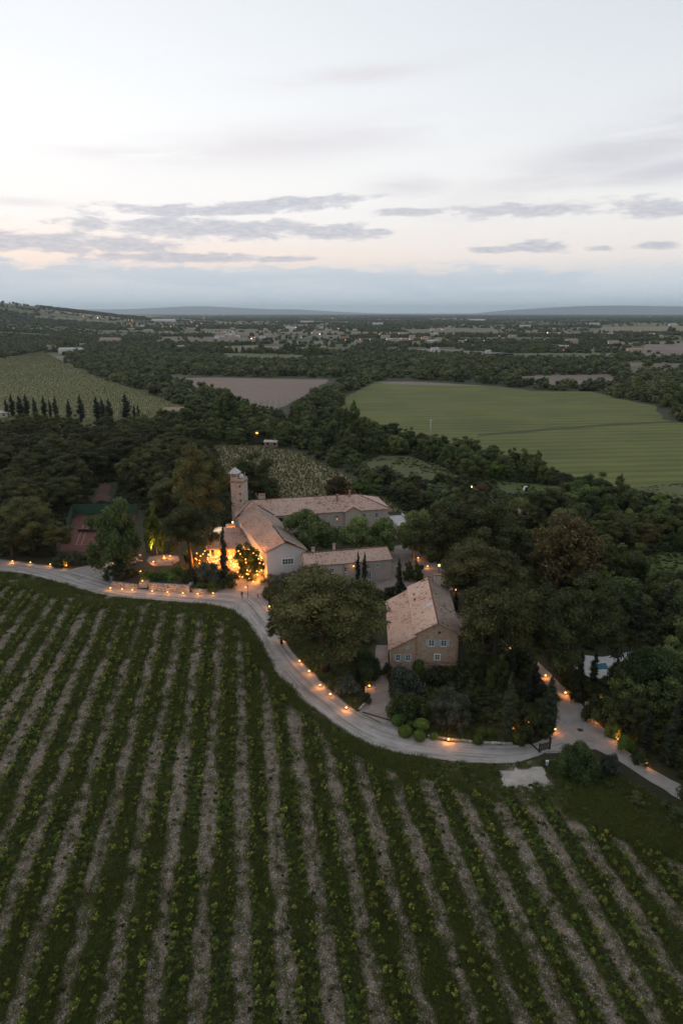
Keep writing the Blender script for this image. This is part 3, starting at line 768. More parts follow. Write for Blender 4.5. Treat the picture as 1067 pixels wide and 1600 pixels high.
def tree_px(kd, u, vb, vt, half, label, group=None, var=None, rz=None):
    """placed by its foot in the photograph; height and radius in metres from its outline"""
    x, y = G(u, vb); h = height_at(vt, y + .0); dd = y * _c + (CAM_H - h * .6) * _s; r = half / _F * dd
    return tree(kd, x, y, max(.4, h), r, label, group, var, rz=rz)

# ============================================================ BUILDINGS
def root(name, x, y, label, cat, group=None): return empty(name, (x, y, 0), 0, label, cat, group)
def loc(o): return Vector((o.location.x, o.location.y, o.location.z))
def prism(name, ring, z0, mat, parent, kind=None):
    """vertical faces below a ring of (x, y, ztop)"""
    mb = MB(); n = len(ring); L = parent.location
    for i in range(n):
        a, b = ring[i], ring[(i + 1) % n]
        mb.poly([(a[0] - L.x, a[1] - L.y, z0), (b[0] - L.x, b[1] - L.y, z0), (b[0] - L.x, b[1] - L.y, b[2]), (a[0] - L.x, a[1] - L.y, a[2])])
    return mb.build(name, mat, parent)
def roof_face(P, mat, parent, tw=.30, tl=.62, thick=.16, seed=0, streak=.5, name='roof', tiles=True):
    """P: 3 or 4 points, first two the eave, left to right seen from outside. Slab + canal tiles in courses."""
    L = Vector(parent.location); P = [Vector(p) - L for p in P]
    ex = (P[1] - P[0]); W = ex.length; ex.normalize()
    nrm = ex.cross(P[2] - P[0]).normalized()
    if nrm.z < 0: nrm = -nrm
    ey = nrm.cross(ex).normalized()
    if ey.dot(P[2] - P[0]) < 0: ey = -ey
    mb = MB(); n = len(P)
    mb.poly(P); mb.poly([p - nrm * thick for p in P][::-1])
    for i in range(n):
        a, b = P[i], P[(i + 1) % n]; mb.poly([a, b, b - nrm * thick, a - nrm * thick][::-1])
    slab = mb.build(name, M['terracotta'], parent)
    if not tiles: return slab
    loc2 = [((p - P[0]).dot(ex), (p - P[0]).dot(ey)) for p in P]
    Xm = min(p[0] for p in loc2); XM = max(p[0] for p in loc2); YM = max(p[1] for p in loc2)
    gx = np.arange(Xm - tw, XM + tw, tw * .93); gy = np.arange(-.08, YM, tl * .8)
    A, B = np.meshgrid(gx, gy); A = A.ravel(); B = B.ravel()
    ok = inside_np(A, B + tl * .35, loc2); A, B = A[ok], B[ok]; n = len(A)
    rr = np.random.default_rng(seed + 1000); A = A + rr.normal(size=n) * .018; B = B + rr.normal(size=n) * .02
    # wavering surface, tapered half pipes
    wav = (fbm(A * .35 + seed, B * .5, 3) - .5) * .10
    prof = [(-.5, 0.0), (-.26, .30), (.26, .30), (.5, 0.0)]
    V_ = np.zeros((n, 8, 3)); up = nrm
    for e, (yy, sc, lift) in enumerate(((0.0, 1.0, .05), (tl, .82, .0))):
        for q, (px_, pz) in enumerate(prof):
            lx = A + px_ * tw * sc; ly = B + yy; lz = pz * tw + lift + wav
            for c in range(3): V_[:, e * 4 + q, c] = P[0][c] + lx * ex[c] + ly * ey[c] + lz * up[c]
    base = np.arange(n)[:, None] * 8
    F_ = np.concatenate([base + np.array([[q, q + 1, q + 5, q + 4]]) for q in range(3)] + [base + np.array([[3, 2, 1, 0]])])
    big = fbm(A * .22 + seed * 3, B * .22 + 5, 3); st = fbm(A * 1.1 + 7, B * 3.2 + seed, 2)
    T = .66 + (big - .5) * .6 + rr.normal(size=n) * .13 - np.clip((st - .63) * 5, 0, 1) * streak * .8 - (rr.random(n) < .05) * .3
    T = np.repeat(np.clip(T, .02, 1), 8)
    put('roof_tiling', np_mesh('roof_tiling', V_.reshape(-1, 3), F_, mat, {'tint': ('POINT', T)}), parent, kind='stuff')
    return slab
def ridge_caps(a, b, mat, parent, r=.16):
    L = Vector(parent.location); a = Vector(a) - L; b = Vector(b) - L; n = max(2, int((b - a).length / .45)); dr = (b - a) / n
    mb = MB()
    for i in range(n):
        p = a + dr * i + Vector((0, 0, .06 + .02 * (i % 2))); mb.tube([p, p + dr * 1.1], [r, r * .85], 6, cap=True)
    return mb.build('ridge_cap', mat, parent)
def frame_on(A, B, base=(0, 0)):
    """box function in wall coordinates: t along A->B, z up, d outwards (right-hand side of A->B)"""
    A = Vector((A[0], A[1], 0)); B = Vector((B[0], B[1], 0)); e = (B - A).normalized(); n = Vector((e.y, -e.x, 0))
    def fn(t, d_, z): p = A + e * t + n * d_; return (p.x, p.y, z)
    return fn, (B - A).length
def wallbox(parent, fr, t0, t1, z0, z1, d0, d1, mat, name, par2=None):
    L = parent.location; fn = lambda t, d_, z: (lambda p: (p[0] - L.x, p[1] - L.y, p[2] - L.z))(fr(t, d_, z))
    mb = MB(); mb.box(t0, t1, d0, d1, z0, z1, fn=fn); o = mb.build(name, mat, par2 or parent); return o
def window(parent, fr, t, z, w_, h_, glassm='glass', mull=1, bars=1, sill=True, surround=None):
    """pane in the wall with frame, mullion and sill proud of it"""
    L = parent.location; fn = lambda tt, d_, zz: (lambda p: (p[0] - L.x, p[1] - L.y, p[2]))(fr(tt, d_, zz))
    if surround:
        mb = MB(); s = surround
        mb.box(t - w_ / 2 - s, t + w_ / 2 + s, .0, .035, z - s, z + h_ + s, fn=fn); mb.build('window_surround', M['frame'], parent)
    mb = MB(); mb.box(t - w_ / 2, t + w_ / 2, .0, .045, z, z + h_, fn=fn); pane = mb.build('window', M[glassm], parent)
    f = .07; mb = MB(); D0, D1 = .03, .09
    mb.box(t - w_ / 2 - f, t - w_ / 2 + .02, D0, D1, z - f, z + h_ + f, fn=fn); mb.box(t + w_ / 2 - .02, t + w_ / 2 + f, D0, D1, z - f, z + h_ + f, fn=fn)
    mb.box(t - w_ / 2 + .02, t + w_ / 2 - .02, D0, D1 - .005, z + h_, z + h_ + f, fn=fn); mb.box(t - w_ / 2 + .02, t + w_ / 2 - .02, D0, D1 - .005, z - f, z, fn=fn)
    for i in range(mull):
        c = t - w_ / 2 + w_ * (i + 1) / (mull + 1); mb.box(c - .05, c + .05, D0, D1 - .01, z, z + h_, fn=fn)
    for i in range(bars):
        c = z + h_ * (i + 1) / (bars + 1); mb.box(t - w_ / 2, t + w_ / 2, D0, D1 - .02, c - .025, c + .025, fn=fn)
    mb.build('frame', M['frame'], pane)
    if sill:
        mb = MB(); mb.box(t - w_ / 2 - .12, t + w_ / 2 + .12, .0, .16, z - .18, z - .08, fn=fn); mb.build('sill', M['frame'], pane)
    return pane
def shutter(parent, fr, t0, t1, z, h_):
    L = parent.location; fn = lambda tt, d_, zz: (lambda p: (p[0] - L.x, p[1] - L.y, p[2]))(fr(tt, d_, zz))
    mb = MB(); mb.box(t0, t1, .02, .06, z, z + h_, fn=fn)
    for q in range(3):
        c = z + h_ * (.12 + .38 * q); mb.box(t0 + .04, t1 - .04, .06, .085, c - .04, c + .04, fn=fn)
    return mb.build('shutter', M['shutter'], parent)
def chimney(parent, x, y, z0, z1, w_=.7, d_=.5, mat='cream', cap=True):
    L = parent.location; x -= L.x; y -= L.y; mb = MB(); mb.box(x - w_ / 2, x + w_ / 2, y - d_ / 2, y + d_ / 2, z0, z1)
    c = mb.build('chimney', M[mat], parent)
    if cap:
        mb = MB()
        for sx_ in (-1, 1):
            for sy_ in (-1, 1): mb.box(x + sx_ * (w_ / 2 - .08) - .07, x + sx_ * (w_ / 2 - .08) + .07, y + sy_ * (d_ / 2 - .08) - .07, y + sy_ * (d_ / 2 - .08) + .07, z1, z1 + .2)
        mb.box(x - w_ / 2 - .08, x + w_ / 2 + .08, y - d_ / 2 - .08, y + d_ / 2 + .08, z1 + .2, z1 + .3)
        mb.build('chimney_cap', M['terracotta'], c)
    return c
def L2(a, b, t): return (a[0] + (b[0] - a[0]) * t, a[1] + (b[1] - a[1]) * t)

# ---------------- two-part stone farmhouse on the right
ang = R(-2.2); ux, uy = math.cos(ang), math.sin(ang); vx, vy = -math.sin(ang), math.cos(ang)
FO = (8.55, 106.7)
def fh(a, b, z=None):
    x, y = FO[0] + ux * a + vx * b, FO[1] + uy * a + vy * b
    return (x, y) if z is None else (x, y, z)
FW, FL, FS, FR = 11.5, 20.5, 4.15, 7.9
H_ = root('stone_farmhouse', *fh(FW / 2, FL / 2), 'two-part ochre stone farmhouse with pink tiled roof and pale blue shutters beside the driveway', 'house')
prism('wall', [fh(0, 0, 4.05), fh(FS, 0, 6.5), fh(FS, FL, 6.5), fh(0, FL, 4.05)], -1, M['ochre'], H_)
prism('wall', [fh(FS + .003, -.06, 7.15), fh(FR, -.06, 9.05), fh(FW, -.06, 7.2), fh(FW, FL, 7.2), fh(FR, FL, 9.05), fh(FS + .003, FL, 7.15)], -1, M['ochre'], H_)
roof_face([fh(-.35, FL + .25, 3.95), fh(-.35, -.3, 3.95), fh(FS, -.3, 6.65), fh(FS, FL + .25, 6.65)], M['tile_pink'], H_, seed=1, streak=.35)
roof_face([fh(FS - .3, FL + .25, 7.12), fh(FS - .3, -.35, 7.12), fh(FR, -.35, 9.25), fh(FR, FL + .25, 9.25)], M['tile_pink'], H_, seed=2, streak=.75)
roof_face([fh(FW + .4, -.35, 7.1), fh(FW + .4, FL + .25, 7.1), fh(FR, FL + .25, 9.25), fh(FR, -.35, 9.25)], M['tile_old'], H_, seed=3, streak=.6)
ridge_caps(fh(FR, -.35, 9.32), fh(FR, FL + .25, 9.32), M['tile_pink'], H_)
mb = MB(); L_ = H_.location
mb.box(0, 1, 0, 1, 0, 1, fn=lambda a, b, c: (lambda p: (p[0] - L_.x, p[1] - L_.y, p[2]))(fh(6.6 + a * .9, 7.5 + b * .9, 8.63 + a * .45 + c * .16)))
mb.build('skylight', M['zinc'], H_)
frA, _ = frame_on(fh(0, 0), fh(FS, 0)); frB, _ = frame_on(fh(FS, -.06), fh(FW, -.06))
for t_ in (1.25, 2.95):
    window(H_, frA, t_, 2.0, .62, 1.05, bars=1)
    shutter(H_, frA, t_ - .80, t_ - .40, 1.93, 1.2); shutter(H_, frA, t_ + .40, t_ + .80, 1.93, 1.2)
wallbox(H_, frA, 2.55, 3.15, 4.05, 4.85, .0, .06, M['shutter'], 'shutter')
for t_ in (2.75, 4.85):
    window(H_, frB, t_, 4.95, .85, 1.0, bars=2)
    shutter(H_, frB, t_ - .98, t_ - .53, 4.85, 1.3); shutter(H_, frB, t_ + .53, t_ + .98, 4.85, 1.3)
window(H_, frB, 3.85, 2.35, .75, .85, bars=2, surround=.22, sill=False)
wallbox(H_, frB, 3.85, 4.2, 7.2, 7.6, .0, .02, M['dark'], 'attic_vent')
for zz in range(12):
    wl = .45 if zz % 2 else .28
    wallbox(H_, frB, 0, wl, zz * .58 + .1, zz * .58 + .6, .0, .03, M['quoin'], 'quoin'); wallbox(H_, frB, FW - FS - wl, FW - FS, zz * .58 + .1, zz * .58 + .6, .0, .03, M['quoin'], 'quoin')
wallbox(H_, frB, .2, FW - FS + .3, -.9, 1.75, .0, .9, M['rubble'], 'stone_plinth')
# back chimney and pale outbuilding behind
chimney(H_, *fh(9.6, FL - 1.2), 7.8, 10.2, 1.3, .7)
o_ = root('low_annex', *fh(13.4, FL - 4.5), 'small low rendered annex behind the stone farmhouse, partly under the pines', 'building')
ring = [fh(12.6, FL - 9), fh(15.6, FL - 9), fh(15.6, FL - 3), fh(12.6, FL - 3)]
prism('wall', [(*ring[0], 3.0), (*ring[1], 2.4), (*ring[2], 2.4), (*ring[3], 3.0)], -1, M['cream'], o_)
roof_face([(*fh(15.9, FL - 9.2), 2.4), (*fh(15.9, FL - 2.8), 2.4), (*fh(12.4, FL - 2.8), 3.1), (*fh(12.4, FL - 9.2), 3.1)], M['tile_old'], o_, seed=4)

# ---------------- manor: long wing
LW = {'sw': (-28.3, 175.1), 'se': (13.6, 184.4)}
e_ = Vector((LW['se'][0] - LW['sw'][0], LW['se'][1] - LW['sw'][1], 0)); LLEN = e_.length; e_.normalize(); n_ = Vector((-e_.y, e_.x, 0))
def lw(a, b, z=None):
    p = Vector((LW['sw'][0], LW['sw'][1], 0)) + e_ * a + n_ * b
    return (p.x, p.y) if z is None else (p.x, p.y, z)
WD = 12.8; RZ = 10.0; EZ = 7.0; HB1, HB2 = 5.2, 8.0
W_ = root('manor_wing', *lw(LLEN / 2, WD / 2), 'long pink tiled main wing of the manor running behind the round plane trees', 'house')
ii_ = .45
prism('wall', [lw(ii_, ii_, EZ), lw(LLEN - ii_, ii_, EZ), lw(LLEN - ii_, WD - ii_, EZ), lw(ii_, WD - ii_, EZ)], -1, M['cream'], W_)
RA, RB = lw(HB1, WD / 2, RZ), lw(LLEN - HB2, WD / 2, RZ)
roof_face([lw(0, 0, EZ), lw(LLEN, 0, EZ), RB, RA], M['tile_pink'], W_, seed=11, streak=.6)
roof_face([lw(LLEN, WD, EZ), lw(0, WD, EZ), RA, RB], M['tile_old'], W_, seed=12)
roof_face([lw(0, WD, EZ), lw(0, 0, EZ), RA], M['tile_pink'], W_, seed=13)
roof_face([lw(LLEN, 0, EZ), lw(LLEN, WD, EZ), RB], M['tile_pink'], W_, seed=14)
ridge_caps(RA, RB, M['tile_pink'], W_); ridge_caps(lw(0, 0, EZ + .1), RA, M['tile_pink'], W_); ridge_caps(lw(LLEN, 0, EZ + .1), RB, M['tile_pink'], W_)
chimney(W_, *lw(28.7, 4.2), 8.2, 10.6, .6, .6, 'terracotta'); chimney(W_, *lw(32.6, 5.6), 8.9, 11.2, .6, .6, 'terracotta'); chimney(W_, *lw(8.0, 8.2), 8.9, 10.9, 1.7, .9, 'cream')
frL, _ = frame_on(lw(0, ii_), lw(LLEN, ii_))
for t_ in (27.6, 35.6, 39.2):
    window(W_, frL, t_, 4.6, .9, 1.3, bars=2); shutter(W_, frL, t_ - 1.05, t_ - .56, 4.55, 1.4); shutter(W_, frL, t_ + .56, t_ + 1.05, 4.55, 1.4)
for t_ in (18.5, 21.5, 24.8, 28.5, 35.8, 39.5): window(W_, frL, t_, .9, 1.0, 1.9, bars=3)
wallbox(W_, frL, 11.2, 13.2, 5.2, 6.2, .0, .02, M['dark'], 'window')
# cross gable
g0, g1, gm = 30.0, 34.6, 32.3
prism('gable', [lw(g0, -.25, 6.9), lw(gm, -.25, 8.3), lw(g1, -.25, 6.9), lw(g1, 3, 6.9), lw(g0, 3, 6.9)], -1, M['cream'], W_)
roof_face([lw(g0 - .3, 2.7, 6.9), lw(g0 - .3, -.55, 6.9), lw(gm, -.55, 8.45), lw(gm, 3.6, 8.45)], M['tile_pink'], W_, seed=15)
roof_face([lw(g1 + .3, -.55, 6.9), lw(g1 + .3, 2.7, 6.9), lw(gm, 3.6, 8.45), lw(gm, -.55, 8.45)], M['tile_pink'], W_, seed=16)
# garden annex at the right end
AX = root('garden_annex', *lw(45.5, -1), 'small flat-roofed pale annex at the right end of the manor wing', 'building')
rg = [lw(43.2, -5.5), lw(47.5, -5.5), lw(47.5, 3.5), lw(43.2, 3.5)]
prism('wall', [(*p, 3.6) for p in rg], -1, M['cream'], AX)
mb = MB(); mb.box(43.0, 47.7, -5.7, 3.7, 3.6, 3.8, fn=lambda a, b, c: (lambda p: (p[0] - AX.location.x, p[1] - AX.location.y, c))(lw(a, b))); mb.build('roof', M['poolstone'], AX)
mb = MB()
for (a0, a1, b0, b1) in ((43.0, 43.25, -5.7, 3.7), (47.45, 47.7, -5.7, 3.7)):
    mb.box(a0, a1, b0, b1, 3.8, 4.5, fn=lambda a, b, c: (lambda p: (p[0] - AX.location.x, p[1] - AX.location.y, c))(lw(a, b)))
mb.build('parapet', M['white'], AX)

# ---------------- white gabled hall
CF_L, CF_R, CB_L, CB_R = (-17.6, 147.9), (-7.9, 150.0), (-28.1, 175.4), (-18.0, 177.6)
HL = root('gabled_hall', -18, 163, 'white rendered hall with tall front gable and one wide greenish window', 'house')
apF, apB = (-13.0, 148.7), (-23.6, 180.6)
def ins(p, q, f): return (p[0] + (q[0] - p[0]) * f, p[1] + (q[1] - p[1]) * f)
wl = [(-17.25, 148.4), (-13.0, 149.15), (-8.35, 150.35), (-18.3, 177.2), (-27.7, 175.2)]
prism('wall', [(*wl[0], 6.85), (*wl[1], 9.0), (*wl[2], 6.75), (*wl[3], 6.75), (*wl[4], 6.85)], -1, M['white'], HL)
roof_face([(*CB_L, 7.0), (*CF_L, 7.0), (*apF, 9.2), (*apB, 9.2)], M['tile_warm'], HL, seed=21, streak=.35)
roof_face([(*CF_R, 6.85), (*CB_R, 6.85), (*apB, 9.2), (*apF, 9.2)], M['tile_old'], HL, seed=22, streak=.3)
ridge_caps((*apF, 9.28), (*apB, 9.28), M['tile_warm'], HL)
frH, hl = frame_on(wl[0], wl[2])
frH1, _ = frame_on(wl[1], wl[2])
window(HL, frH1, .55, 3.75, 2.5, 1.25, glassm='tealglass', mull=3, bars=1, surround=.28, sill=False)
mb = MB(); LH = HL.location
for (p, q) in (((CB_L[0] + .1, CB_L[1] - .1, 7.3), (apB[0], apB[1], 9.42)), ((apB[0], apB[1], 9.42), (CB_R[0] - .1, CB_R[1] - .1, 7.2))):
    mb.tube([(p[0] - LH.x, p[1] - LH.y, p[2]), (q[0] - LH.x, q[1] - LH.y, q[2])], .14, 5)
mb.build('valley_strip', M['dark'], HL)  # thin dark tubes along the line where the hall roof meets the wing

# ---------------- guest wing, low, in front of the courtyard
GW = {'sw': (-8.1, 144.2), 'se': (11.9, 149.0)}
ge = Vector((20.0, 4.8, 0)).normalized(); gn = Vector((-ge.y, ge.x, 0)); GL = 20.6; GD = 8.8
def gw(a, b, z=None):
    p = Vector((GW['sw'][0], GW['sw'][1], 0)) + ge * a + gn * b
    return (p.x, p.y) if z is None else (p.x, p.y, z)
GWr = root('guest_wing', *gw(GL / 2, GD / 2), 'low rendered guest wing with two chimneys and blue shutters behind the two cypresses', 'house')
prism('wall', [gw(.3, .35, 4.9), gw(GL - .3, .35, 4.9), gw(GL - .3, GD / 2, 6.35), gw(GL - .3, GD - .35, 4.9), gw(.3, GD - .35, 4.9), gw(.3, GD / 2, 6.35)], -1, M['cream'], GWr)
roof_face([gw(0, 0, 5.0), gw(GL, 0, 5.0), gw(GL, GD / 2, 6.55), gw(0, GD / 2, 6.55)], M['tile_pink'], GWr, seed=31, streak=.5)
roof_face([gw(GL, GD, 5.0), gw(0, GD, 5.0), gw(0, GD / 2, 6.55), gw(GL, GD / 2, 6.55)], M['tile_old'], GWr, seed=32)
ridge_caps(gw(0, GD / 2, 6.62), gw(GL, GD / 2, 6.62), M['tile_pink'], GWr)
chimney(GWr, *gw(2.7, 4.6), 6.1, 7.5, .75, .6, 'cream'); chimney(GWr, *gw(7.7, 4.8), 6.1, 7.9, .6, .6, 'cream')
frG, _ = frame_on(gw(0, .35), gw(GL, .35))
window(GWr, frG, 14.9, 3.1, .6, 1.0, bars=1); shutter(GWr, frG, 14.0, 14.5, 3.05, 1.1)
window(GWr, frG, 17.0, 3.35, .5, .6, bars=0); shutter(GWr, frG, 16.2, 16.62, 3.25, .8); shutter(GWr, frG, 17.4, 17.82, 3.25, .8)
window(GWr, frG, 15.0, .5, .7, 1.7, bars=2); shutter(GWr, frG, 14.0, 14.5, .45, 1.8); shutter(GWr, frG, 15.5, 16.0, .45, 1.8)
for t_ in (3.2, 6.2, 9.4): window(GWr, frG, t_, 2.9, .7, 1.0)
mb = MB(); mb.tube([(gw(8.9, .2)[0] - GWr.location.x, gw(8.9, .2)[1] - GWr.location.y, z) for z in (-.5, 4.8)], .07, 6); mb.build('downpipe', M['terracotta'], GWr)

# ---------------- square tower with lantern
TX, TY, TA, TWD = -28.4, 184.2, R(-14), 3.55
T_ = empty('stone_tower', (TX, TY, 0), TA, 'tall square stone tower with a small pyramid-roofed lantern rising behind the manor roof', 'tower')
h_ = TWD / 2
mb = MB(); mb.box(-h_, h_, -h_, h_, -1, 15.2); mb.build('shaft', M['towerstone'], T_)
mb = MB(); mb.box(-h_ - .22, h_ + .22, -h_ - .22, h_ + .22, 15.2, 15.5); mb.box(-h_ - .1, h_ + .1, -h_ - .1, h_ + .1, 15.0, 15.2); mb.build('cornice', M['terracotta'], T_)
mb = MB()
for (a, b, c, d_) in ((-h_, h_, -h_, -h_ + .2), (-h_, h_, h_ - .2, h_), (-h_, -h_ + .2, -h_ + .2, h_ - .2), (h_ - .2, h_, -h_ + .2, h_ - .2)): mb.box(a, b, c, d_, 15.5, 16.1)
mb.build('parapet', M['towerstone'], T_)
for zz in (9.6, 11.6, 13.7):
    mb = MB(); mb.box(.75, 1.2, -h_ - .02, -h_ + .1, zz, zz + .65); mb.build('slit_window', M['dark'], T_)
mb = MB(); x0, x1 = -h_ + .05, .15
for xa in (x0, x1 - .28):
    for ya in (-h_ + .05, .0): mb.box(xa, xa + .28, ya, ya + .28, 16.1, 17.5)
mb.box(x0 + .28, x1 - .28, -.05, .2, 16.1, 17.5); mb.box(x0, x1, -h_ + .03, .3, 16.1, 16.5); mb.build('lantern', M['towerstone'], T_)
mb = MB(); xc, yc = (x0 + x1) / 2, (-h_ + .3) / 2; r_ = 1.35
mb.box(xc - r_, xc + r_, yc - r_, yc + r_, 17.5, 17.62)
B4 = [(xc - r_, yc - r_, 17.62), (xc + r_, yc - r_, 17.62), (xc + r_, yc + r_, 17.62), (xc - r_, yc + r_, 17.62)]
for q in range(4): mb.poly([B4[q], B4[(q + 1) % 4], (xc, yc, 19.2)])
mb.build('lantern_roof', M['zinc'], T_)
mb = MB(); mb.tube([(xc, yc, 19.1), (xc, yc, 19.8)], .04, 5); mb.build('finial', M['dark'], T_)
mb = MB(); mb.ball((1.2, -.9, 16.7), .75, .75, .75, seg=12, ring=8); mb.build('cupola', M['zinc'], T_, smooth=True)
mb = MB(); mb.tube([(1.2 + .8 * math.cos(t), -1.0, 16.7 + .8 * math.sin(t)) for t in [math.pi * q / 8 for q in range(9)]], .06, 5); mb.tube([(1.9, -.3, 16.1), (1.9, -.3, 17.7)], .06, 5); mb.build('antenna_hoop', M['zinc'], T_)
mb = MB()
mb.tube([(-.9 + .75 * math.cos(t), -h_ - .08, 9.0 + .75 * math.sin(t)) for t in [math.pi * (.75 + q * .1) for q in range(9)]], .09, 5); mb.tube([(-1.6, -h_ - .08, 9.0), (-.5, -h_ - .08, 9.0)], .06, 5)
mb.build('iron_emblem', M['dark'], T_)
tag(T_)

# ---------------- restaurant terrace: lean-to roof on posts left of the hall
TR = root('terrace_pavilion', -28, 165, 'open restaurant pavilion with low tiled roof, glowing with orange light beside the hall', 'building')
a0, a1, b1, b0 = (-33.4, 159.3, 3.7), (-21.2, 160.6, 3.7), (-22.6, 171.2, 5.4), (-31.0, 171.4, 5.4)
roof_face([a0, a1, b1, b0], M['tile_warm'], TR, seed=41, streak=.7)
roof_face([(-34.6, 172.0, 3.7), a0, b0], M['tile_old'], TR, seed=42, streak=.6)
prism('back_wall', [(-32.6, 165.3, 4.3), (-32.5, 164.7, 4.3), (-22.6, 165.4, 4.3), (-22.5, 166.0, 4.3)], -1, plain('ochre_plaster', (.50, .33, .17), .9, .2, 1), TR)
for q in range(5):
    x_ = -32.6 + q * 2.75; mb = MB(); mb.box(x_ - TR.location.x - .18, x_ - TR.location.x + .18, 159.9 - 165 + q * .27, 160.26 - 165 + q * .27, -.5, 3.5); mb.build('post', M['cream'], TR)
mb = MB(); mb.tube([(-33 + 28, -5.1, 3.42), (-21.6 + 28, -3.9, 3.42)], .14, 5); mb.build('beam', M['wood'], TR)
sheet('terrace_floor', [(-33.5, 155.5), (-20.5, 152.5), (-20.0, 169), (-33.5, 170)], .35, M['warmgravel'], ground=True, thick=.5)
def lamp_light(parent, dz, power, col=(1, .33, .07), rad=.12, dx=0, dy=0):
    ld = bpy.data.lights.new('lamp_light', 'POINT'); ld.energy = power; ld.color = col; ld.shadow_soft_size = rad
    o = bpy.data.objects.new('lamp_light', ld); COL.objects.link(o); o.parent = parent; o.location = (dx, dy, dz); return o
for q in range(4):
    p_ = empty('pendant_lamp', (-31.5 + q * 2.8, 161.6 + q * .15, 3.3), 0, ['glowing pendant lamp under the pavilion roof, at its far left end', 'glowing pendant lamp under the pavilion roof behind the tall cypress', 'glowing pendant lamp under the pavilion roof behind the lit tree', 'glowing pendant lamp under the pavilion roof beside the white hall'][q], 'lamp', 'pavilion pendant lamps')
    mb = MB(); mb.ball((0, 0, 0), .22, .22, .22, seg=8, ring=6); mb.build('globe', M['lampglow'], p_, smooth=True)
    mb = MB(); mb.tube([(0, 0, .2), (0, 0, .8)], .02, 4); mb.build('cord', M['dark'], p_)
    lamp_light(p_, -.3, 2600, rad=.3)
# dining tables and chairs inside, seen as dark shapes between the lights
def dining_set(x, y, rz, label):
    t = empty('dining_table', (x, y, .35), rz, label, 'table', 'pavilion tables'); mb = MB(); mb.box(-.6, .6, -.4, .4, .72, .77); mb.build('tabletop', M['canvas'], t)
    for sx_ in (-.5, .5):
        for sy_ in (-.32, .32): mb = MB(); mb.tube([(sx_, sy_, 0), (sx_, sy_, .72)], .03, 4); mb.build('leg', M['dark'], t)
for q in range(6): dining_set(-31.5 + (q % 3) * 3.6, 158.0 + (q // 3) * 3.4, .3 * q, 'small cream-topped dining table on the orange-lit terrace floor')
# rough extent of built ground, trees keep clear
# low stair up to the terrace and its side walls
ST = root('stone_steps', -23.2, 151.4, 'wide stone steps climbing from the gravel plaza to the lit terrace', 'steps')
for q in range(4):
    mb = MB(); mb.box(-1.7, 1.7, -1.8 + q * .45, 2.2, -.3 + q * .16, .0 + (q + 1) * .14); mb.build('step', M['quoin'], ST)
for sgn in (-1, 1):
    mb = MB(); mb.box(sgn * 2.0 - .25, sgn * 2.0 + .25, -1.9, 2.2, -.3, .95); mb.build('side_wall', M['drywall'], ST)
# lit alcove at the tower's foot and parasol
AL = root('lit_alcove', -29.4, 172.8, 'bright orange lit doorway niche at the foot of the tower beside the hall roof', 'doorway')
mb = MB(); mb.box(-1.3, -1.05, 0, 1.2, -.5, 5.6); mb.box(1.05, 1.3, 0, 1.2, -.5, 5.6); mb.box(-1.3, 1.3, 0, 1.2, 5.6, 5.85); mb.build('frame', M['cream'], AL)
mb = MB(); mb.box(-1.05, 1.05, 1.1, 1.3, -.5, 5.6); mb.build('back_panel', plain('warm_plaster', (.6, .4, .2), .9), AL)
for q in range(4): mb = MB(); mb.tube([(-.75 + q * .5, .55, 0), (-.75 + q * .5, .55, 5.0)], .05, 5); mb.build('light_strip', M['bulbglow'], AL)
lamp_light(AL, 4.0, 420, dy=-.3); 
WLm = empty('wall_lantern', (-28.7, 172.2, 6.6), 0, 'glowing lantern on the roof corner above the orange lit doorway', 'lamp')
mb = MB(); mb.ball((0, 0, .2), .26, .26, .3, seg=8, ring=6); mb.build('globe', M['lampglow'], WLm, smooth=True); mb = MB(); mb.box(-.2, .2, -.2, .2, -.15, -.05); mb.build('bracket', M['dark'], WLm); lamp_light(WLm, .2, 60)
PSo = empty('parasol', (-32.0, 171.5, .35), 0, 'cream square parasol lit from below left of the tower', 'parasol')
mb = MB(); mb.tube([(0, 0, 0), (0, 0, 5.6)], .05, 6); mb.build('pole', M['wood'], PSo)
mb = MB(); c4 = [(-1.6, -1.6, 4.7), (1.6, -1.6, 4.7), (1.6, 1.6, 4.7), (-1.6, 1.6, 4.7)]
for q in range(4): mb.poly([c4[q], c4[(q + 1) % 4], (0, 0, 5.5)]); mb.poly([(c4[q][0], c4[q][1], 4.5), (c4[(q + 1) % 4][0], c4[(q + 1) % 4][1], 4.5), c4[(q + 1) % 4], c4[q]])
mb.build('canopy', M['canvas'], PSo); lamp_light(PSo, 5.8, 110, (1, .7, .4), dy=-2.2)

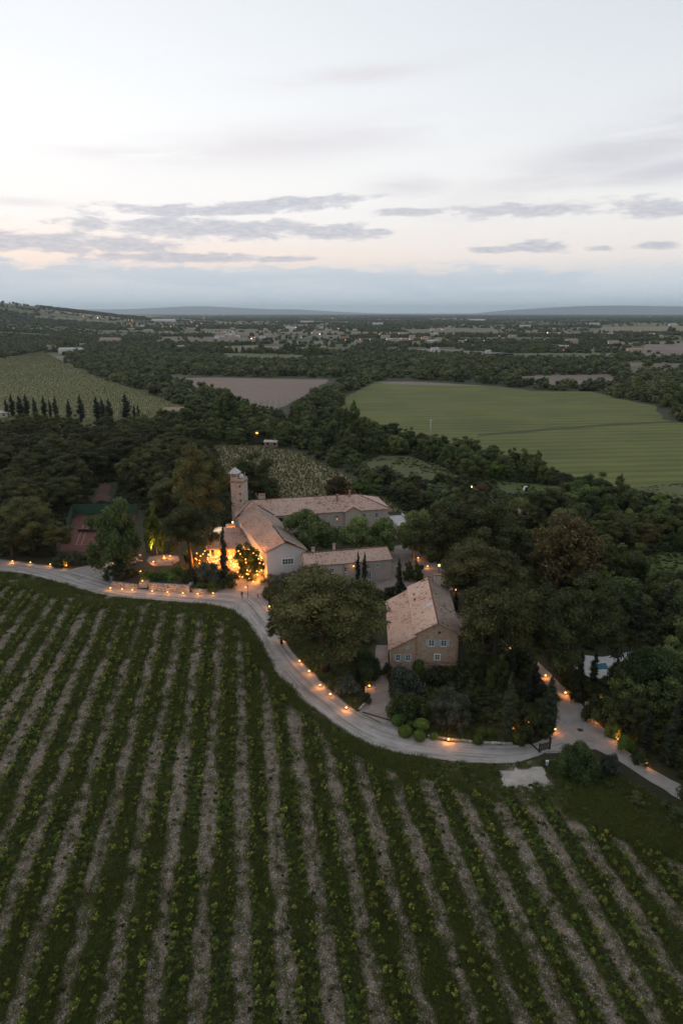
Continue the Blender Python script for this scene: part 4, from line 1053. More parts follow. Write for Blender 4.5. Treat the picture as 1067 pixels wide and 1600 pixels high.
# ---------------- fire-pit terrace with stone retaining wall and steps
def walls_poly(name, pts, z0, z1, th, mat, parent, stones=True, seed=0):
    """dry-stone wall along points (world), individual stones as relief joined in one mesh"""
    rr = random.Random(seed); mb = MB(); L = parent.location
    for i in range(len(pts) - 1):
        fr, ln = frame_on(pts[i], pts[i + 1]); fn = lambda t, d_, z: (lambda p: (p[0] - L.x, p[1] - L.y, p[2]))(fr(t, d_, z))
        mb.box(0, ln, -th, 0, z0, z1, fn=fn)
    o = mb.build(name, mat, parent)
    if stones:
        mb = MB()
        for i in range(len(pts) - 1):
            fr, ln = frame_on(pts[i], pts[i + 1]); fn = lambda t, d_, z: (lambda p: (p[0] - L.x, p[1] - L.y, p[2]))(fr(t, d_, z))
            z = z0
            while z < z1 - .1:
                hh = rr.uniform(.18, .32); t = rr.uniform(0, .3)
                while t < ln - .2:
                    ww = rr.uniform(.3, .7); dd = rr.uniform(.02, .09); mb.box(t + .02, min(t + ww - .03, ln), -.01, dd, z + .015, min(z + hh - .02, z1), fn=fn); t += ww
                z += hh
            t = 0
            while t < ln - .2:
                ww = rr.uniform(.3, .6); mb.box(t + .01, min(t + ww - .02, ln), -th - .04, .05, z1, z1 + rr.uniform(.06, .16), fn=fn); t += ww
        mb.build('facing_stones', mat, parent, kind='stuff')
    return o
TERR = [G(u, v) for u, v in ((175, 916), (205, 920.5), (214, 921.5))]
TERR2 = [G(u, v) for u, v in ((233, 922.5), (265, 924.5), (296, 926.5))]
RWl = root('retaining_wall', *TERR[1], 'dry-stone retaining wall below the fire-pit terrace, left of the stone steps', 'wall')
walls_poly('wall_core', TERR, -.3, 1.0, .6, M['drywall'], RWl, seed=3)
RWr = root('retaining_wall', *TERR2[1], 'dry-stone retaining wall below the fire-pit terrace, right of the stone steps', 'wall')
cR = TERR2[-1]; walls_poly('wall_core', TERR2 + [(cR[0] + 1.2, cR[1] + 7)], -.3, 1.55, .6, M['drywall'], RWr, seed=4)
LWl = root('low_wall', *G(330, 926), 'low curved stone wall with a small hedge, between terrace and plaza', 'wall')
walls_poly('wall_core', [G(u, v) for u, v in ((300, 925.5), (318, 928), (334, 926), (346, 919))], -.3, .8, .5, M['drywall'], LWl, seed=5)
sheet('terrace_ground', [G(178, 914), G(214, 919.5), (G(214, 919.5)[0], G(214, 895)[1]), G(232, 900), (G(234, 920.5)[0] + .2, G(234, 920.5)[1] + .4), G(294, 923.5), G(290, 885), G(284, 862), G(226, 862), G(200, 880), G(180, 895)], 1.0, M['garden'], ground=True, thick=1.0)
sheet('terrace_gravel', [(x_, y_) for x_, y_ in [G(u, v, 1.0) for u, v in ((229, 877), (233, 870), (255, 867), (278, 869), (281, 876), (268, 884), (240, 885))]], 1.06, M['warmgravel'], .2, 1, ground=True)
SS = root('stone_steps', *G(223, 917), 'narrow stone steps through the retaining wall, washed with orange light', 'steps')
for q in range(7):
    mb = MB(); mb.box(-1.15, 1.15, -.5 + q * .55, .12 + q * .55 + (3 if q == 6 else 0), -.2, .04 + (q + 1) * .145); mb.build('step', M['concrete'], SS)
FPt = root('fire_pit', *G(257, 874, 1.0), 'round stone fire pit with a burning flame on the gravel terrace', 'fire pit'); FPt.location.z = 1.0
mb = MB()
for q in range(12):
    t = q * math.pi / 6; mb.ball((math.cos(t) * .75, math.sin(t) * .75, .18), .24, .2, .2, seg=6, ring=4, lump=.2)
mb.build('stone_ring', M['rubble'], FPt, kind='stuff')
for q in range(5):
    t = q * 1.256; mb = MB(); mb.tube([(math.cos(t) * .18, math.sin(t) * .18, .1), (math.cos(t + .3) * .2, math.sin(t + .3) * .2, .45), (math.cos(t) * .06, math.sin(t) * .06, .8 + .3 * (q % 2))], [.16, .12, .01], 6); mb.build('flame', M['flame'], FPt, smooth=True)
lamp_light(FPt, 1.2, 260, (1, .45, .12), .4)
for q, (u, v, lb) in enumerate(((243, 880, 'round stone stool left of the fire pit'), (270, 880, 'round stone stool right of the fire pit'))):
    s_ = root('stone_stool', *G(u, v, 1.05), lb, 'stool', 'fire pit stools'); s_.location.z = 1.05; mb = MB(); mb.tube([(0, 0, 0), (0, 0, .45)], [.3, .34], 8); mb.build('seat', M['quoin'], s_)
# boulder mound left of the terrace
MDo = root('boulder_mound', *G(200, 885), 'mound of pale piled boulders behind the dark ivy-clad tree', 'rocks')
mbs = 0
for q in range(46):
    rr_ = rnd.random(); a_ = rnd.uniform(0, 6.28); rad_ = 3.0 * math.sqrt(rr_); zz = 2.0 * (1 - rr_) + .2; s_ = rnd.uniform(.35, .75)
    mb = MB(); mb.ball((rad_ * math.cos(a_) * 1.3, rad_ * math.sin(a_), zz), s_, s_ * .8, s_ * .6, seg=6, ring=4, lump=.3); mb.build('boulder', M['drywall'], MDo)

# ---------------- tennis court
sheet('tennis_court', [(-81.8, 201.2), (-63.2, 201.2), (-55.0, 168.0), (-73.6, 168.0)], .03, M['court'], ground=True)
def cq(a, b):   # court coords: a across 0..1, b along 0..1 (front to back)
    f = (-73.6 + a * 18.6, 168.0); g = (-81.8 + a * 18.6, 201.2); return (f[0] + (g[0] - f[0]) * b, f[1] + (g[1] - f[1]) * b)
def cline(a, b, c, d_, w_=.12):
    p, q = Vector(cq(a, b)), Vector(cq(c, d_)); e = (q - p).normalized(); n = Vector((-e.y, e.x)) * w_
    sheet('court_line', [tuple(p - n), tuple(q - n), tuple(q + n), tuple(p + n)], .036 + .0001 * rnd.random(), M['courtline'], ground=True)
for L_ in ((.2, .17, .2, .83), (.8, .17, .8, .83), (.275, .17, .275, .83), (.725, .17, .725, .83), (.2, .17, .8, .17), (.2, .83, .8, .83), (.275, .32, .725, .32), (.275, .68, .725, .68), (.5, .32, .5, .68)): cline(*L_)
NTt = root('tennis_net', *cq(.5, .5), 'low tennis net with white band across the red clay court', 'net')
p, q = Vector(cq(.16, .5)) - NTt.location.xy, Vector(cq(.84, .5)) - NTt.location.xy
mb = MB(); mb.poly([(p.x, p.y, .1), (q.x, q.y, .1), (q.x, q.y, .95), (p.x, p.y, .95)]); mb.box(p.x, q.x, p.y - .02, p.y + .02, .1, .9); mb.build('net', M['dark'], NTt)
mb = MB(); mb.box(p.x, q.x, p.y - .05, p.y + .05, .97, 1.04); mb.build('net_band', M['quoin'], NTt)
for e_p in (p, q): mb = MB(); mb.tube([(e_p.x, e_p.y, 0), (e_p.x, e_p.y, 1.1)], .05, 6); mb.build('post', M['dark'], NTt)
def screen(name, A, B, h, label):
    A, B = Vector(A), Vector(B); o = root(name, *A, label, 'fence'); n = max(2, int((B - A).length / 3)); Lc = Vector(A)
    for i in range(n):
        a, b = A.lerp(B, i / n) - Lc, A.lerp(B, (i + 1) / n) - Lc; e = (b - a).normalized(); nn = Vector((-e.y, e.x)) * .03
        mb = MB(); sg = .04 * (i % 2)
        mb.v = [(a.x - nn.x, a.y - nn.y, .3), (b.x - nn.x, b.y - nn.y, .3), (b.x + nn.x, b.y + nn.y, .3), (a.x + nn.x, a.y + nn.y, .3), (a.x - nn.x, a.y - nn.y, h - sg), (b.x - nn.x, b.y - nn.y, h), (b.x + nn.x, b.y + nn.y, h), (a.x + nn.x, a.y + nn.y, h - sg)]
        mb.f = [(0, 3, 2, 1), (4, 5, 6, 7), (0, 1, 5, 4), (1, 2, 6, 5), (2, 3, 7, 6), (3, 0, 4, 7)]; mb.m = [0] * 6; mb.build('windbreak_panel', M['screen'], o)
    for i in range(n + 1):
        a = A.lerp(B, i / n) - Lc; mb = MB(); mb.tube([(a.x, a.y, -.2), (a.x, a.y, h + .15)], .045, 5); mb.build('post', M['dark'], o)
screen('court_fence', (-82.6, 202.2), (-62.6, 202.2), 3.4, 'green windbreak fence along the back of the red clay tennis court')
screen('court_fence', (-82.6, 202.0), (-78.4, 186), 3.2, 'green windbreak fence down the left side of the tennis court')

# ---------------- small things by the road
GT = root('swing_gate', *G(850, 1176), 'low dark-framed gate panel standing open at the road junction', 'gate')
fr, ln = frame_on(G(842, 1176), G(858, 1171)); fn = lambda t, d_, z: (lambda p: (p[0] - GT.location.x, p[1] - GT.location.y, p[2]))(fr(t, d_, z))
mb = MB(); mb.box(-.08, .08, -.08, .08, -.2, 1.5, fn=fn); mb.build('post', M['dark'], GT); mb = MB(); mb.box(ln - .1, ln + .1, -.1, .1, -.2, 2.0, fn=fn); mb.build('post', M['dark'], GT)
mb = MB(); mb.box(.1, ln - .1, -.03, .03, 1.2, 1.3, fn=fn); mb.box(.1, ln - .1, -.03, .03, .2, .3, fn=fn); mb.build('rail', M['dark'], GT)
for q in range(5): mb = MB(); t = .2 + q * (ln - .4) / 5; mb.box(t, t + (ln - .4) / 5 - .05, -.015, .015, .32, 1.18, fn=fn); mb.build('slat', M['wood'], GT)
def drain(name, A, B, w_, label, h=.0):
    A, B = Vector(G(*A)), Vector(G(*B)); o = root(name, *A, label, 'drain' if 'drain' in name or 'grate' in name else 'kerb'); fr, ln = frame_on(A, B)
    fn = lambda t, d_, z: (lambda p: (p[0] - o.location.x, p[1] - o.location.y, p[2]))(fr(t, d_, z)); mb = MB(); mb.box(0, ln, -w_, w_, -.02, .055 + h, fn=fn); mb.build('cover', M['dark'], o)
drain('channel_drain', (566, 1113), (613, 1127), .16, 'dark channel drain across the mouth of the farmhouse driveway', .02)
drain('channel_drain', (824, 1158), (844, 1176), .14, 'dark channel drain across the road beside the swing gate', .02)
drain('drain_grate', (902, 1141), (910, 1141), .35, 'small square drain grate in the middle of the side road')
def kerb(px, label, h=.25, mat='drywall'):
    P = [Vector(G(*p)) for p in px]; o = root('kerb', *P[0], label, 'kerb'); 
    for i in range(len(P) - 1):
        fr, ln = frame_on(P[i], P[i + 1]); n = max(1, int(ln / .9))
        for q in range(n):
            fn = lambda t, d_, z: (lambda p: (p[0] - o.location.x, p[1] - o.location.y, p[2]))(fr(t, d_, z)); mb = MB(); mb.box(ln * q / n + .02, ln * (q + 1) / n - .02, -.16, .14, -.1, h + rnd.uniform(-.03, .03), fn=fn); mb.build('stone', M[mat], o)
kerb([(668, 1151), (700, 1156), (740, 1160), (765, 1162), (800, 1163)], 'low pale stone kerb along the garden bed beside the round box balls')
kerb([(571, 1066), (572, 1098), (561, 1110)], 'stone kerb along the left side of the farmhouse driveway')
SGn = root('road_sign', *G(915, 1111), 'small white sign on a post at the edge of the side road', 'sign')
mb = MB(); mb.tube([(0, 0, 0), (0, 0, 1.3)], .04, 5); mb.build('post', M['wood'], SGn); mb = MB(); mb.box(-.3, .3, -.06, -.02, 1.0, 1.65); mb.build('panel', M['canvas'], SGn)
PTt = root('marker_post', *G(854, 1197), 'small pale blue marker post on the dry verge above the gravel pad', 'post')
mb = MB(); mb.box(-.16, .16, -.12, .12, -.1, .75); mb.build('body', plain('pale_blue_paint', (.25, .42, .55), .6), PTt); mb = MB(); mb.box(-.2, .2, -.15, .15, .75, .85); mb.build('cap', M['frame'], PTt)
for (u, v, h, lb) in ((387.6, 935, 2.1, 'thin dark post standing beside the person on the plaza'), (403, 934, .9, 'short dark bollard on the gravel plaza right of the person'), (387, 921, 1.0, 'short dark post at the foot of the plaza steps')):
    o_ = root('bollard', *G(u, v), lb, 'post', 'plaza posts'); mb = MB(); mb.tube([(0, 0, -.1), (0, 0, h)], .07, 6); mb.ball((0, 0, h), .1, .1, .1, seg=6, ring=4); mb.build('shaft', M['dark'], o_)
# utility poles
for (u, vb, vt, lb, hh) in ((672, 684, 655, 'tall pale utility pole standing at the edge of the big green field', 1), (418, 690, 660, 'dark utility pole above the hut at the small vineyard', 1), (517, 594, 575, 'utility pole at the far corner of the brown ploughed field', 1), (189, 645, 622, 'thin utility pole near the cypress row', 1)):
    x, y = G(u, vb); h = height_at(vt, y); o_ = root('utility_pole', x, y, lb, 'pole', 'utility poles'); mb = MB(); mb.tube([(0, 0, -.5), (0, 0, h)], [.22, .14], 7); mb.build('shaft', M['zinc'] if u == 672 else M['wood'], o_, smooth=True)
    mb = MB(); mb.box(-1.0, 1.0, -.08, .08, h - .6, h - .45); mb.build('crossarm', M['zinc'] if u == 672 else M['wood'], o_)
    for q in (-.9, 0, .9): mb = MB(); mb.ball((q, 0, h - .35), .1, .1, .16, seg=6, ring=4); mb.build('insulator', M['frame'], o_)

# pools
def pool(px_t, px_w, label, z=.05):
    sheet('pool_terrace', px_t, z, M['poolstone'], .1, 1); o = sheet('pool_water', px_w, z + .012, M['water']); return o
pool([(896, 1040), (900, 1023), (940, 1027), (998, 1016), (1010, 1028), (985, 1050), (930, 1062), (905, 1052)], [(930, 1047), (931, 1038), (946, 1036), (950, 1046)], '')
pool([(672, 850), (680, 836), (722, 835), (730, 848)], [(682, 845), (688, 839), (716, 838), (720, 845)], '')
# sun lounger by the pool (blue towel)
SLo = root('sun_lounger', *G(988, 1024), 'sun lounger with dark blue towel on the pale pool terrace', 'lounger'); mb = MB(); mb.box(-.95, .4, -.3, .3, .28, .34); mb.build('seat', plain('blue_towel', (.03, .08, .3), .8), SLo); mb = MB(); mb.box(.4, .45, -.3, .3, .3, .9); mb.build('backrest', M['frame'], SLo)
for sx_ in (-.8, .3):
    for sy_ in (-.25, .25): mb = MB(); mb.tube([(sx_, sy_, 0), (sx_, sy_, .28)], .03, 4); mb.build('leg', M['frame'], SLo)
# hidden house on the right, only its gable shows
def small_house(name, x, y, w_, l_, h, rz, wm, rm, label, cat='house', group=None, tiles=False, z=None, win=2, pitch=.35):
    z = float(ground_z(x, y)) if z is None else z
    o = empty(name, (x, y, z), 0, label, cat, group); ca, sa = math.cos(rz), math.sin(rz)
    f = lambda a, b, c: (x + a * ca - b * sa, y + a * sa + b * ca, c + 0.0)
    rz_ = h + w_ / 2 * pitch
    mb = MB(); g = lambda a, b, c: (a * ca - b * sa, a * sa + b * ca, c)
    ring = [(-l_ / 2, -w_ / 2, h), (l_ / 2, -w_ / 2, h), (l_ / 2, 0, rz_), (l_ / 2, w_ / 2, h), (-l_ / 2, w_ / 2, h), (-l_ / 2, 0, rz_)]
    for i in range(6):
        a, b = ring[i], ring[(i + 1) % 6]; mb.poly([g(a[0], a[1], -1), g(b[0], b[1], -1), g(*b), g(*a)])
    mb.build('wall', wm, o)
    ov = .3
    for sgn in (-1, 1):
        P = [g(-l_ / 2 - ov, sgn * (w_ / 2 + ov), h - ov * pitch + .05), g(l_ / 2 + ov, sgn * (w_ / 2 + ov), h - ov * pitch + .05), g(l_ / 2 + ov, 0, rz_ + .05), g(-l_ / 2 - ov, 0, rz_ + .05)]
        if sgn > 0: P = [P[1], P[0], P[3], P[2]]
        mb = MB(); mb.poly(P); mb.poly([(p[0], p[1], p[2] - .15) for p in P][::-1])
        for i in range(4): a, b = P[i], P[(i + 1) % 4]; mb.poly([a, b, (b[0], b[1], b[2] - .15), (a[0], a[1], a[2] - .15)][::-1])
        mb.build('roof', rm, o)
    for q in range(win):
        t = -l_ / 2 + l_ * (q + .5) / win; mb = MB(); mb.box(t - .45, t + .45, -w_ / 2 - .05, -w_ / 2 + .02, h * .35, h * .35 + 1.3, fn=g); mb.build('window', M['glass'], o)
    mb = MB(); mb.box(l_ * .25 - .4, l_ * .25 + .4, -.3, .3, rz_ - .4, rz_ + .9, fn=g); mb.build('chimney', wm, o)
    return o
tilef = plain('distant_roof_tiles', (.30, .20, .15), .9, .3, .8)
tilep = plain('distant_pale_roof', (.42, .38, .34), .9, .2, .8)
hx, hy = G(810, 822)
small_house('garden_house', hx, hy, 6, 9, 4.5, R(60), M['white'], tilef, 'small white house with red tiled roof half hidden among the trees right of the pool')
gx_, gy_ = G(821, 766)
GD_ = root('garden_igloo', gx_, gy_, 'small white domed garden shelter on the lawn among the trees', 'shelter'); mb = MB(); mb.ball((0, 0, .1), 1.0, 1.0, 1.5, seg=10, ring=8); mb.build('dome', M['frame'], GD_, smooth=True); mb = MB(); mb.box(-.5, .5, -1.35, -.9, 0, 1.4); mb.build('opening', M['dark'], GD_)
# hut at the small vineyard
hx, hy = G(425, 697)
small_house('field_hut', hx, hy, 3.4, 6.5, 2.3, R(-8), M['rubble'], tilep, 'low field hut at the top of the small vineyard below the utility pole', 'hut', win=2)
# low farm on the left edge of the tree belt
for (u, v, w_, l_, h, a_, lb, rm) in ((287, 650, 9, 22, 3.8, 4, 'long low farm building with tiled roof between the cypress row and the tree belt', tilef), (318, 649, 7, 13, 3.4, -6, 'grey-roofed farm shed at the right end of the long low farm building', tilep), (262, 652, 6, 8, 3.2, 15, 'little lean-to shed at the left end of the long low farm building', tilef), (2, 652, 6, 8, 3, 20, 'pale house half hidden at the left end of the cypress row', tilep)):
    x, y = G(u, v); small_house('farm_building', x, y, w_, l_, h, R(a_), M['cream'], rm, lb, 'farm building')

# ---------------- far houses
farwall = plain('distant_render', (.42, .37, .32), .9, .1, .2); farwhite = plain('distant_white_render', (.55, .56, .57), .9)
FH = [  # u, v, width px, metres high, wall, roof, label
    (112, 552, 34, 6, farwhite, tilep, 'long white two-storey building on the slope above the left field'), (81, 546, 13, 6, farwall, tilef, 'small pale house just left of the long white building'),
    (173, 535, 30, 6, farwall, tilef, 'broad beige farmhouse with tiled roof in the wood above the left field'), (130, 541, 9, 4, farwall, tilef, 'low outbuilding right of the long white building'),
    (256, 503, 34, 7, farwhite, tilep, 'long white warehouse far off beyond the hillside vineyard'), (283, 545, 10, 5, farwall, tilep, 'pale house showing through the trees left of the pale strip field'),
    (892, 536, 18, 7, farwall, tilef, 'large beige house right of centre behind the green strip field'), (957, 538, 16, 6, farwall, tilef, 'beige farmhouse beside the pinkish field'),
    (993, 553, 28, 7, farwall, tilef, 'big rambling pink-roofed farmhouse at the edge of the right-hand wood'), (880, 545, 14, 5, farwall, tilep, 'low pale barn in front of the large beige house'),
    (679, 550, 12, 6, farwhite, tilep, 'small white house at the left end of the fallow field'), (650, 538, 11, 5, farwall, tilef, 'beige village house below the cluster of street lamps'),
    (560, 536, 12, 5, farwall, tilef, 'village house among dark trees below the pair of orange lamps'), (762, 553, 8, 5, farwhite, tilep, 'small white house on the right end of the fallow field'),
    (820, 512, 16, 8, farwall, tilep, 'pale depot far away left of the pale right field'), (928, 508, 14, 8, farwhite, tilep, 'white depot far away at the edge of the pale right field'),
    (1050, 509, 12, 8, farwhite, tilep, 'white barn on the far right field by a lone tree'), (690, 517, 14, 8, farwall, tilef, 'far village house right of the pale middle field'),
    (380, 525, 18, 7, farwall, tilef, 'pinkish village house left of the orange glow'), (345, 524, 16, 7, farwall, tilef, 'village house at the left end of the far village'),
    (420, 527, 14, 7, farwall, tilef, 'village house right of the orange glow'), (455, 515, 16, 8, farwhite, tilep, 'pale hall in the plain beyond the far village'),
    (365, 531, 14, 6, farwall, tilef, 'low village house in front of the orange glow'), (300, 517, 12, 7, farwall, tilef, 'lone house on the wooded slope left of the far village'),
    (720, 536, 9, 5, farwall, tilef, 'small house below the orange lamps right of centre'), (602, 528, 13, 6, farwall, tilef, 'village house under the cluster of street lamps'),
    (630, 533, 10, 5, farwall, tilep, 'pale-roofed village house right of the lamp cluster'), (540, 530, 10, 5, farwall, tilef, 'small house at the left end of the lamp row'),
    (232, 520, 14, 6, farwall, tilef, 'tiled house on the wooded slope above the beige farmhouse'), (205, 516, 10, 6, farwall, tilef, 'small house high on the left slope'),
    (800, 527, 12, 5, farwall, tilef, 'house in the plain left of the bright white lamp'), (870, 523, 10, 5, farwhite, tilep, 'white house right of the bright white lamp'),
    (505, 545, 8, 4, farwall, tilef, 'little house behind the pale strip field'), (590, 508, 16, 8, farwhite, tilep, 'pale sheds far beyond the village centre'),
    (745, 502, 24, 8, farwhite, tilep, 'long pale greenhouse far away in the right plain'), (480, 505, 20, 8, farwall, tilep, 'long pale shed far away left of centre')]
for (u, v, wp, h, wm, rm, lb) in FH:
    x, y = G(u, v); gz = float(ground_z(x, y))
    if gz > 3:   # move forward along the sight line until the ground is met
        for _ in range(30):
            x2, y2 = G(u, v, float(ground_z(x, y))) if ground_z(x, y) < 58 else (x, y)
            x, y = x * .6 + x2 * .4, y * .6 + y2 * .4
    l_ = wp / _F * y; small_house('house', x, y, max(5, l_ * .42), l_, h, R(rnd.uniform(-14, 14)), wm, rm, lb, 'house', 'far houses in the plain', win=3 if wp > 9 else 1)
    ALLTREES.append((x, y, l_ * .6)); ALLTREES.append((x, y - l_ * .8, l_ * .5))
vr = random.Random(77); ORDH = ['leftmost', 'second', 'third', 'fourth', 'fifth', 'sixth', 'seventh', 'eighth', 'ninth', 'tenth', 'eleventh', 'twelfth', 'thirteenth', 'fourteenth', 'fifteenth', 'sixteenth', 'seventeenth', 'eighteenth']
for (u0, u1, v0, v1, n, lb) in ((335, 485, 513, 531, 15, 'tiny pale house of the far village left of centre'), (590, 700, 512, 536, 13, 'tiny pale house of the far village around the orange lamp cluster'), (720, 1060, 500, 530, 18, 'tiny pale house strewn over the right-hand plain'), (190, 310, 498, 514, 7, 'tiny pale house on the plain below the left hillside'), (500, 600, 500, 525, 7, 'tiny pale house in the middle of the far plain')):
    uv_ = sorted((vr.uniform(u0, u1), vr.uniform(v0, v1)) for _ in range(n))
    for q in range(n):
        u, v = uv_[q]; x, y = G(u, v); l_ = vr.uniform(9, 15); w_ = vr.uniform(7, 9); h = vr.uniform(4, 6.5); mb = MB()
        mb.box(-l_ / 2, l_ / 2, -w_ / 2, w_ / 2, -1, h)
        e = .4; mb.poly([(-l_ / 2 - e, -w_ / 2 - e, h - .1), (l_ / 2 + e, -w_ / 2 - e, h - .1), (l_ / 2 + e, 0, h + 2), (-l_ / 2 - e, 0, h + 2)], 1); mb.poly([(l_ / 2 + e, w_ / 2 + e, h - .1), (-l_ / 2 - e, w_ / 2 + e, h - .1), (-l_ / 2 - e, 0, h + 2), (l_ / 2 + e, 0, h + 2)], 1)
        for s_ in (-1, 1): mb.poly([(s_ * l_ / 2, -w_ / 2, h), (s_ * l_ / 2, w_ / 2, h), (s_ * l_ / 2, 0, h + 1.9)])
        o_ = mb.build('house', [farwall if vr.random() < .7 else farwhite, tilef if vr.random() < .7 else tilep], loc=(x, y, float(ground_z(x, y)))); o_.rotation_euler.z = vr.uniform(-.6, .6); tag(o_, (ORDH[q] + lb.replace('tiny pale house', ' tiny pale house') + ', from left'), 'house', lb.replace('tiny pale house', 'tiny houses'))
# ---------------- far street lamps
FLp = [(541, 491, 'r'), (544.5, 491, 'r'), (548, 491, 'r'), (551.5, 491, 'r'), (555, 491, 'r'), (529, 513, 'o'), (539.5, 531, 'o'), (562.5, 530, 'o'), (578, 530, 'o'), (593, 522, 'o'), (604.6, 521, 'o'), (603.5, 530, 'o'), (622.5, 521, 'o'), (626, 529, 'o'),
       (658, 528, 'o'), (708, 521.5, 'o'), (727.6, 531, 'o'), (756, 532, 'o'), (855, 520, 'w'), (152, 483.5, 'w'), (130, 484, 'o'), (195, 485.5, 'r'), (200, 485.5, 'r'), (205, 485.5, 'r'), (316, 492, 'r'), (320, 494, 'o'), (327, 490, 'o'), (332, 491, 'o'), (318, 498, 'w'), (350, 492, 'w'), (267, 511, 'o'),
       (299, 505, 'o'), (308, 510, 'o'), (315, 507, 'o'), (393, 529, 'w'), (398, 527, 'r'), (471, 527, 'o'), (499.5, 522, 'w'), (487, 520, 'o'), (880, 547, 'r'), (950, 536, 'o'), (640, 530, 'o'), (520, 497, 'o'), (462, 512, 'o'), (690, 515, 'o'), (780, 525, 'o'), (433, 503, 'o')]
ORDW = ['leftmost', 'second', 'third', 'fourth', 'fifth', 'sixth', 'seventh', 'eighth', 'ninth', 'tenth', 'eleventh', 'twelfth', 'thirteenth', 'fourteenth', 'fifteenth', 'sixteenth', 'seventeenth', 'eighteenth', 'nineteenth', 'twentieth'] + ['%d%s' % (i_, 'st' if i_ % 10 == 1 else 'nd' if i_ % 10 == 2 else 'rd' if i_ % 10 == 3 else 'th') for i_ in range(21, 60)]
FLp.sort(); rank = {}
for q, (u, v, c) in enumerate(FLp):
    rank[c] = rank.get(c, 0) + 1; od = ORDW[rank[c] - 1]
    zz = 7.0; vv = max(v, 492.5) if not (u < 260 and v < 490) else v
    if u < 260 and v < 490: x, y = (u - 533.5) / 1112 * 3300, 3300.0; g_ = float(ground_z(x, y)); zt = g_ + 8
    else:
        x, y = G(u, vv, zz); g_ = float(ground_z(x, y)); zt = g_ + zz
    o_ = empty('street_lamp', (x, y, g_), 0, {'r': '%s of the tiny reddish lamps glowing far off, counted from the left', 'o': '%s of the tiny orange street lamps among the far houses, from the left', 'w': '%s of the bright whitish lamps far off in the plain, from the left'}[c] % od, 'lamp', {'r': 'far reddish lamps', 'o': 'far orange street lamps', 'w': 'far whitish lamps'}[c])
    s_ = y / 1067 * (.62 if c != 'w' else .8)
    s_ = min(s_, 5.5)
    mb = MB(); mb.ball((0, 0, zt - g_), s_, s_, s_, seg=8, ring=6); mb.build('lamp_head', M[{'r': 'farred', 'o': 'farglow', 'w': 'farwhite'}[c]], o_, smooth=True)
    mb = MB(); mb.tube([(0, 0, -1), (0, 0, zt - g_)], .1, 5); mb.build('pole', M['dark'], o_)

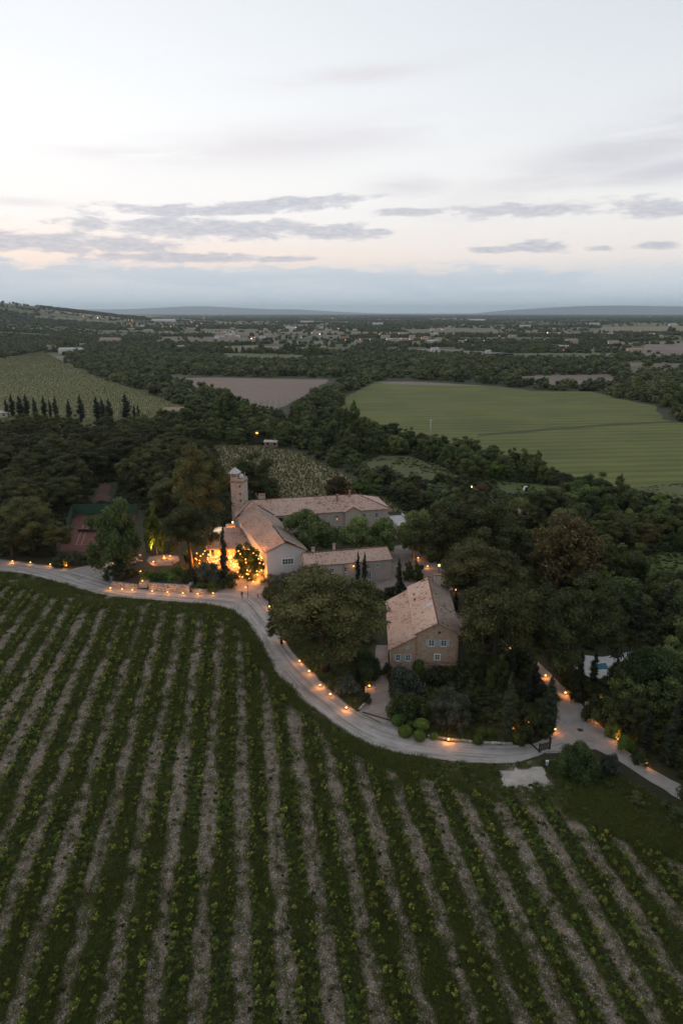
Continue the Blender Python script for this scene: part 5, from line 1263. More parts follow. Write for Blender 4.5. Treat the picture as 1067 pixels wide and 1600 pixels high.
# ============================================================ LAMPS ALONG ROADS AND PATHS
_pm = MB(); _pm.tube([(0, 0, -.1), (0, 0, .38)], .05, 6); _po = _pm.build('post', M['dark']); POSTM = _po.data; bpy.data.objects.remove(_po)
_pm = MB(); _pm.ball((0, 0, .46), .17, .17, .13, seg=8, ring=6); _po = _pm.build('globe', M['lampglow'], smooth=True); GLOBEM = _po.data; bpy.data.objects.remove(_po)
LAMPS = [ # u, v, power factor, label, z
    (20, 877, 1.2, 'path lamp at the far left end of the road verge', 0), (48, 879, .5, 'faint yellowish lamp between the two leftmost road lamps', 0), (79, 882, .9, 'road lamp just left of the round clipped bush', 0), (104, 884, 2.2, 'brightest road lamp, in front of the round clipped bush', 0),
    (173, 919, .8, 'lamp at the left end of the retaining wall', 0), (191, 921, 1, 'second lamp from the left along the retaining wall', 0), (207, 922, .9, 'lamp just left of the narrow stone steps', 0), (238, 924, .9, 'lamp just right of the narrow stone steps', 0), (262, 925.5, 1, 'lamp in the middle of the right-hand retaining wall', 0), (286, 927, .8, 'lamp near the right corner of the retaining wall', 0),
    (309, 928, 1, 'lamp at the left end of the low curved wall', 0), (333, 927, .6, 'lamp on the low curved wall beside the tall thin cypress', 0), (384, 918, .6, 'lamp at the foot of the plaza steps', 0), (395.6, 909, .7, 'lamp on the low kerb at the back of the plaza', 0), (379, 902, .8, 'lamp on the right of the steps to the lit terrace', .3),
    (240, 878, .9, 'lamp left of the fire pit at the edge of its terrace', 1.05), (266, 869, .9, 'lamp behind the fire pit', 1.05), (220, 893, .9, 'yellow-lit lamp at the head of the narrow stone steps', 1.0), (223, 908, .7, 'lamp set beside the middle of the narrow stone steps', .6),
    (176, 880, 1.2, 'lamp washing the gravel entrance beside the boulder mound', .3), (220, 868, 1.0, 'yellowish lamp below the lit tree behind the terrace', .3),
    (421, 948, 1, 'lamp on the plaza edge beside the big pine', 0), (441, 934, .5, 'small lamp under the left shrubs of the big pine', 0), (434, 978, .7, 'lamp under the left branches of the big pine', 0), (443, 997, .7, 'lamp below the lowest left branch of the big pine', 0),
    (468, 1033, 1, 'topmost of the row of lamps along the curving road below the big pine', 0), (483, 1049, 1.1, 'second lamp down the curving road below the big pine', 0), (500, 1071, 1.1, 'third lamp down the curving road below the big pine', 0), (516, 1085, .7, 'fourth, smaller lamp down the curving road below the big pine', 0), (541, 1106, 1.2, 'last lamp of the curving row, beside the driveway drain', 0),
    (577, 1072, .5, 'lamp glowing red on the driveway beside the clipped round bush', 0), (700.5, 1156, 1.6, 'bright lamp on the kerb right of the box balls', 0), (803, 1153, .8, 'small lamp at the foot of the right end box ball', 0), (800, 1138, .8, 'lamp in the little gate niche behind the right end box ball', 0), (825, 1130, .5, 'small lamp behind the round shrub left of the junction cypress', 0),
    (867, 1140, .7, 'reddish lamp under the junction cypress', 0), (801, 1009, .9, 'topmost lamp on the garden path under the pines', 0), (826, 1030, 1, 'second lamp on the garden path under the pines', 0), (852, 1056, 1.2, 'third lamp on the garden path, above the junction cypress', 0), (883, 1083, 1.2, 'lamp where the garden path meets the side road', 0),
    (915, 1112, 1.1, 'lamp at the foot of the small white sign', 0), (934, 1123, .7, 'reddish lamp low in the shrubs right of the small white sign', 0), (943, 1114, .4, 'small lamp in the shrubs behind the small white sign', 0), (938, 1092, .9, 'orange lamp glowing through the hedge above the small white sign', 0), (966, 1155, 1.2, 'lamp among round shrubs halfway down the side road', 0), (1008, 1193, 1.1, 'lowest lamp on the side road near the right edge', 0),
    (653, 872, .8, 'lamp on the courtyard edge behind the small round trees', 0), (668, 885, .8, 'lamp on the courtyard path behind the farmhouse roof', 0), (712, 922, .5, 'reddish lamp between the farmhouse and the dark cypress', 0),
    (560, 858, .7, 'yellow lamp under the pair of plane trees', 0), (590, 862, .4, 'lamp low under the right-hand plane tree', 0)]
for (u, v, p, lb, z) in LAMPS:
    x, y = G(u, v, z + .4); o_ = empty('path_lamp', (x, y, z), 0, lb, 'lamp', 'path lamps'); put('post', POSTM, o_); put('globe', GLOBEM, o_)
    lamp_light(o_, .75, 85 * p, dx=.0, dy=-.28, rad=.1)
# taller lantern behind the farmhouse, wall lantern on guest wing, lamps in trees
for (u, v, h, p, lb) in ((685, 905, 3.2, 90, 'bright lantern on a tall post behind the farmhouse ridge'), (736, 775, 3.0, 30, 'reddish lantern among the pines above the blue pool')):
    x, y = G(u, v, 0); o_ = empty('lamp_post', (x, y, 0), 0, lb, 'lamp'); mb = MB(); mb.tube([(0, 0, 0), (0, 0, h)], .06, 6); mb.build('post', M['dark'], o_)
    mb = MB(); mb.ball((0, 0, h + .25), .26, .26, .3, seg=8, ring=6); mb.build('globe', M['lampglow'], o_, smooth=True); lamp_light(o_, h + .3, p, dy=-.5)
x, y = gw(11.2, .05); o_ = empty('wall_lamp', (x, y, 4.2), 0, 'small wall lamp under the eave of the guest wing', 'lamp'); mb = MB(); mb.ball((0, -.2, 0), .14, .14, .16, seg=8, ring=6); mb.build('globe', M['lampglow'], o_, smooth=True); mb = MB(); mb.box(-.08, .08, -.12, .25, .14, .2); mb.build('bracket', M['dark'], o_); lamp_light(o_, -.1, 12, dy=-.5)
# camp lights in the pinewood on the far left
for (u, v, p, lb) in ((8, 752, 260, 'leftmost lamp glowing under the pinewood'), (28, 757, 200, 'lamp glowing under the pinewood left of the pale trunks'), (46, 760, 120, 'lamp glowing between trunks in the pinewood'), (95, 768, 90, 'reddish lamp low among the trunks above the tennis court'), (246, 772, 60, 'lamp high among the dark trees above the yellow-lit tree')):
    x, y = G(u, v, 1.5); o_ = empty('woodland_lamp', (x, y, 0), 0, lb, 'lamp'); mb = MB(); mb.tube([(0, 0, 0), (0, 0, 1.6)], .05, 5); mb.build('post', M['dark'], o_); mb = MB(); mb.ball((0, 0, 1.8), .25, .25, .25, seg=8, ring=6); mb.build('globe', M['lampglow'], o_, smooth=True); lamp_light(o_, 2.4, p, rad=.3)
x, y = G(244, 868, 0); o_ = empty('spotlight', (x, y - 3.2, 1.03), 0, 'garden floodlight at the foot of the yellow-lit tree', 'lamp'); mb = MB(); mb.box(-.15, .15, -.1, .1, 0, .25); mb.build('housing', M['dark'], o_); 
sp = bpy.data.lights.new('flood_beam', 'SPOT'); sp.energy = 15000; sp.color = (1, .62, .10); sp.spot_size = R(62); sp.spot_blend = .6; sp.shadow_soft_size = .2
spo = bpy.data.objects.new('flood_beam', sp); COL.objects.link(spo); spo.parent = o_; spo.location = (0, -.2, .6); spo.rotation_euler = Vector((0, -.42, -1)).to_track_quat('Z', 'Y').to_euler()
x, y = G(402, 690, 0); o_ = empty('lamp_post', (x, y, 0), 0, 'orange lamp shining through trees beside the dark utility pole', 'lamp'); mb = MB(); mb.tube([(0, 0, 0), (0, 0, 4)], .08, 5); mb.build('post', M['dark'], o_); mb = MB(); mb.ball((0, 0, 4.2), .7, .7, .5, seg=8, ring=6); mb.build('globe', M['flame'], o_, smooth=True); lamp_light(o_, 4.0, 160, dy=-1.5)

# ============================================================ KEY TREES (foot u, v; top v; half width px)
T = tree_px
T('pine', 508, 1047, 884, 88, 'broad dark green umbrella pine filling the bend of the road below the white hall', var=0)
T('pine', 440, 1006, 955, 26, 'low grey-green pine bough clump leaning over the road, left of the big umbrella pine', var=2)
T('pine', 768, 1062, 888, 64, 'large dark pine pressed against the right side of the stone farmhouse', var=1)
T('pine', 888, 1072, 882, 66, 'large spreading pine above the side road with pale bare branches', var=3)
T('pine', 700, 905, 772, 56, 'tall pine overhanging the small blue pool', var=2)
T('pine', 752, 915, 782, 60, 'tall broad pine right of the small blue pool', var=4)
T('pine', 745, 965, 842, 66, 'wide pine behind the farmhouse, in front of the blue pool', var=0)
T('russet', 872, 925, 797, 54, 'big round brownish tree standing above the right-hand pines', var=0)
T('pine', 1088, 1330, 1120, 50, 'dark pine cut by the right edge beside the side road', var=1)
T('bush', 1012, 1105, 1003, 46, 'large glossy dark evergreen shrub-tree at the right end of the pool terrace', var=0)
T('pine', 988, 1152, 1088, 26, 'wind-bent pine with bare pale trunk above the side road', var=3)
T('plane', 186, 905, 781, 38, 'large round-crowned leafy tree at the gravel entrance, right of the tennis court', var=1)
T('pine', 300, 890, 770, 41, 'dark pine between the fire-pit terrace and the lit pavilion', var=2)
T('pine', 312, 835, 690, 44, 'tallest dark pine left of the stone tower', var=4)
T('pine', 88, 868, 806, 30, 'low spreading cedar-like pine left of the tennis court', var=1)
T('pine', 20, 872, 804, 36, 'rounded pine at the left edge above the road lamps', var=3)
T('pine', 55, 866, 775, 40, 'dark pine between the left edge and the tennis court', var=0)
for (kd_, u_, vb_, vt_, hw_, lb_) in (('oak', 738, 1062, 1008, 20, 'low oak filling the gap below the dark pine beside the farmhouse'), ('oak', 775, 1075, 1018, 20, 'low bushy oak in front of the trunk of the pine beside the farmhouse'), ('bush', 893, 1072, 1045, 17, 'bushy evergreen at the foot of the spreading pine above the side road'), ('oak', 812, 1000, 955, 20, 'low oak between the two big pines right of the farmhouse'), ('bush', 975, 1062, 1032, 22, 'rounded evergreen bush in front of the pool terrace'), ('cypress', 905, 1062, 1012, 8, 'slim cypress at the left end of the turquoise pool')):
    T(kd_, u_, vb_, vt_, hw_, lb_)
T('lime', 246, 872, 792, 16, 'slender tree lit bright yellow from below behind the fire pit', var=0)
T('cypress', 234, 868, 800, 7, 'dark cypress just left of the yellow-lit tree')
T('cypress', 352, 914, 812, 8.5, 'tall thin cypress in front of the glowing pavilion', var=0)
T('shrub', 352, 916, 890, 17, 'rounded dark bush at the foot of the tall thin cypress')
T('cypress', 189, 912, 838, 15, 'dark ivy-clad column at the corner of the retaining wall', var=1)
T('cypress', 559, 915, 857, 5, 'left one of the two slim cypresses before the guest wing', var=0)
T('cypress', 569.5, 917, 859, 6, 'right one of the two slim cypresses before the guest wing', var=2)
T('cypress', 622, 938, 868, 8, 'dark cypress on the courtyard right of the guest wing', var=1)
T('oak', 638, 907, 872, 9, 'small round tree on the courtyard beside the dark cypress', var=1)
T('oak', 652, 908, 876, 9, 'rightmost small round tree on the courtyard', var=2)
T('cypress', 711, 960, 920, 6, 'narrow dark cypress touching the back right corner of the farmhouse', var=0)
for (u, vb, vt, hw, lb, vr) in ((791, 1160, 1048, 12, 'tall cypress left of the little gate niche', 0), (855, 1148, 1048, 15, 'broad cypress standing at the road junction', 1), (833, 1096, 1030, 13, 'dark cypress behind the junction cypress', 2), (798, 1066, 1002, 7, 'slim cypress beside the topmost path lamp', 0), (824, 1100, 1040, 8, 'slim cypress left of the garden path', 1),
        (925, 1076, 1012, 9, 'cypress in front of the turquoise pool', 1), (957, 1092, 1022, 10, 'cypress right of the turquoise pool', 2), (992, 992, 912, 13, 'tall cypress in the wood behind the pool terrace', 0), (962, 985, 913, 9, 'left companion of the tall cypress behind the pool terrace', 1), (1040, 985, 905, 12, 'cypress near the right edge behind the pool terrace', 2),
        (1005, 1180, 1100, 10, 'cypress halfway down the side road', 0), (1042, 1195, 1095, 13, 'tall cypress at the lower end of the side road', 2), (975, 1150, 1085, 9, 'cypress above the lamp on the side road', 1), (1058, 1160, 1060, 10, 'cypress at the right edge above the side road', 1), (905, 955, 880, 9, 'cypress between the brownish tree and the big pine', 2)):
    T('cypress', u, vb, vt, hw, lb, var=vr)
T('plane', 490, 876, 789, 38, 'bright green round plane tree against the manor wing, right of the white hall', var=0)
T('plane', 558, 868, 802, 27, 'left one of the pair of plane trees before the manor wing', var=1)
T('plane', 592, 868, 803, 27, 'right one of the pair of plane trees before the manor wing', var=0)
T('plane', 645, 872, 793, 25, 'plane tree beside the garden annex', var=1)
T('pine', 398, 812, 700, 33, 'dark pine rising behind the right side of the stone tower', var=3)
T('pine', 425, 800, 748, 20, 'low dark pine over the left end of the manor roof', var=1)
T('russet', 529, 790, 742, 22, 'reddish-brown round tree behind the manor roof', var=1)
T('lime', 567, 780, 748, 22, 'yellow-green low tree right of the reddish-brown tree', var=1)
T('cypress', 646, 812, 785, 6, 'little dark conifer behind the garden annex', var=1)
T('oak', 355, 668, 606, 21, 'tall dark round oak between the farm building and the brown field', var=2)
for (u, vb, vt, hw, lb, vr) in ((553, 694, 625, 12, 'tallest poplar of the clump by the big green field', 0), (541, 694, 636, 9, 'poplar left of the tallest one by the big green field', 1), (529, 692, 640, 8, 'leftmost poplar of the clump by the big green field', 0), (568, 696, 650, 9, 'short poplar right of the tallest one', 1)): T('poplar', u, vb, vt, hw, lb, var=vr)
for (u, vb, vt, hw, lb) in ((12, 652, 621, 4.5, 'thin cypress at the left end of the cypress row'), (21, 650, 614, 6, 'pointed cypress second in the row from the left'), (33, 651, 616, 7, 'wide cypress in the left cluster of the row'), (43, 650, 614, 7, 'wide dark cypress in the middle of the left cluster'), (56, 652, 618, 6, 'cypress at the right end of the left cluster'), (71, 652, 617, 6, 'broader one of the three small cypresses'), (80, 652, 622, 4, 'middle one of the three small cypresses'), (88.5, 652, 617, 5.5, 'right one of the three small cypresses'),
        (110, 658, 622, 6.5, 'pointed solitary cypress right of the three small ones'), (128, 659, 614, 8, 'rounded solitary cypress in the middle of the row'), (153, 658, 616, 8, 'left one of the joined pair of cypresses'), (162, 658, 619, 6, 'narrow one between the joined pair of cypresses'), (172, 658, 621, 8, 'right one of the joined pair of cypresses'), (198, 656, 612, 10, 'biggest cypress near the right end of the row'), (211, 656, 631, 4, 'small cypress beside the biggest one'), (217, 656, 630, 3.5, 'smallest cypress at the right end of the row')): T('cypress', u, vb, vt, hw, lb)
# shrubs and clipped balls
for (u, v, hw, hh, lb) in ((623, 1132, 11.5, 14, 'large box ball beside the driveway mouth'), (640, 1136, 8, 11, 'small box ball in the middle of the group'), (658, 1139, 12, 15, 'large box ball at the back right of the group'), (633, 1149, 12, 14, 'front left box ball of the group'), (655, 1156, 10, 14, 'front right box ball of the group'), (678, 1154, 7, 8, 'low box ball right of the group of five'), (751.6, 1150, 8.5, 12, 'box ball on the garden bed left of the tall cypress'), (765, 1150, 8, 12, 'box ball touching the tall cypress on its left'), (746, 1161, 9.5, 13, 'front box ball on the kerb left of the tall cypress'), (807, 1158, 9, 15, 'light green box ball in front of the little gate niche')):
    T('topiary', u, v, v - hh, hw, lb, 'clipped box balls')
for (kd, u, vb, vt, hw, lb) in (('bush', 570, 1063, 1015, 22, 'big clipped round bush left of the farmhouse driveway'), ('shrub', 605, 1058, 1038, 9, 'round dark bush at the front left corner of the farmhouse'), ('bush', 901, 1210, 1158, 31, 'big rounded green bush at the fork of the two roads'), ('greyshrub', 952, 1206, 1172, 16, 'grey-green flowering bush right of the big rounded bush'), ('olive', 707, 1132, 1068, 30, 'silvery olive tree on the garden bed in front of the farmhouse'), ('greyshrub', 630, 1090, 1045, 24, 'grey olive shrub below the front wall of the farmhouse'),
        ('shrub', 632, 1126, 1078, 22, 'dark leafy hedge mass right of the driveway'), ('shrub', 645, 1118, 1088, 20, 'dark hedge mass beside the driveway, next to the box balls'), ('limeshrub', 655, 1052, 1030, 12, 'green climbing shrub against the farmhouse plinth'), ('greyshrub', 543, 1082, 1050, 18, 'grey lavender-like bush on the slope under the big pine'), ('shrub', 573, 1098, 1080, 9, 'small dark bush on the kerb left of the driveway'), ('shrub', 690, 1068, 1042, 26, 'dark hedge along the farmhouse front'), ('shrub', 722, 1065, 1036, 20, 'dark hedge at the right front corner of the farmhouse'), ('limeshrub', 735, 1060, 1020, 12, 'pale flowering climber at the right corner of the farmhouse'),
        ('shrub', 835, 1150, 1118, 16, 'round dark shrub behind the little gate niche'), ('shrub', 845, 1145, 1090, 16, 'dark shrub leaning on the junction cypress'), ('shrub', 820, 1160, 1130, 12, 'dark shrub right of the light green box ball'), ('shrub', 404, 928, 900, 0, ''), ('shrub', 406, 900, 872, 20, 'dark rounded bush right of the glowing tree on the plaza'), ('shrub', 426, 935, 908, 14, 'dark round bush at the right corner of the plaza'), ('greyshrub', 424, 912, 895, 14, 'grey shrub against the foot of the white hall'), ('greyshrub', 447, 915, 893, 14, 'grey-green shrub below the window of the white hall'), ('greyshrub', 480, 915, 880, 20, 'airy pale shrub at the right corner of the white hall'), ('greyshrub', 462, 917, 900, 12, 'low grey shrub beside the big umbrella pine'),
        ('limeshrub', 262, 909, 889, 17, 'rounded green shrub on the terrace below the fire pit'), ('limeshrub', 234, 908, 889, 12, 'rounded lit green shrub right of the stone steps'), ('limeshrub', 246, 911, 893, 12, 'low green shrub on the retaining wall'), ('limeshrub', 281, 903, 880, 12, 'green shrub right of the fire pit terrace'), ('limeshrub', 292, 912, 893, 10, 'green shrub at the corner of the retaining wall'), ('limeshrub', 222, 898, 889, 8, 'yellow-lit shrub at the head of the stone steps'), ('limeshrub', 313, 922, 908, 10, 'small green shrub on the low curved wall'), ('limeshrub', 331, 922, 904, 12, 'green shrub on the low curved wall near the thin cypress'),
        ('greyshrub', 327, 915, 872, 22, 'dark silvery shrub in front of the pavilion, left of the thin cypress'), ('shrub', 305, 915, 880, 16, 'dark shrub right of the fire-pit terrace'), ('shrub', 98, 884, 861, 14, 'round clipped bush behind the brightest road lamp'), ('shrub', 205, 905, 885, 12, 'dark shrub left of the narrow stone steps'), ('shrub', 180, 905, 880, 12, 'dark shrub at the left end of the retaining wall'),
        ('limeshrub', 958, 1150, 1128, 14, 'round green shrub beside the lamp on the side road'), ('limeshrub', 973, 1172, 1148, 12, 'green shrub below the lamp on the side road'), ('shrub', 1000, 1192, 1172, 13, 'low hedge at the edge of the side road'), ('shrub', 925, 1122, 1090, 18, 'dark shrub behind the small white sign'), ('shrub', 950, 1140, 1100, 18, 'dark shrub beside the reddish lamp'), ('shrub', 900, 1090, 1050, 18, 'dark shrub at the top of the side road'),
        ('shrub', 125, 880, 860, 13, 'low dark shrub in front of the tennis court, left'), ('shrub', 145, 880, 860, 12, 'low dark shrub in front of the tennis court, centre'), ('shrub', 160, 877, 862, 10, 'low dark shrub in front of the tennis court beside the entrance')):
    if hw: T(kd, u, vb, vt, hw, lb)

# tree hung with fairy lights in front of the pavilion
FT = T('lime', 388, 903, 845, 20, 'leafy tree hung with dozens of glowing orange bulbs before the pavilion', var=1)
fx, fy = FT.location.x, FT.location.y
def string_lights(x, y, z0, z1, r, n, label, seed, pw=260):
    rr = random.Random(seed); o = empty('string_lights', (x, y, z0), 0, label, 'string lights'); bm_ = None; pts = []
    for q in range(n):
        a = q * 2.4 + rr.uniform(-.5, .5); f = (q + .5) / n; rad = r * (.55 + .5 * rr.random()) * math.sin(math.pi * min(.95, .12 + f * .8)) ** .5; pts.append((rad * math.cos(a), rad * math.sin(a) - .3, (z1 - z0) * f + rr.uniform(-.4, .4)))
    for p in pts:
        b = put('bulb', BULBM, o, p)
    mb = MB(); ps = sorted(pts, key=lambda p: math.atan2(p[1], p[0])); mb.tube(ps[:len(ps) // 2], .02, 3, cap=False); mb.build('wire', M['dark'], o)
    for q in range(0, n, max(1, n // 5)): lamp_light(o, pts[q][2], pw, (1, .32, .05), .25, pts[q][0] * 1.15, pts[q][1] * 1.15 - .4)
_pm = MB(); _pm.ball((0, 0, 0), .16, .16, .18, seg=6, ring=5); _po = _pm.build('bulb', M['bulbglow'], smooth=True); BULBM = _po.data; bpy.data.objects.remove(_po)
string_lights(fx, fy, 1.0, 7.4, 4.2, 56, 'glowing orange bulbs strung through the leafy tree before the pavilion', 1, 750)
string_lights(-28.5, 157.5, .8, 3.6, 3.2, 26, 'glowing orange bulbs strung low among shrubs left of the lit tree', 2, 480)
string_lights(-33.5, 157.0, 1.6, 3.8, 2.4, 14, 'glowing orange bulbs under the left end of the pavilion roof', 3, 480)
string_lights(-20.9, 154.5, .6, 3.4, 1.2, 12, 'cluster of bright bulbs against the white hall corner', 4)

# ============================================================ WOODS
def poly_px(P): return [G(u, v) for u, v in P]
EXCL = [poly_px(P) for P in (RIGHT_ROAD, UPPER_PATH, DRIVEWAY, PLAZA, F_LEFT, F_BROWN, F_BIG, F_SMALL, F_CLEAR,
        [(-90, 869), (152, 900), (205, 916), (335, 923), (385, 925), (436, 990), (484, 1048), (600, 1131), (740, 1161), (882, 1130), (882, 1180), (740, 1194), (580, 1168), (430, 1050), (330, 946), (-90, 890)],
        [(770, 752), (850, 756), (905, 764), (900, 777), (850, 776), (775, 774)], [(985, 868), (1040, 862), (1120, 870), (1130, 905), (1060, 905), (1000, 902)], [(885, 1062), (895, 1018), (1005, 1010), (1010, 1050), (930, 1070)], [(130, 790), (150, 758), (188, 750), (186, 790)],
        [(672, 852), (680, 834), (722, 833), (730, 850)])]
EXCL += [[(-84, 204), (-60, 204), (-52, 166), (-76, 166)], [fh(-2, -3), fh(17, -3), fh(17, FL + 2), fh(-2, FL + 2)], [lw(-2, -3), lw(49, -7), lw(49, WD + 1), lw(-2, WD + 1)], [(-36, 150), (-7, 150), (-16, 182), (-36, 178)], [gw(-1, -1), gw(22, -1), gw(22, 11), gw(-1, 11)]] + EXPL
def free(x, y, rad=0.0, gap=.62):
    for P in EXCL:
        if inside(x, y, P): return False
        if rad:
            for a in (0, 1.57, 3.14, 4.71):
                if inside(x + math.cos(a) * rad * .6, y + math.sin(a) * rad * .6, P): return False
    for (a, b, r) in ALLTREES:
        if abs(a - x) < 12 and abs(b - y) < 12 and (a - x) ** 2 + (b - y) ** 2 < ((r + rad) * gap) ** 2: return False
    return True
PLAN = []
def scatter(P, sp, mix_, hr, label, n_try=12, gap=.62, seed=0):
    """mix_: [(kind, weight, rmin, rmax, hmin, hmax)]"""
    P = poly_px(P); rr = random.Random(seed); xs = [p[0] for p in P]; ys_ = [p[1] for p in P]; x0, x1, y0, y1 = min(xs), max(xs), min(ys_), max(ys_)
    j = y0
    while j < y1:
        i = x0
        while i < x1:
            x = i + rr.uniform(-.48, .48) * sp; y = j + rr.uniform(-.48, .48) * sp; i += sp
            if not inside(x, y, P): continue
            if abs(x) > y * .56 + 12 + max(0, 60 - y): continue
            t = rr.random() * sum(m[1] for m in mix_)
            for m in mix_:
                t -= m[1]
                if t <= 0: break
            kd, _, ra, rb, ha, hb = m; f = rr.random(); r = ra + (rb - ra) * f; h = ha + (hb - ha) * (.5 * f + .5 * rr.random())
            if not free(x, y, r * .8, gap): continue
            PLAN.append((kd, x, y, h, r, label)); ALLTREES.append((x, y, r * .9))
        j += sp
PW = [('pine', 10, 4.2, 6.6, 10, 15)]
MIX = [('oak', 5, 3.2, 5.2, 6.5, 10.5), ('pine', 2, 3.6, 5.2, 8, 12), ('cypress', .7, .9, 1.3, 8, 12), ('lime', .25, 2.4, 3.6, 5, 7)]
OAKS = [('oak', 10, 2.8, 5.6, 5.5, 11), ('poplar', .06, 1.8, 2.6, 9, 12), ('russet', .35, 3, 4.5, 6, 8), ('lime', .3, 2.5, 4, 5, 7)]
scatter([(-120, 686), (0, 684), (60, 684), (215, 688), (262, 700), (300, 722), (332, 745), (335, 770), (318, 806), (250, 806), (232, 800), (215, 790), (190, 778), (185, 803), (118, 803), (100, 812), (88, 868), (-120, 866)], 8.2, PW, 0, 'dark pine of the dense pinewood behind the tennis court', seed=1)
scatter([(640, 700), (700, 700), (760, 712), (850, 746), (930, 770), (1000, 795), (1120, 806), (1120, 870), (1040, 862), (960, 845), (900, 800), (840, 778), (770, 752), (720, 750), (690, 728), (640, 710)], 6.6, OAKS, 0, 'broad green oak of the belt along the near edge of the crop field', seed=2)
scatter([(600, 592), (578, 586), (520, 607), (470, 630), (445, 655), (440, 690), (520, 704), (560, 716), (640, 712), (640, 690), (590, 676), (545, 662), (528, 642), (545, 620)], 8.5, OAKS, 0, 'green oak of the tree belt between the ploughed field and the crop field', seed=3)
scatter([(215, 662), (300, 655), (345, 650), (440, 655), (445, 692), (330, 692), (300, 690), (215, 684)], 7.0, OAKS, 0, 'oak in the wooded strip above the small vineyard', seed=4)
scatter([(96, 552), (128, 548), (250, 584), (340, 612), (382, 642), (390, 655), (350, 660), (300, 652), (292, 636), (205, 605), (150, 588)], 9, OAKS, 0, 'oak of the diagonal belt between the left field and the ploughed field', seed=5)
scatter([(560, 748), (585, 748), (640, 756), (700, 758), (760, 772), (810, 782), (830, 805), (760, 818), (700, 800), (640, 806), (610, 780), (575, 768)], 6.2, [('oak', 5, 2.0, 3.8, 3.5, 7), ('olive', 1.5, 2, 3, 3.5, 5), ('russet', .8, 2, 3.2, 4, 6), ('pine', 1, 3, 4, 6, 8)], 0, 'shrubby tree on the rough slope behind the manor', seed=6)
scatter([(425, 693), (520, 702), (565, 716), (560, 752), (520, 730), (470, 707)], 6.0, [('oak', 5, 2.2, 4.2, 4, 8), ('shrub', 2, 1.2, 2, 1.5, 2.5)], 0, 'oak along the upper right edge of the small vineyard', gap=.5, seed=27)
scatter([(555, 722), (600, 706), (650, 706), (700, 728), (730, 750), (690, 762), (620, 758), (575, 748)], 6.5, [('shrub', 5, 1.0, 2.2, 1.2, 2.4), ('oak', 1.5, 1.8, 3.2, 3, 5)], 0, 'shrub of the hedge ringing the rough meadow', gap=.5, seed=26)
scatter([(640, 815), (700, 800), (760, 815), (830, 800), (900, 800), (960, 846), (990, 866), (985, 905), (1060, 908), (1160, 905), (1240, 1010), (1240, 1300), (1100, 1230), (1045, 1212), (985, 1170), (960, 1130), (940, 1075), (1012, 1055), (1012, 1010), (895, 1010), (830, 1010), (800, 985), (790, 960), (720, 900), (715, 868), (660, 862)], 6.6, MIX, 0, 'tree of the dark mixed wood right of the farmhouse', seed=7)
scatter([(735, 1000), (768, 985), (845, 1060), (862, 1088), (855, 1100), (800, 1095), (745, 1062)], 4.2, [('shrub', 5, 1.2, 2.2, 1.5, 3), ('cypress', 1, .8, 1.1, 5, 8), ('oak', .8, 2, 3, 4, 6)], 0, 'dark shrub of the thicket between farmhouse and garden path', gap=.5, seed=8)
scatter([(1000, 1050), (1180, 1010), (1240, 1200), (1100, 1230), (1020, 1190), (960, 1130), (930, 1085)], 3.6, [('shrub', 5, 1.2, 2.3, 1.6, 3.2)], 0, 'dark shrub of the thicket above the side road', gap=.45, seed=9)
scatter([(-120, 868), (-120, 850), (88, 856), (100, 866), (70, 872)], 3.4, [('shrub', 5, 1.2, 2.2, 1.5, 3), ('pine', 1.2, 3, 4, 7, 9)], 0, 'dark hedge shrub along the left stretch of road', gap=.5, seed=10)
scatter([(928, 634), (935, 614), (985, 588), (1100, 576), (1180, 600), (1180, 650), (1100, 640), (1020, 634)], 9, OAKS, 0, 'oak of the wood jutting in at the right edge of the crop field', seed=11)
scatter([(1022, 662), (1035, 648), (1100, 634), (1180, 640), (1180, 682), (1075, 668)], 7, OAKS, 0, 'oak of the clump below the wood at the right edge', seed=12)
scatter([(430, 925), (520, 905), (588, 940), (590, 1020), (560, 1090), (520, 1070), (470, 1020), (440, 975)], 4.5, [('shrub', 5, .8, 1.5, .9, 1.9), ('greyshrub', 3, .8, 1.4, .9, 1.5)], 0, 'low garden shrub on the shady slope around the big umbrella pine', gap=.5, seed=13)
scatter([(665, 1150), (660, 1110), (700, 1125), (780, 1120), (840, 1110), (850, 1140), (800, 1148), (740, 1150)], 3.0, [('shrub', 5, .6, 1.1, .7, 1.5), ('greyshrub', 3, .6, 1.1, .6, 1.2)], 0, 'low garden shrub on the bed above the kerb', gap=.5, seed=14)
scatter([(600, 905), (640, 930), (600, 960), (590, 1000), (575, 960)], 3.2, [('shrub', 5, .8, 1.4, 1, 2)], 0, 'dark shrub between the guest wing and the farmhouse', gap=.5, seed=15)
scatter([(640, 850), (700, 862), (700, 880), (660, 866), (610, 845), (620, 838)], 4.5, [('shrub', 5, 1.2, 2, 2, 3), ('oak', 3, 2, 3, 4, 6)], 0, 'dark hedge shrub around the courtyard', gap=.5, seed=16)
scatter([(870, 1176), (960, 1214), (1100, 1290), (1100, 1330), (1000, 1262), (930, 1225)], 3.4, [('shrub', 5, .8, 1.6, .7, 1.3)], 0, 'low dark shrub on the bank below the side road', gap=.5, seed=17)
scatter([(200, 880), (228, 862), (330, 862), (336, 900), (300, 905), (288, 880), (230, 862)], 4.0, [('shrub', 5, 1, 1.8, 1.2, 2.4), ('oak', 1, 2, 3, 4, 6)], 0, 'dark shrub around the fire-pit terrace', gap=.5, seed=18)
scatter([(-220, 570), (0, 560), (70, 548), (100, 546), (92, 538), (-60, 530), (-220, 540)], 10, OAKS, 0, 'oak on the wooded rise above the left field', seed=19)
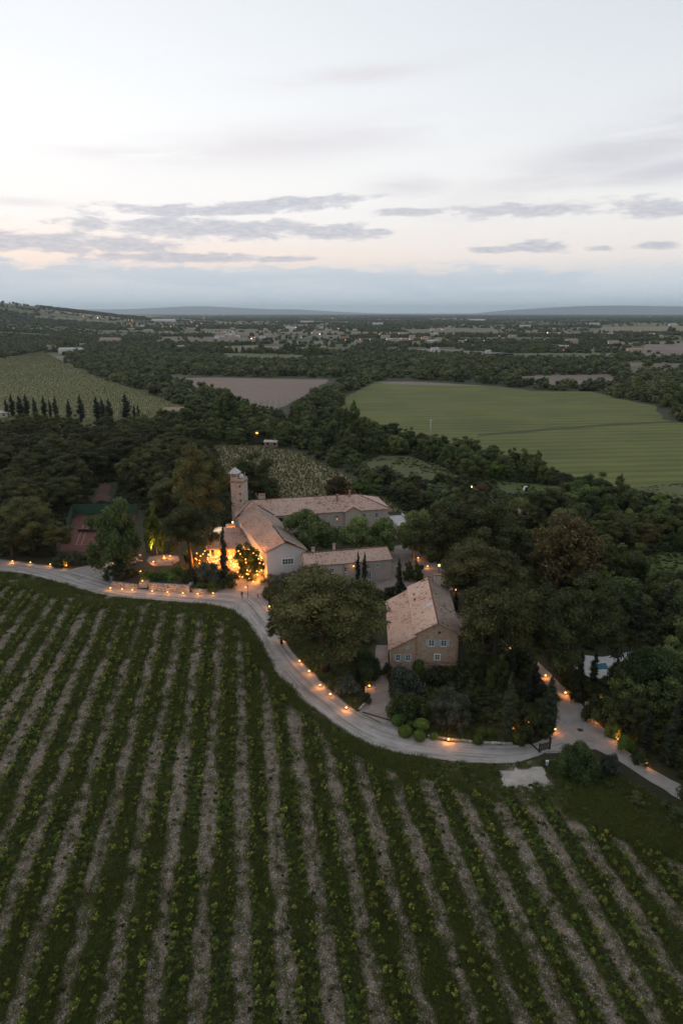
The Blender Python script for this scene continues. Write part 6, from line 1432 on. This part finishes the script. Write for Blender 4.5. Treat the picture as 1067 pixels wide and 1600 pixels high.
# mid-distance belts
MID = [('oak', 10, 3.2, 6.0, 6, 11.5), ('poplar', .1, 2, 2.8, 11, 15), ('cypress', .06, 1.2, 1.6, 9, 12)]
scatter([(128, 548), (180, 540), (300, 560), (600, 560), (960, 558), (985, 588), (935, 612), (825, 608), (780, 601), (720, 597), (600, 590), (516, 590), (340, 588), (250, 584)], 11, MID, 0, 'oak in the long wooded band beyond the ploughed and crop fields', seed=20)
PLAN.sort(key=lambda t: -t[4] * t[3] / t[2] ** 2)
CAP = {'pine': 230, 'oak': 275, 'cypress': 60, 'shrub': 230, 'poplar': 30, 'russet': 25, 'lime': 25, 'olive': 25, 'greyshrub': 60, 'limeshrub': 40}
cnt = {}; REST = []
GRP = {'pine': 'pines of the woods', 'oak': 'oaks of the woods and tree belts'}
LW_ = {'pine': 'pine', 'oak': 'oak', 'cypress': 'cypress', 'poplar': 'poplar', 'russet': 'brownish tree', 'lime': 'light green tree', 'olive': 'silvery tree', 'shrub': 'shrub', 'greyshrub': 'grey shrub', 'limeshrub': 'green shrub'}
ADJ = {'pine': 'dark crowned pine', 'oak': 'round-crowned green oak', 'cypress': 'narrow dark cypress', 'poplar': 'tall upright poplar', 'russet': 'brownish round tree', 'lime': 'light green tree', 'olive': 'silvery grey tree', 'shrub': 'dark leafy shrub', 'greyshrub': 'low grey-green shrub', 'limeshrub': 'fresh green shrub'}
CHOSEN = []
for (kd, x, y, h, r, lb) in PLAN:
    cnt[kd] = cnt.get(kd, 0) + 1
    if cnt[kd] > CAP.get(kd, 60) or y > 700 or (kd == 'oak' and y > 560): REST.append((kd, x, y, h, r)); continue
    where = lb
    for pre in (' of the ', ' in the ', ' on the ', ' along the ', ' between ', ' around the '):
        i = lb.find(pre)
        if 0 < i < 30: where = lb[i:]; break
    CHOSEN.append((kd, x, y, h, r, where))
SHORT = {' of the dense pinewood behind the tennis court': ' of the pinewood around the tennis court', ' of the belt along the near edge of the crop field': ' of the belt edging the crop field', ' of the tree belt between the ploughed field and the crop field': ' of the belt between ploughed and crop field', ' of the diagonal belt between the left field and the ploughed field': ' of the belt beside the left field',
         ' of the dark mixed wood right of the farmhouse': ' of the wood right of the farmhouse', ' of the wood jutting in at the right edge of the crop field': ' of the wood jutting into the crop field', ' of the clump below the wood at the right edge': ' of the small clump at the right edge', ' in the long wooded band beyond the ploughed and crop fields': ' of the long band beyond the fields',
         ' of the thicket between farmhouse and garden path': ' of the thicket beside the garden path', ' on the shady slope around the big umbrella pine': ' around the big umbrella pine'}
import collections
ZN = collections.defaultdict(list)
for c in CHOSEN: ZN[(c[0], c[5])].append(c)
POSX = ['left end', 'left part', 'middle', 'right part', 'right end']; POSY = ['front edge', 'front half', 'back half', 'back edge']
for (kd, where), L_ in ZN.items():
    us = sorted(c[1] / c[2] for c in L_); yv = sorted(c[2] for c in L_); hv_ = sorted(c[3] for c in L_); n = len(L_)
    for (kd, x, y, h, r, _w) in L_:
        w2 = SHORT.get(where, where); lbl = ADJ[kd] + w2
        if n > 2:
            fu = sum(1 for v in us if v < x / y) / n; fy_ = sum(1 for v in yv if v < y) / n; fh_ = sum(1 for v in hv_ if v < h) / n
            sz = 'low ' if fh_ < .33 else ('tall ' if fh_ > .66 else 'middling ')
            base_ = LW_[kd] + w2
            if n > 9: lbl = sz + base_ + ', ' + POSX[min(4, int(fu * 5))] + ', ' + POSY[min(3, int(fy_ * 4))]
            else: lbl = sz + base_ + ', ' + POSX[min(4, int(fu * 5))]
        if len(lbl.split()) > 16: lbl = ' '.join(lbl.split()[:16]).rstrip(',')
        tree(kd, x, y, h, r, lbl, LW_[kd] + 's' + where, parts=(r / y * 1067 > 14))

# ============================================================ SCATTERED MASSES (geometry nodes, kind stuff)
HID = bpy.data.collections.new('prototypes')
def scatter_nodes(name, pts, rot, sca, idx, protos, mat=None):
    """pts (n,3), rot (n,3), sca (n,3), idx (n) into protos (meshes)"""
    pc_ = bpy.data.collections.new(name + '_kinds')
    for i, me in enumerate(protos):
        o = bpy.data.objects.new('kind_%s_%02d' % (name, i), me); pc_.objects.link(o)
    n = len(pts); me = bpy.data.meshes.new(name); me.vertices.add(n); me.vertices.foreach_set('co', np.asarray(pts, np.float32).ravel())
    a = me.attributes.new('rot', 'FLOAT_VECTOR', 'POINT'); a.data.foreach_set('vector', np.asarray(rot, np.float32).ravel())
    a = me.attributes.new('sca', 'FLOAT_VECTOR', 'POINT'); a.data.foreach_set('vector', np.asarray(sca, np.float32).ravel())
    a = me.attributes.new('pick', 'INT', 'POINT'); a.data.foreach_set('value', np.asarray(idx, np.int32))
    o = put(name, me, kind='stuff')
    g = bpy.data.node_groups.new(name, 'GeometryNodeTree'); g.interface.new_socket('Geometry', in_out='INPUT', socket_type='NodeSocketGeometry'); g.interface.new_socket('Geometry', in_out='OUTPUT', socket_type='NodeSocketGeometry')
    N = g.nodes; gi = N.new('NodeGroupInput'); go = N.new('NodeGroupOutput'); ip = N.new('GeometryNodeInstanceOnPoints'); ci = N.new('GeometryNodeCollectionInfo')
    ci.inputs['Collection'].default_value = pc_; ci.inputs['Separate Children'].default_value = True; ci.inputs['Reset Children'].default_value = True
    def na(nm, ty):
        q = N.new('GeometryNodeInputNamedAttribute'); q.data_type = ty; q.inputs[0].default_value = nm; return [s for s in q.outputs if s.enabled and s.name == 'Attribute'][0]
    er = N.new('FunctionNodeEulerToRotation')
    g.links.new(gi.outputs[0], ip.inputs['Points']); g.links.new(ci.outputs[0], ip.inputs['Instance']); ip.inputs['Pick Instance'].default_value = True
    g.links.new(na('pick', 'INT'), ip.inputs['Instance Index']); g.links.new(na('rot', 'FLOAT_VECTOR'), er.inputs[0]); g.links.new(er.outputs[0], ip.inputs['Rotation']); g.links.new(na('sca', 'FLOAT_VECTOR'), ip.inputs['Scale'])
    g.links.new(ip.outputs[0], go.inputs[0]); md = o.modifiers.new('scatter', 'NODES'); md.node_group = g
    return o
rr = np.random.default_rng(5)
# undergrowth filling the woods between the trunks
UG = [poly_px(P) for P in ([(-160, 684), (215, 684), (340, 720), (340, 800), (245, 808), (190, 780), (190, 803), (118, 803), (92, 868), (-160, 868)], [(600, 720), (700, 700), (1120, 800), (1240, 900), (1240, 1300), (1100, 1235), (960, 1130), (900, 1080), (800, 985), (720, 905), (640, 850), (640, 800), (560, 760), (560, 745)],
      [(215, 655), (345, 645), (445, 650), (640, 690), (720, 715), (700, 735), (640, 708), (560, 722), (520, 712), (445, 695), (330, 695), (215, 690)], [(655, 1112), (740, 1040), (862, 1090), (845, 1130), (700, 1125)], [(350, 745), (445, 800), (470, 780), (640, 800), (600, 760), (560, 745), (640, 730), (640, 700), (345, 690)][:0] or [(330, 690), (350, 745), (420, 800), (330, 830)])]
Yu = rr.uniform(70, 345, 90000); Xu = rr.uniform(-1, 1, 90000) * (Yu * .56 + 10); ok = np.zeros(len(Xu), bool)
for P in UG: ok |= inside_np(Xu, Yu, P)
for P in EXCL: ok &= ~inside_np(Xu, Yu, P)
ok &= rr.random(len(Xu)) < .35 + .65 * (fbm(Xu * .08, Yu * .08, 3) > .48)
Xu, Yu = Xu[ok][:11000], Yu[ok][:11000]; n = len(Xu); su = rr.uniform(.45, 1.3, n); print('undergrowth', n)
scatter_nodes('undergrowth', np.column_stack([Xu, Yu, np.full(n, -.05)]), np.column_stack([np.zeros(n), np.zeros(n), rr.uniform(0, 6.28, n)]), np.column_stack([su * 1.2, su * 1.2, su * .8]), rr.integers(0, 3, n), [p[0] for p in PROTO['shrub']])
# light far crown prototypes, nominal r 4.2, h 9
farp = []
for i in range(5):
    cl = dome_clumps(600 + i, 20, 4.2, .2, 9.0, 1.5, 1.35, under=-.7, inner=.15)
    farp.append(cloud_mesh('far_crown', M['farleaf'], cl, 4.5, .34, 700 + i, aspect=.9, core=.9))

pts, rot, sca, idx = [], [], [], []
for (kd, x, y, h, r) in REST:
    pts.append((x, y, float(ground_z(x, y)) - .2)); rot.append((0, 0, rr.uniform(0, 6.28))); sca.append((r / 4.2, r / 4.2, h / 9.0)); idx.append(rr.integers(5))
if pts: scatter_nodes('woodland_mass', pts, rot, sca, idx, farp)
# beyond 760 m: hedgerows and copses following the parcels
FP = []
EXPLA = EXPL + [poly_px(P) for P in (F_LEFT, F_BROWN, F_BIG)] + [[(x - 14, y - 60), (x + 14, y - 60), (x + 14, y + 8), (x - 14, y + 8)] for (x, y, r) in ALLTREES if y > 700 and r > 8][:0]
for (typ, P, cx, cy) in parcels:
    if cy > 17000 or abs(cx) > cy * .62 + 150: continue
    if cy < 760: continue
    big = 1.0 if cy < 2200 else (1.5 if cy < 4500 else (2.6 if cy < 9000 else 4.5))
    q = np.array(P)[:, :2]
    area = .5 * abs(np.cross(q[1] - q[0], q[2] - q[0])) + .5 * abs(np.cross(q[2] - q[0], q[3] - q[0]))
    dens = {'wood': .0085}.get(str(typ), .00035) / big ** 2
    n = rr.poisson(area * dens); s = rr.random((n, 2)); 
    pp = (q[0] * (1 - s[:, :1]) + q[1] * s[:, :1]) * (1 - s[:, 1:]) + (q[3] * (1 - s[:, :1]) + q[2] * s[:, :1]) * s[:, 1:]
    FP.append(np.column_stack([pp, np.full(n, big)]))
    for e in range(2):     # hedgerow on two sides
        if rr.random() < .42:
            a_, b_ = (q[0], q[1]) if e == 0 else (q[1], q[2]); L = np.linalg.norm(b_ - a_); m = int(L / (8.0 * big) * rr.uniform(.5, 1.2)); t = rr.random((m, 1)); pp = a_ + (b_ - a_) * t + rr.normal(size=(m, 2)) * 2.5 * big
            FP.append(np.column_stack([pp, np.full(m, big)]))
FP = np.concatenate(FP)
keep = np.ones(len(FP), bool)
for P in EXPLA: keep &= ~inside_np(FP[:, 0], FP[:, 1], P)
HOUSES = [(x, y, r) for (x, y, r) in ALLTREES if y > 640 and r > 3.5 and x == x]
hs = [(o.location.x, o.location.y) for o in bpy.data.objects if o.get('category') in ('house',) and o.location.y > 500]
for (x, y) in hs: keep &= ~((np.abs(FP[:, 0] - x) < 11 + y * .006) & (FP[:, 1] < y + 9) & (FP[:, 1] > y - 14 - y * .05))
FP = FP[keep]; n = len(FP); b_ = FP[:, 2]
r_ = rr.uniform(.6, 1.45, n) * b_; hz = rr.uniform(.55, 1.15, n) * np.minimum(b_, 1.7) ** .55
print('far trees', n)
scatter_nodes('far_woods', np.column_stack([FP[:, 0], FP[:, 1], ground_z(FP[:, 0], FP[:, 1]) - .3]), np.column_stack([np.zeros(n), np.zeros(n), rr.uniform(0, 6.28, n)]), np.column_stack([r_, r_ * rr.uniform(.8, 1.2, n), hz]), rr.integers(0, 5, n), farp)
# lone trees in the far right field
for (u, v, hw, lb) in ((1047, 521, 6, 'lone round tree in the pale right field'), (457, 548, 6, 'round tree left in the pale strip field'), (447, 545, 5, 'small tree in the pale strip field'), (408, 547, 6, 'lone tree at the left of the pale strip field'), (490, 556, 9, 'tall round tree in front of the green strip field'), (480, 558, 8, 'dark tree beside the tall round tree')):
    T('oak', u, v, v - hw * 2.0, hw, lb)

# ---- rows of vines in the small vineyard and in the left field
def in_rows(Ppx, ang, gap, step, h, keepf, name, protos, jit=.25, zz=.1, wide=1.0):
    P = poly_px(Ppx); P = [p for p in P]; a = R(ang); xs = [p[0] for p in P]; ys_ = [p[1] for p in P]; D = 900
    cx, cy = sum(xs) / len(xs), sum(ys_) / len(ys_)
    q, l = np.meshgrid(np.arange(-D, D, gap), np.arange(-D, D, step)); q = q.ravel() + rr.normal(size=q.size) * jit; l = l.ravel() + rr.normal(size=l.size) * jit
    X = cx + q * math.cos(a) - l * math.sin(a); Y = cy + q * math.sin(a) + l * math.cos(a)
    ok = inside_np(X, Y, P) & (rr.random(len(X)) < keepf) & (np.abs(X) < Y * .56 + 10); X, Y = X[ok], Y[ok]; n = len(X); print(name, n)
    s = h * rr.uniform(.7, 1.25, n)
    return scatter_nodes(name, np.column_stack([X, Y, np.full(n, zz)]), np.column_stack([np.zeros(n), np.zeros(n), rr.uniform(0, 6.28, n)]), np.column_stack([s * wide, s * wide, s]), rr.integers(0, len(protos), n), protos)
vine_ms = []
for i in range(5):
    r2 = random.Random(900 + i); cl = [(r2.uniform(-.22, .22), r2.uniform(-.38, .38), r2.uniform(.35, .95), r2.uniform(.08, .17), r2.uniform(.08, .17), r2.uniform(.14, .28), r2.uniform(.2, .95)) for _ in range(5)]
    V_, F_, T_ = leaf_cloud(cl, 90, .10, 910 + i, core=0, shell=(.2, 1.25), up=.3)
    mb = MB(); mb.tube([(0, 0, -.1), (.03, 0, .3), (0, .04, .6)], [.045, .035, .02], 5)
    nv_ = len(V_); tb = []
    for f in mb.f: 
        for k_ in range(1, len(f) - 1): tb.append((f[0] + nv_, f[k_] + nv_, f[k_ + 1] + nv_))
    Vv = np.concatenate([V_, np.array(mb.v)]); Fv = np.concatenate([F_, np.array(tb)])
    vine_ms.append(np_mesh('grapevine', Vv, Fv, [M['vine'], M['bark']], {'tint': ('POINT', np.concatenate([T_, np.full(len(mb.v), .3)]))}, midx=[0] * len(F_) + [1] * len(tb)))
bushm = []
for i in range(2):
    cl = [(0, 0, .55, .55, .55, .5, .55), (.3, .2, .5, .4, .4, .4, .7), (-.3, -.1, .6, .4, .4, .4, .4)]
    bushm.append(cloud_mesh('vine_bush', foliage('distant_vine_leaves', (.080, .094, .030), (.130, .136, .046), (.185, .182, .07), .2), cl, 14, .22, 950 + i, core=.8))
in_rows(F_SMALL, 62, 2.3, 1.1, .62, .88, 'small_vineyard_rows', bushm, .2)
in_rows(F_LEFT, 62, 3.4, 1.7, .5, .85, 'left_field_vine_rows', bushm, .2)

# ---- foreground vineyard: individual vines, grass, stones
VP = [G(u, v) for u, v in [(-500, 912), (-90, 908), (0, 912), (60, 925), (110, 945), (200, 950), (330, 958), (372, 980), (395, 1020), (430, 1075), (480, 1125), (520, 1160), (590, 1192), (690, 1225), (770, 1252), (860, 1272), (950, 1300), (1100, 1360), (1300, 1450), (1300, 1720), (-500, 1720)]]
ca, sa = math.cos(ROW_A), math.sin(ROW_A)
cand = []
for kq in range(-40, 40):
    for side in (-1, 1):
        q0 = ROW_0 + kq * ROW_P + side * 1.28; l = 20.0
        while l < 190:
            l += rr.uniform(.95, 1.6)
            if rr.random() < .22: l += rr.uniform(0, 4.0)
            q = q0 + rr.normal() * .16; x = q * ca - l * sa; y = q * sa + l * ca
            if inside(x, y, VP) and abs(x) < y * .6 + 3: cand.append((x, y))
cand.sort(key=lambda p: math.hypot(p[0], p[1]) if 0 else (abs(p[0]) > p[1] * .52, math.hypot(p[0], p[1])))
print('vines', len(cand))
def vine_sc(): s = float(rr.uniform(.7, 1.35)); return (s * float(rr.uniform(.85, 1.2)), s * float(rr.uniform(.9, 1.5)), s * float(rr.uniform(.8, 1.15)))
def in_view(x, y):
    dd = y * _c + CAM_H * _s; up = y * _s - CAM_H * _c; u = 533.5 + _F * x / dd; v = 800 - _F * up / dd; return 2 < u < 1065 and v < 1598
ORD = ['first', 'second', 'third', 'fourth', 'fifth', 'sixth', 'seventh', 'eighth', 'ninth', 'tenth', 'eleventh', 'twelfth', 'thirteenth', 'fourteenth', 'fifteenth', 'sixteenth', 'seventeenth', 'eighteenth', 'nineteenth', 'twentieth', 'twenty-first', 'twenty-second', 'twenty-third', 'twenty-fourth']
yb = G(533, 1600)[1]; strips = []
for kq in range(-40, 40):
    q0 = ROW_0 + kq * ROW_P; xb = (q0 - yb * sa) / ca; dd = yb * _c + CAM_H * _s; ub = 533.5 + _F * xb / dd
    if 12 < ub < 1055: strips.append(q0)
def strip_of(c):
    q_ = c[0] * ca + c[1] * sa
    for i_, q0 in enumerate(strips):
        if abs(q_ - q0) < ROW_P / 2: return i_, ('left' if q_ < q0 else 'right')
    return None
seen = [c for c in cand if in_view(*c) and strip_of(c)]; big300 = seen[:292]; bs = set(big300); per = {}
for (x, y) in sorted(big300, key=lambda c: c[1]):
    i_, sd_ = strip_of((x, y)); nth = per[(i_, sd_)] = per.get((i_, sd_), 0) + 1
    o = put('grapevine', vine_ms[int(rr.integers(5))], loc=(x, y, .01)); o.rotation_euler = (0, 0, ROW_A + rr.uniform(-.4, .4)); o.scale = vine_sc()
    tag(o, '%s vine up from the picture bottom on the %s edge of the %s gravel strip' % (ORD[nth - 1], sd_, ORD[i_]), 'grapevine', 'nearest grapevines of the foreground vineyard')
rest = [c for c in cand if c not in bs]; n = len(rest)
scatter_nodes('further_grapevines', [(x, y, .01) for x, y in rest], [(0, 0, ROW_A + rr.uniform(-.4, .4)) for _ in rest], [vine_sc() for _ in rest], rr.integers(0, 5, n), vine_ms)
# grass tufts
tufts = []
for i in range(4):
    r2 = np.random.default_rng(20 + i); nb = 46; P = r2.normal(size=(nb, 2)) * .16; hgt = r2.uniform(.08, .26, nb); an = r2.uniform(0, 6.28, nb); wd = r2.uniform(.012, .03, nb); ln = r2.normal(size=(nb, 2)) * .08
    V_ = np.zeros((nb, 3, 3)); V_[:, 0, 0] = P[:, 0] - np.cos(an) * wd; V_[:, 0, 1] = P[:, 1] - np.sin(an) * wd; V_[:, 1, 0] = P[:, 0] + np.cos(an) * wd; V_[:, 1, 1] = P[:, 1] + np.sin(an) * wd; V_[:, 2, :2] = P + ln; V_[:, 2, 2] = hgt
    tufts.append(np_mesh('grass_tuft', V_.reshape(-1, 3), np.arange(nb * 3).reshape(-1, 3), M['grass'], {'tint': ('POINT', np.repeat(np.clip(r2.normal(.5, .25, nb), 0, 1), 3))}))
Y = rr.uniform(30, 165, 400000) ** 1.0; Y = 34 * (175 / 34.) ** rr.random(420000); X = rr.uniform(-1, 1, len(Y)) * (Y * .58 + 4)
q = X * ca + Y * sa; ph = np.abs((q - ROW_0 + ROW_P / 2) % ROW_P - ROW_P / 2)
VPA = [G(u, v) for u, v in VINEYARD]
PADP = poly_px([(776, 1202), (846, 1201), (858, 1223), (788, 1229)])
ok = inside_np(X, Y, VPA) & ~inside_np(X, Y, PADP)
inrows = inside_np(X, Y, VP)
nn = fbm(X * .5, Y * .5, 3); n2 = fbm(X * .12 + 40, Y * .12, 3)
edge_ = 1.2 + (nn - .5) * 1.2
okr = (ph > edge_) & (rr.random(len(X)) < np.clip(.25 + (n2 - .3) * 2.2, .15, 1)) | (rr.random(len(X)) < .035)
ok &= np.where(inrows, okr, rr.random(len(X)) < np.clip((n2 - .25) * 2.4, .1, 1))
# Y is log-distributed: thin to the density the picture can show
X, Y, nn, n2, inr = X[ok], Y[ok], nn[ok], n2[ok], inrows[ok]; n = min(len(X), 150000); X, Y, nn, n2, inr = X[:n], Y[:n], nn[:n], n2[:n], inr[:n]; print('tufts', n)
s = (.55 + Y / 110) * (.6 + .8 * n2) * rr.uniform(.7, 1.4, n)
scatter_nodes('vineyard_grass', np.column_stack([X, Y, np.full(n, .0)]), np.column_stack([np.zeros(n), np.zeros(n), rr.uniform(0, 6.28, n)]), np.column_stack([s * 1.25, s * 1.25, s * .85]), rr.integers(0, 4, n), tufts)
wn = 26000; Yw = 34 * (170 / 34.) ** rr.random(110000); Xw = rr.uniform(-1, 1, 110000) * (Yw * .58 + 4); qw = Xw * ca + Yw * sa; pw_ = np.abs((qw - ROW_0 + ROW_P / 2) % ROW_P - ROW_P / 2)
ok = inside_np(Xw, Yw, VPA) & ((pw_ > 1.15) | (rr.random(110000) < .02)) & ~inside_np(Xw, Yw, PADP) & (fbm(Xw * .3 + 5, Yw * .3, 3) > .36); Xw, Yw = Xw[ok][:wn], Yw[ok][:wn]; n = len(Xw); sw = rr.uniform(.07, .21, n) * (.7 + Yw / 140)
scatter_nodes('vineyard_weeds', np.column_stack([Xw, Yw, np.full(n, -.01)]), np.column_stack([np.zeros(n), np.zeros(n), rr.uniform(0, 6.28, n)]), np.column_stack([sw, sw, sw * .6]), rr.integers(0, 5, n), [p[0] for p in PROTO['shrub']] + [p[0] for p in PROTO['limeshrub'][:2]])
# clods and stones on the gravel strips
stones = []
for i in range(3):
    mb = MB(); mb.ball((0, 0, .2), 1, .8, .55, seg=6, ring=4, lump=.5); o_ = mb.build('stone', plain('field_stone_%d' % i, [(.30, .27, .24), (.16, .13, .11), (.42, .40, .38)][i], .95)); stones.append(o_.data); bpy.data.objects.remove(o_)
Y = 34 * (160 / 34.) ** rr.random(90000); X = rr.uniform(-1, 1, len(Y)) * (Y * .58 + 4); q = X * ca + Y * sa; ph = np.abs((q - ROW_0 + ROW_P / 2) % ROW_P - ROW_P / 2)
ok = inside_np(X, Y, VP) & (ph < .95 + rr.normal(size=len(X)) * .15); X, Y = X[ok][:26000], Y[ok][:26000]; n = len(X); s = rr.uniform(.018, .06, n) * (.8 + Y / 120)
scatter_nodes('strip_stones', np.column_stack([X, Y, np.full(n, .01)]), np.column_stack([np.zeros(n), np.zeros(n), rr.uniform(0, 6.28, n)]), np.column_stack([s, s, s]), rr.choice(3, n, p=[.5, .38, .12]), stones)
# rough grass on verge, bank and garden floors
Y = rr.uniform(85, 175, 60000); X = rr.uniform(-75, 75, len(Y)); 
G1 = [poly_px(P) for P in ([(418, 958), (438, 990), (459, 1020), (486, 1048), (524, 1085), (561, 1113), (571, 1066), (588, 960), (560, 925), (430, 915)], [(622, 1119), (645, 1146), (690, 1156), (740, 1161), (862, 1146), (868, 1110), (790, 1020), (720, 1055), (608, 1056)], [(870, 1186), (960, 1216), (1100, 1290), (1100, 1350), (900, 1260), (840, 1230)])]
ok = np.zeros(len(X), bool)
for P in G1: ok |= inside_np(X, Y, P)
for P in (RIGHT_ROAD, UPPER_PATH, DRIVEWAY): ok &= ~inside_np(X, Y, poly_px(P))
X, Y = X[ok], Y[ok]; n = len(X); s = rr.uniform(.7, 1.8, n)
scatter_nodes('garden_grass', np.column_stack([X, Y, np.full(n, .0)]), np.column_stack([np.zeros(n), np.zeros(n), rr.uniform(0, 6.28, n)]), np.column_stack([s, s, s]), rr.integers(0, 4, n), tufts)

RG = [poly_px(P) for P in (F_CLEAR, [(985, 868), (1040, 862), (1110, 870), (1120, 905), (1060, 905), (1005, 900)], [(770, 752), (850, 756), (905, 764), (900, 777), (850, 776), (775, 774)], [(960, 764), (1067, 756), (1180, 770), (1180, 800), (1067, 783), (1010, 775)], [(835, 1186), (880, 1184), (1000, 1245), (1100, 1300), (1100, 1350), (950, 1290), (800, 1240), (790, 1236), (860, 1236), (885, 1222), (858, 1202)])]
Yg = rr.uniform(75, 330, 160000); Xg = rr.uniform(-1, 1, 160000) * (Yg * .56 + 10); ok = np.zeros(len(Xg), bool)
for P in RG: ok |= inside_np(Xg, Yg, P)
ok &= rr.random(len(Xg)) < np.clip((fbm(Xg * .12, Yg * .12, 3) - .42) * 3, .02, 1) * np.where(Yg < 120, .8, .6)
Xg, Yg = Xg[ok][:16000], Yg[ok][:16000]; n = len(Xg); sg_ = rr.uniform(.12, .40, n); print('rough', n)
scatter_nodes('rough_growth', np.column_stack([Xg, Yg, np.full(n, -.03)]), np.column_stack([np.zeros(n), np.zeros(n), rr.uniform(0, 6.28, n)]), np.column_stack([sg_ * 1.3, sg_ * 1.3, sg_ * .6]), rr.integers(0, 6, n), [p[0] for p in PROTO['shrub']] + [p[0] for p in PROTO['limeshrub']])
# ============================================================ PERSON on the plaza
def person(x, y, rz, label):
    o = empty('person', (x, y, .02), rz, label, 'person')
    J = {'pel': (0, 0, .95), 'ch': (0, 0, 1.28), 'nk': (0, 0, 1.48), 'hd': (0, -.02, 1.60), 'tp': (0, -.01, 1.72), 'sl': (-.19, 0, 1.42), 'sr': (.19, 0, 1.42), 'el': (-.25, .03, 1.14), 'er': (.25, .02, 1.14), 'wl': (-.24, -.06, .90), 'wr': (.22, -.10, .92), 'hl': (-.10, 0, .92), 'hr': (.10, 0, .92), 'kl': (-.11, -.02, .50), 'kr': (.12, -.06, .50), 'al': (-.11, .02, .09), 'ar': (.13, .04, .09), 'tl': (-.12, -.16, .04), 'tr': (.14, -.13, .04), 'fl': (-.24, -.09, .80), 'fr': (.21, -.13, .82)}
    Rd = {'pel': .15, 'ch': .16, 'nk': .065, 'hd': .095, 'tp': .075, 'sl': .07, 'sr': .07, 'el': .05, 'er': .05, 'wl': .035, 'wr': .035, 'hl': .10, 'hr': .10, 'kl': .07, 'kr': .07, 'al': .05, 'ar': .05, 'tl': .045, 'tr': .045, 'fl': .028, 'fr': .028}
    E = [('pel', 'ch'), ('ch', 'nk'), ('nk', 'hd'), ('hd', 'tp'), ('ch', 'sl'), ('ch', 'sr'), ('sl', 'el'), ('sr', 'er'), ('el', 'wl'), ('er', 'wr'), ('wl', 'fl'), ('wr', 'fr'), ('pel', 'hl'), ('pel', 'hr'), ('hl', 'kl'), ('hr', 'kr'), ('kl', 'al'), ('kr', 'ar'), ('al', 'tl'), ('ar', 'tr')]
    K = list(J); me = bpy.data.meshes.new('body'); me.from_pydata([J[q] for q in K], [(K.index(a), K.index(b)) for a, b in E], []); b = put('body', me, o)
    b.modifiers.new('skin', 'SKIN'); me.skin_vertices.new() if not me.skin_vertices else None
    for i, q in enumerate(K): me.skin_vertices[0].data[i].radius = (Rd[q], Rd[q] * .85); me.skin_vertices[0].data[i].use_root = (q == 'pel')
    s = b.modifiers.new('sub', 'SUBSURF'); s.levels = s.render_levels = 1
    dg = bpy.context.evaluated_depsgraph_get(); dg.update(); m2 = bpy.data.meshes.new_from_object(b.evaluated_get(dg)); b.modifiers.clear(); b.data = m2; m2.materials.clear(); m2.materials.append(M['black']); m2.materials.append(M['skin'])
    for p in m2.polygons:
        c = p.center; p.material_index = 1 if (c.z > 1.5 or (abs(c.x) > .17 and c.z < .92 and c.z > .75)) else 0; p.use_smooth = True
    mb = MB(); mb.ball((0, .02, 1.67), .105, .115, .10, seg=10, ring=7); mb.build('hair', M['black'], o, smooth=True)
px_, py_ = G(378.5, 935); person(px_, py_, .4, 'person in black clothes standing on the gravel plaza near the thin post')

# ============================================================ HAZE: the evening air over the plain
hm = bpy.data.materials.new('evening_haze'); hm.use_nodes = True; ht = hm.node_tree; ht.nodes.clear()
ho = ht.nodes.new('ShaderNodeOutputMaterial'); hv = ht.nodes.new('ShaderNodeVolumePrincipled'); hv.inputs['Color'].default_value = (.72, .88, 1.0, 1); hv.inputs['Density'].default_value = HAZE_D if 'HAZE_D' in globals() else 3.6e-5; hv.inputs['Anisotropy'].default_value = .45
ht.links.new(hv.outputs[0], ho.inputs['Volume'])
mb = MB(); mb.box(-44000, 44000, -3000, 43500, -60, 430); hz_ = mb.build('haze', hm, kind='stuff')
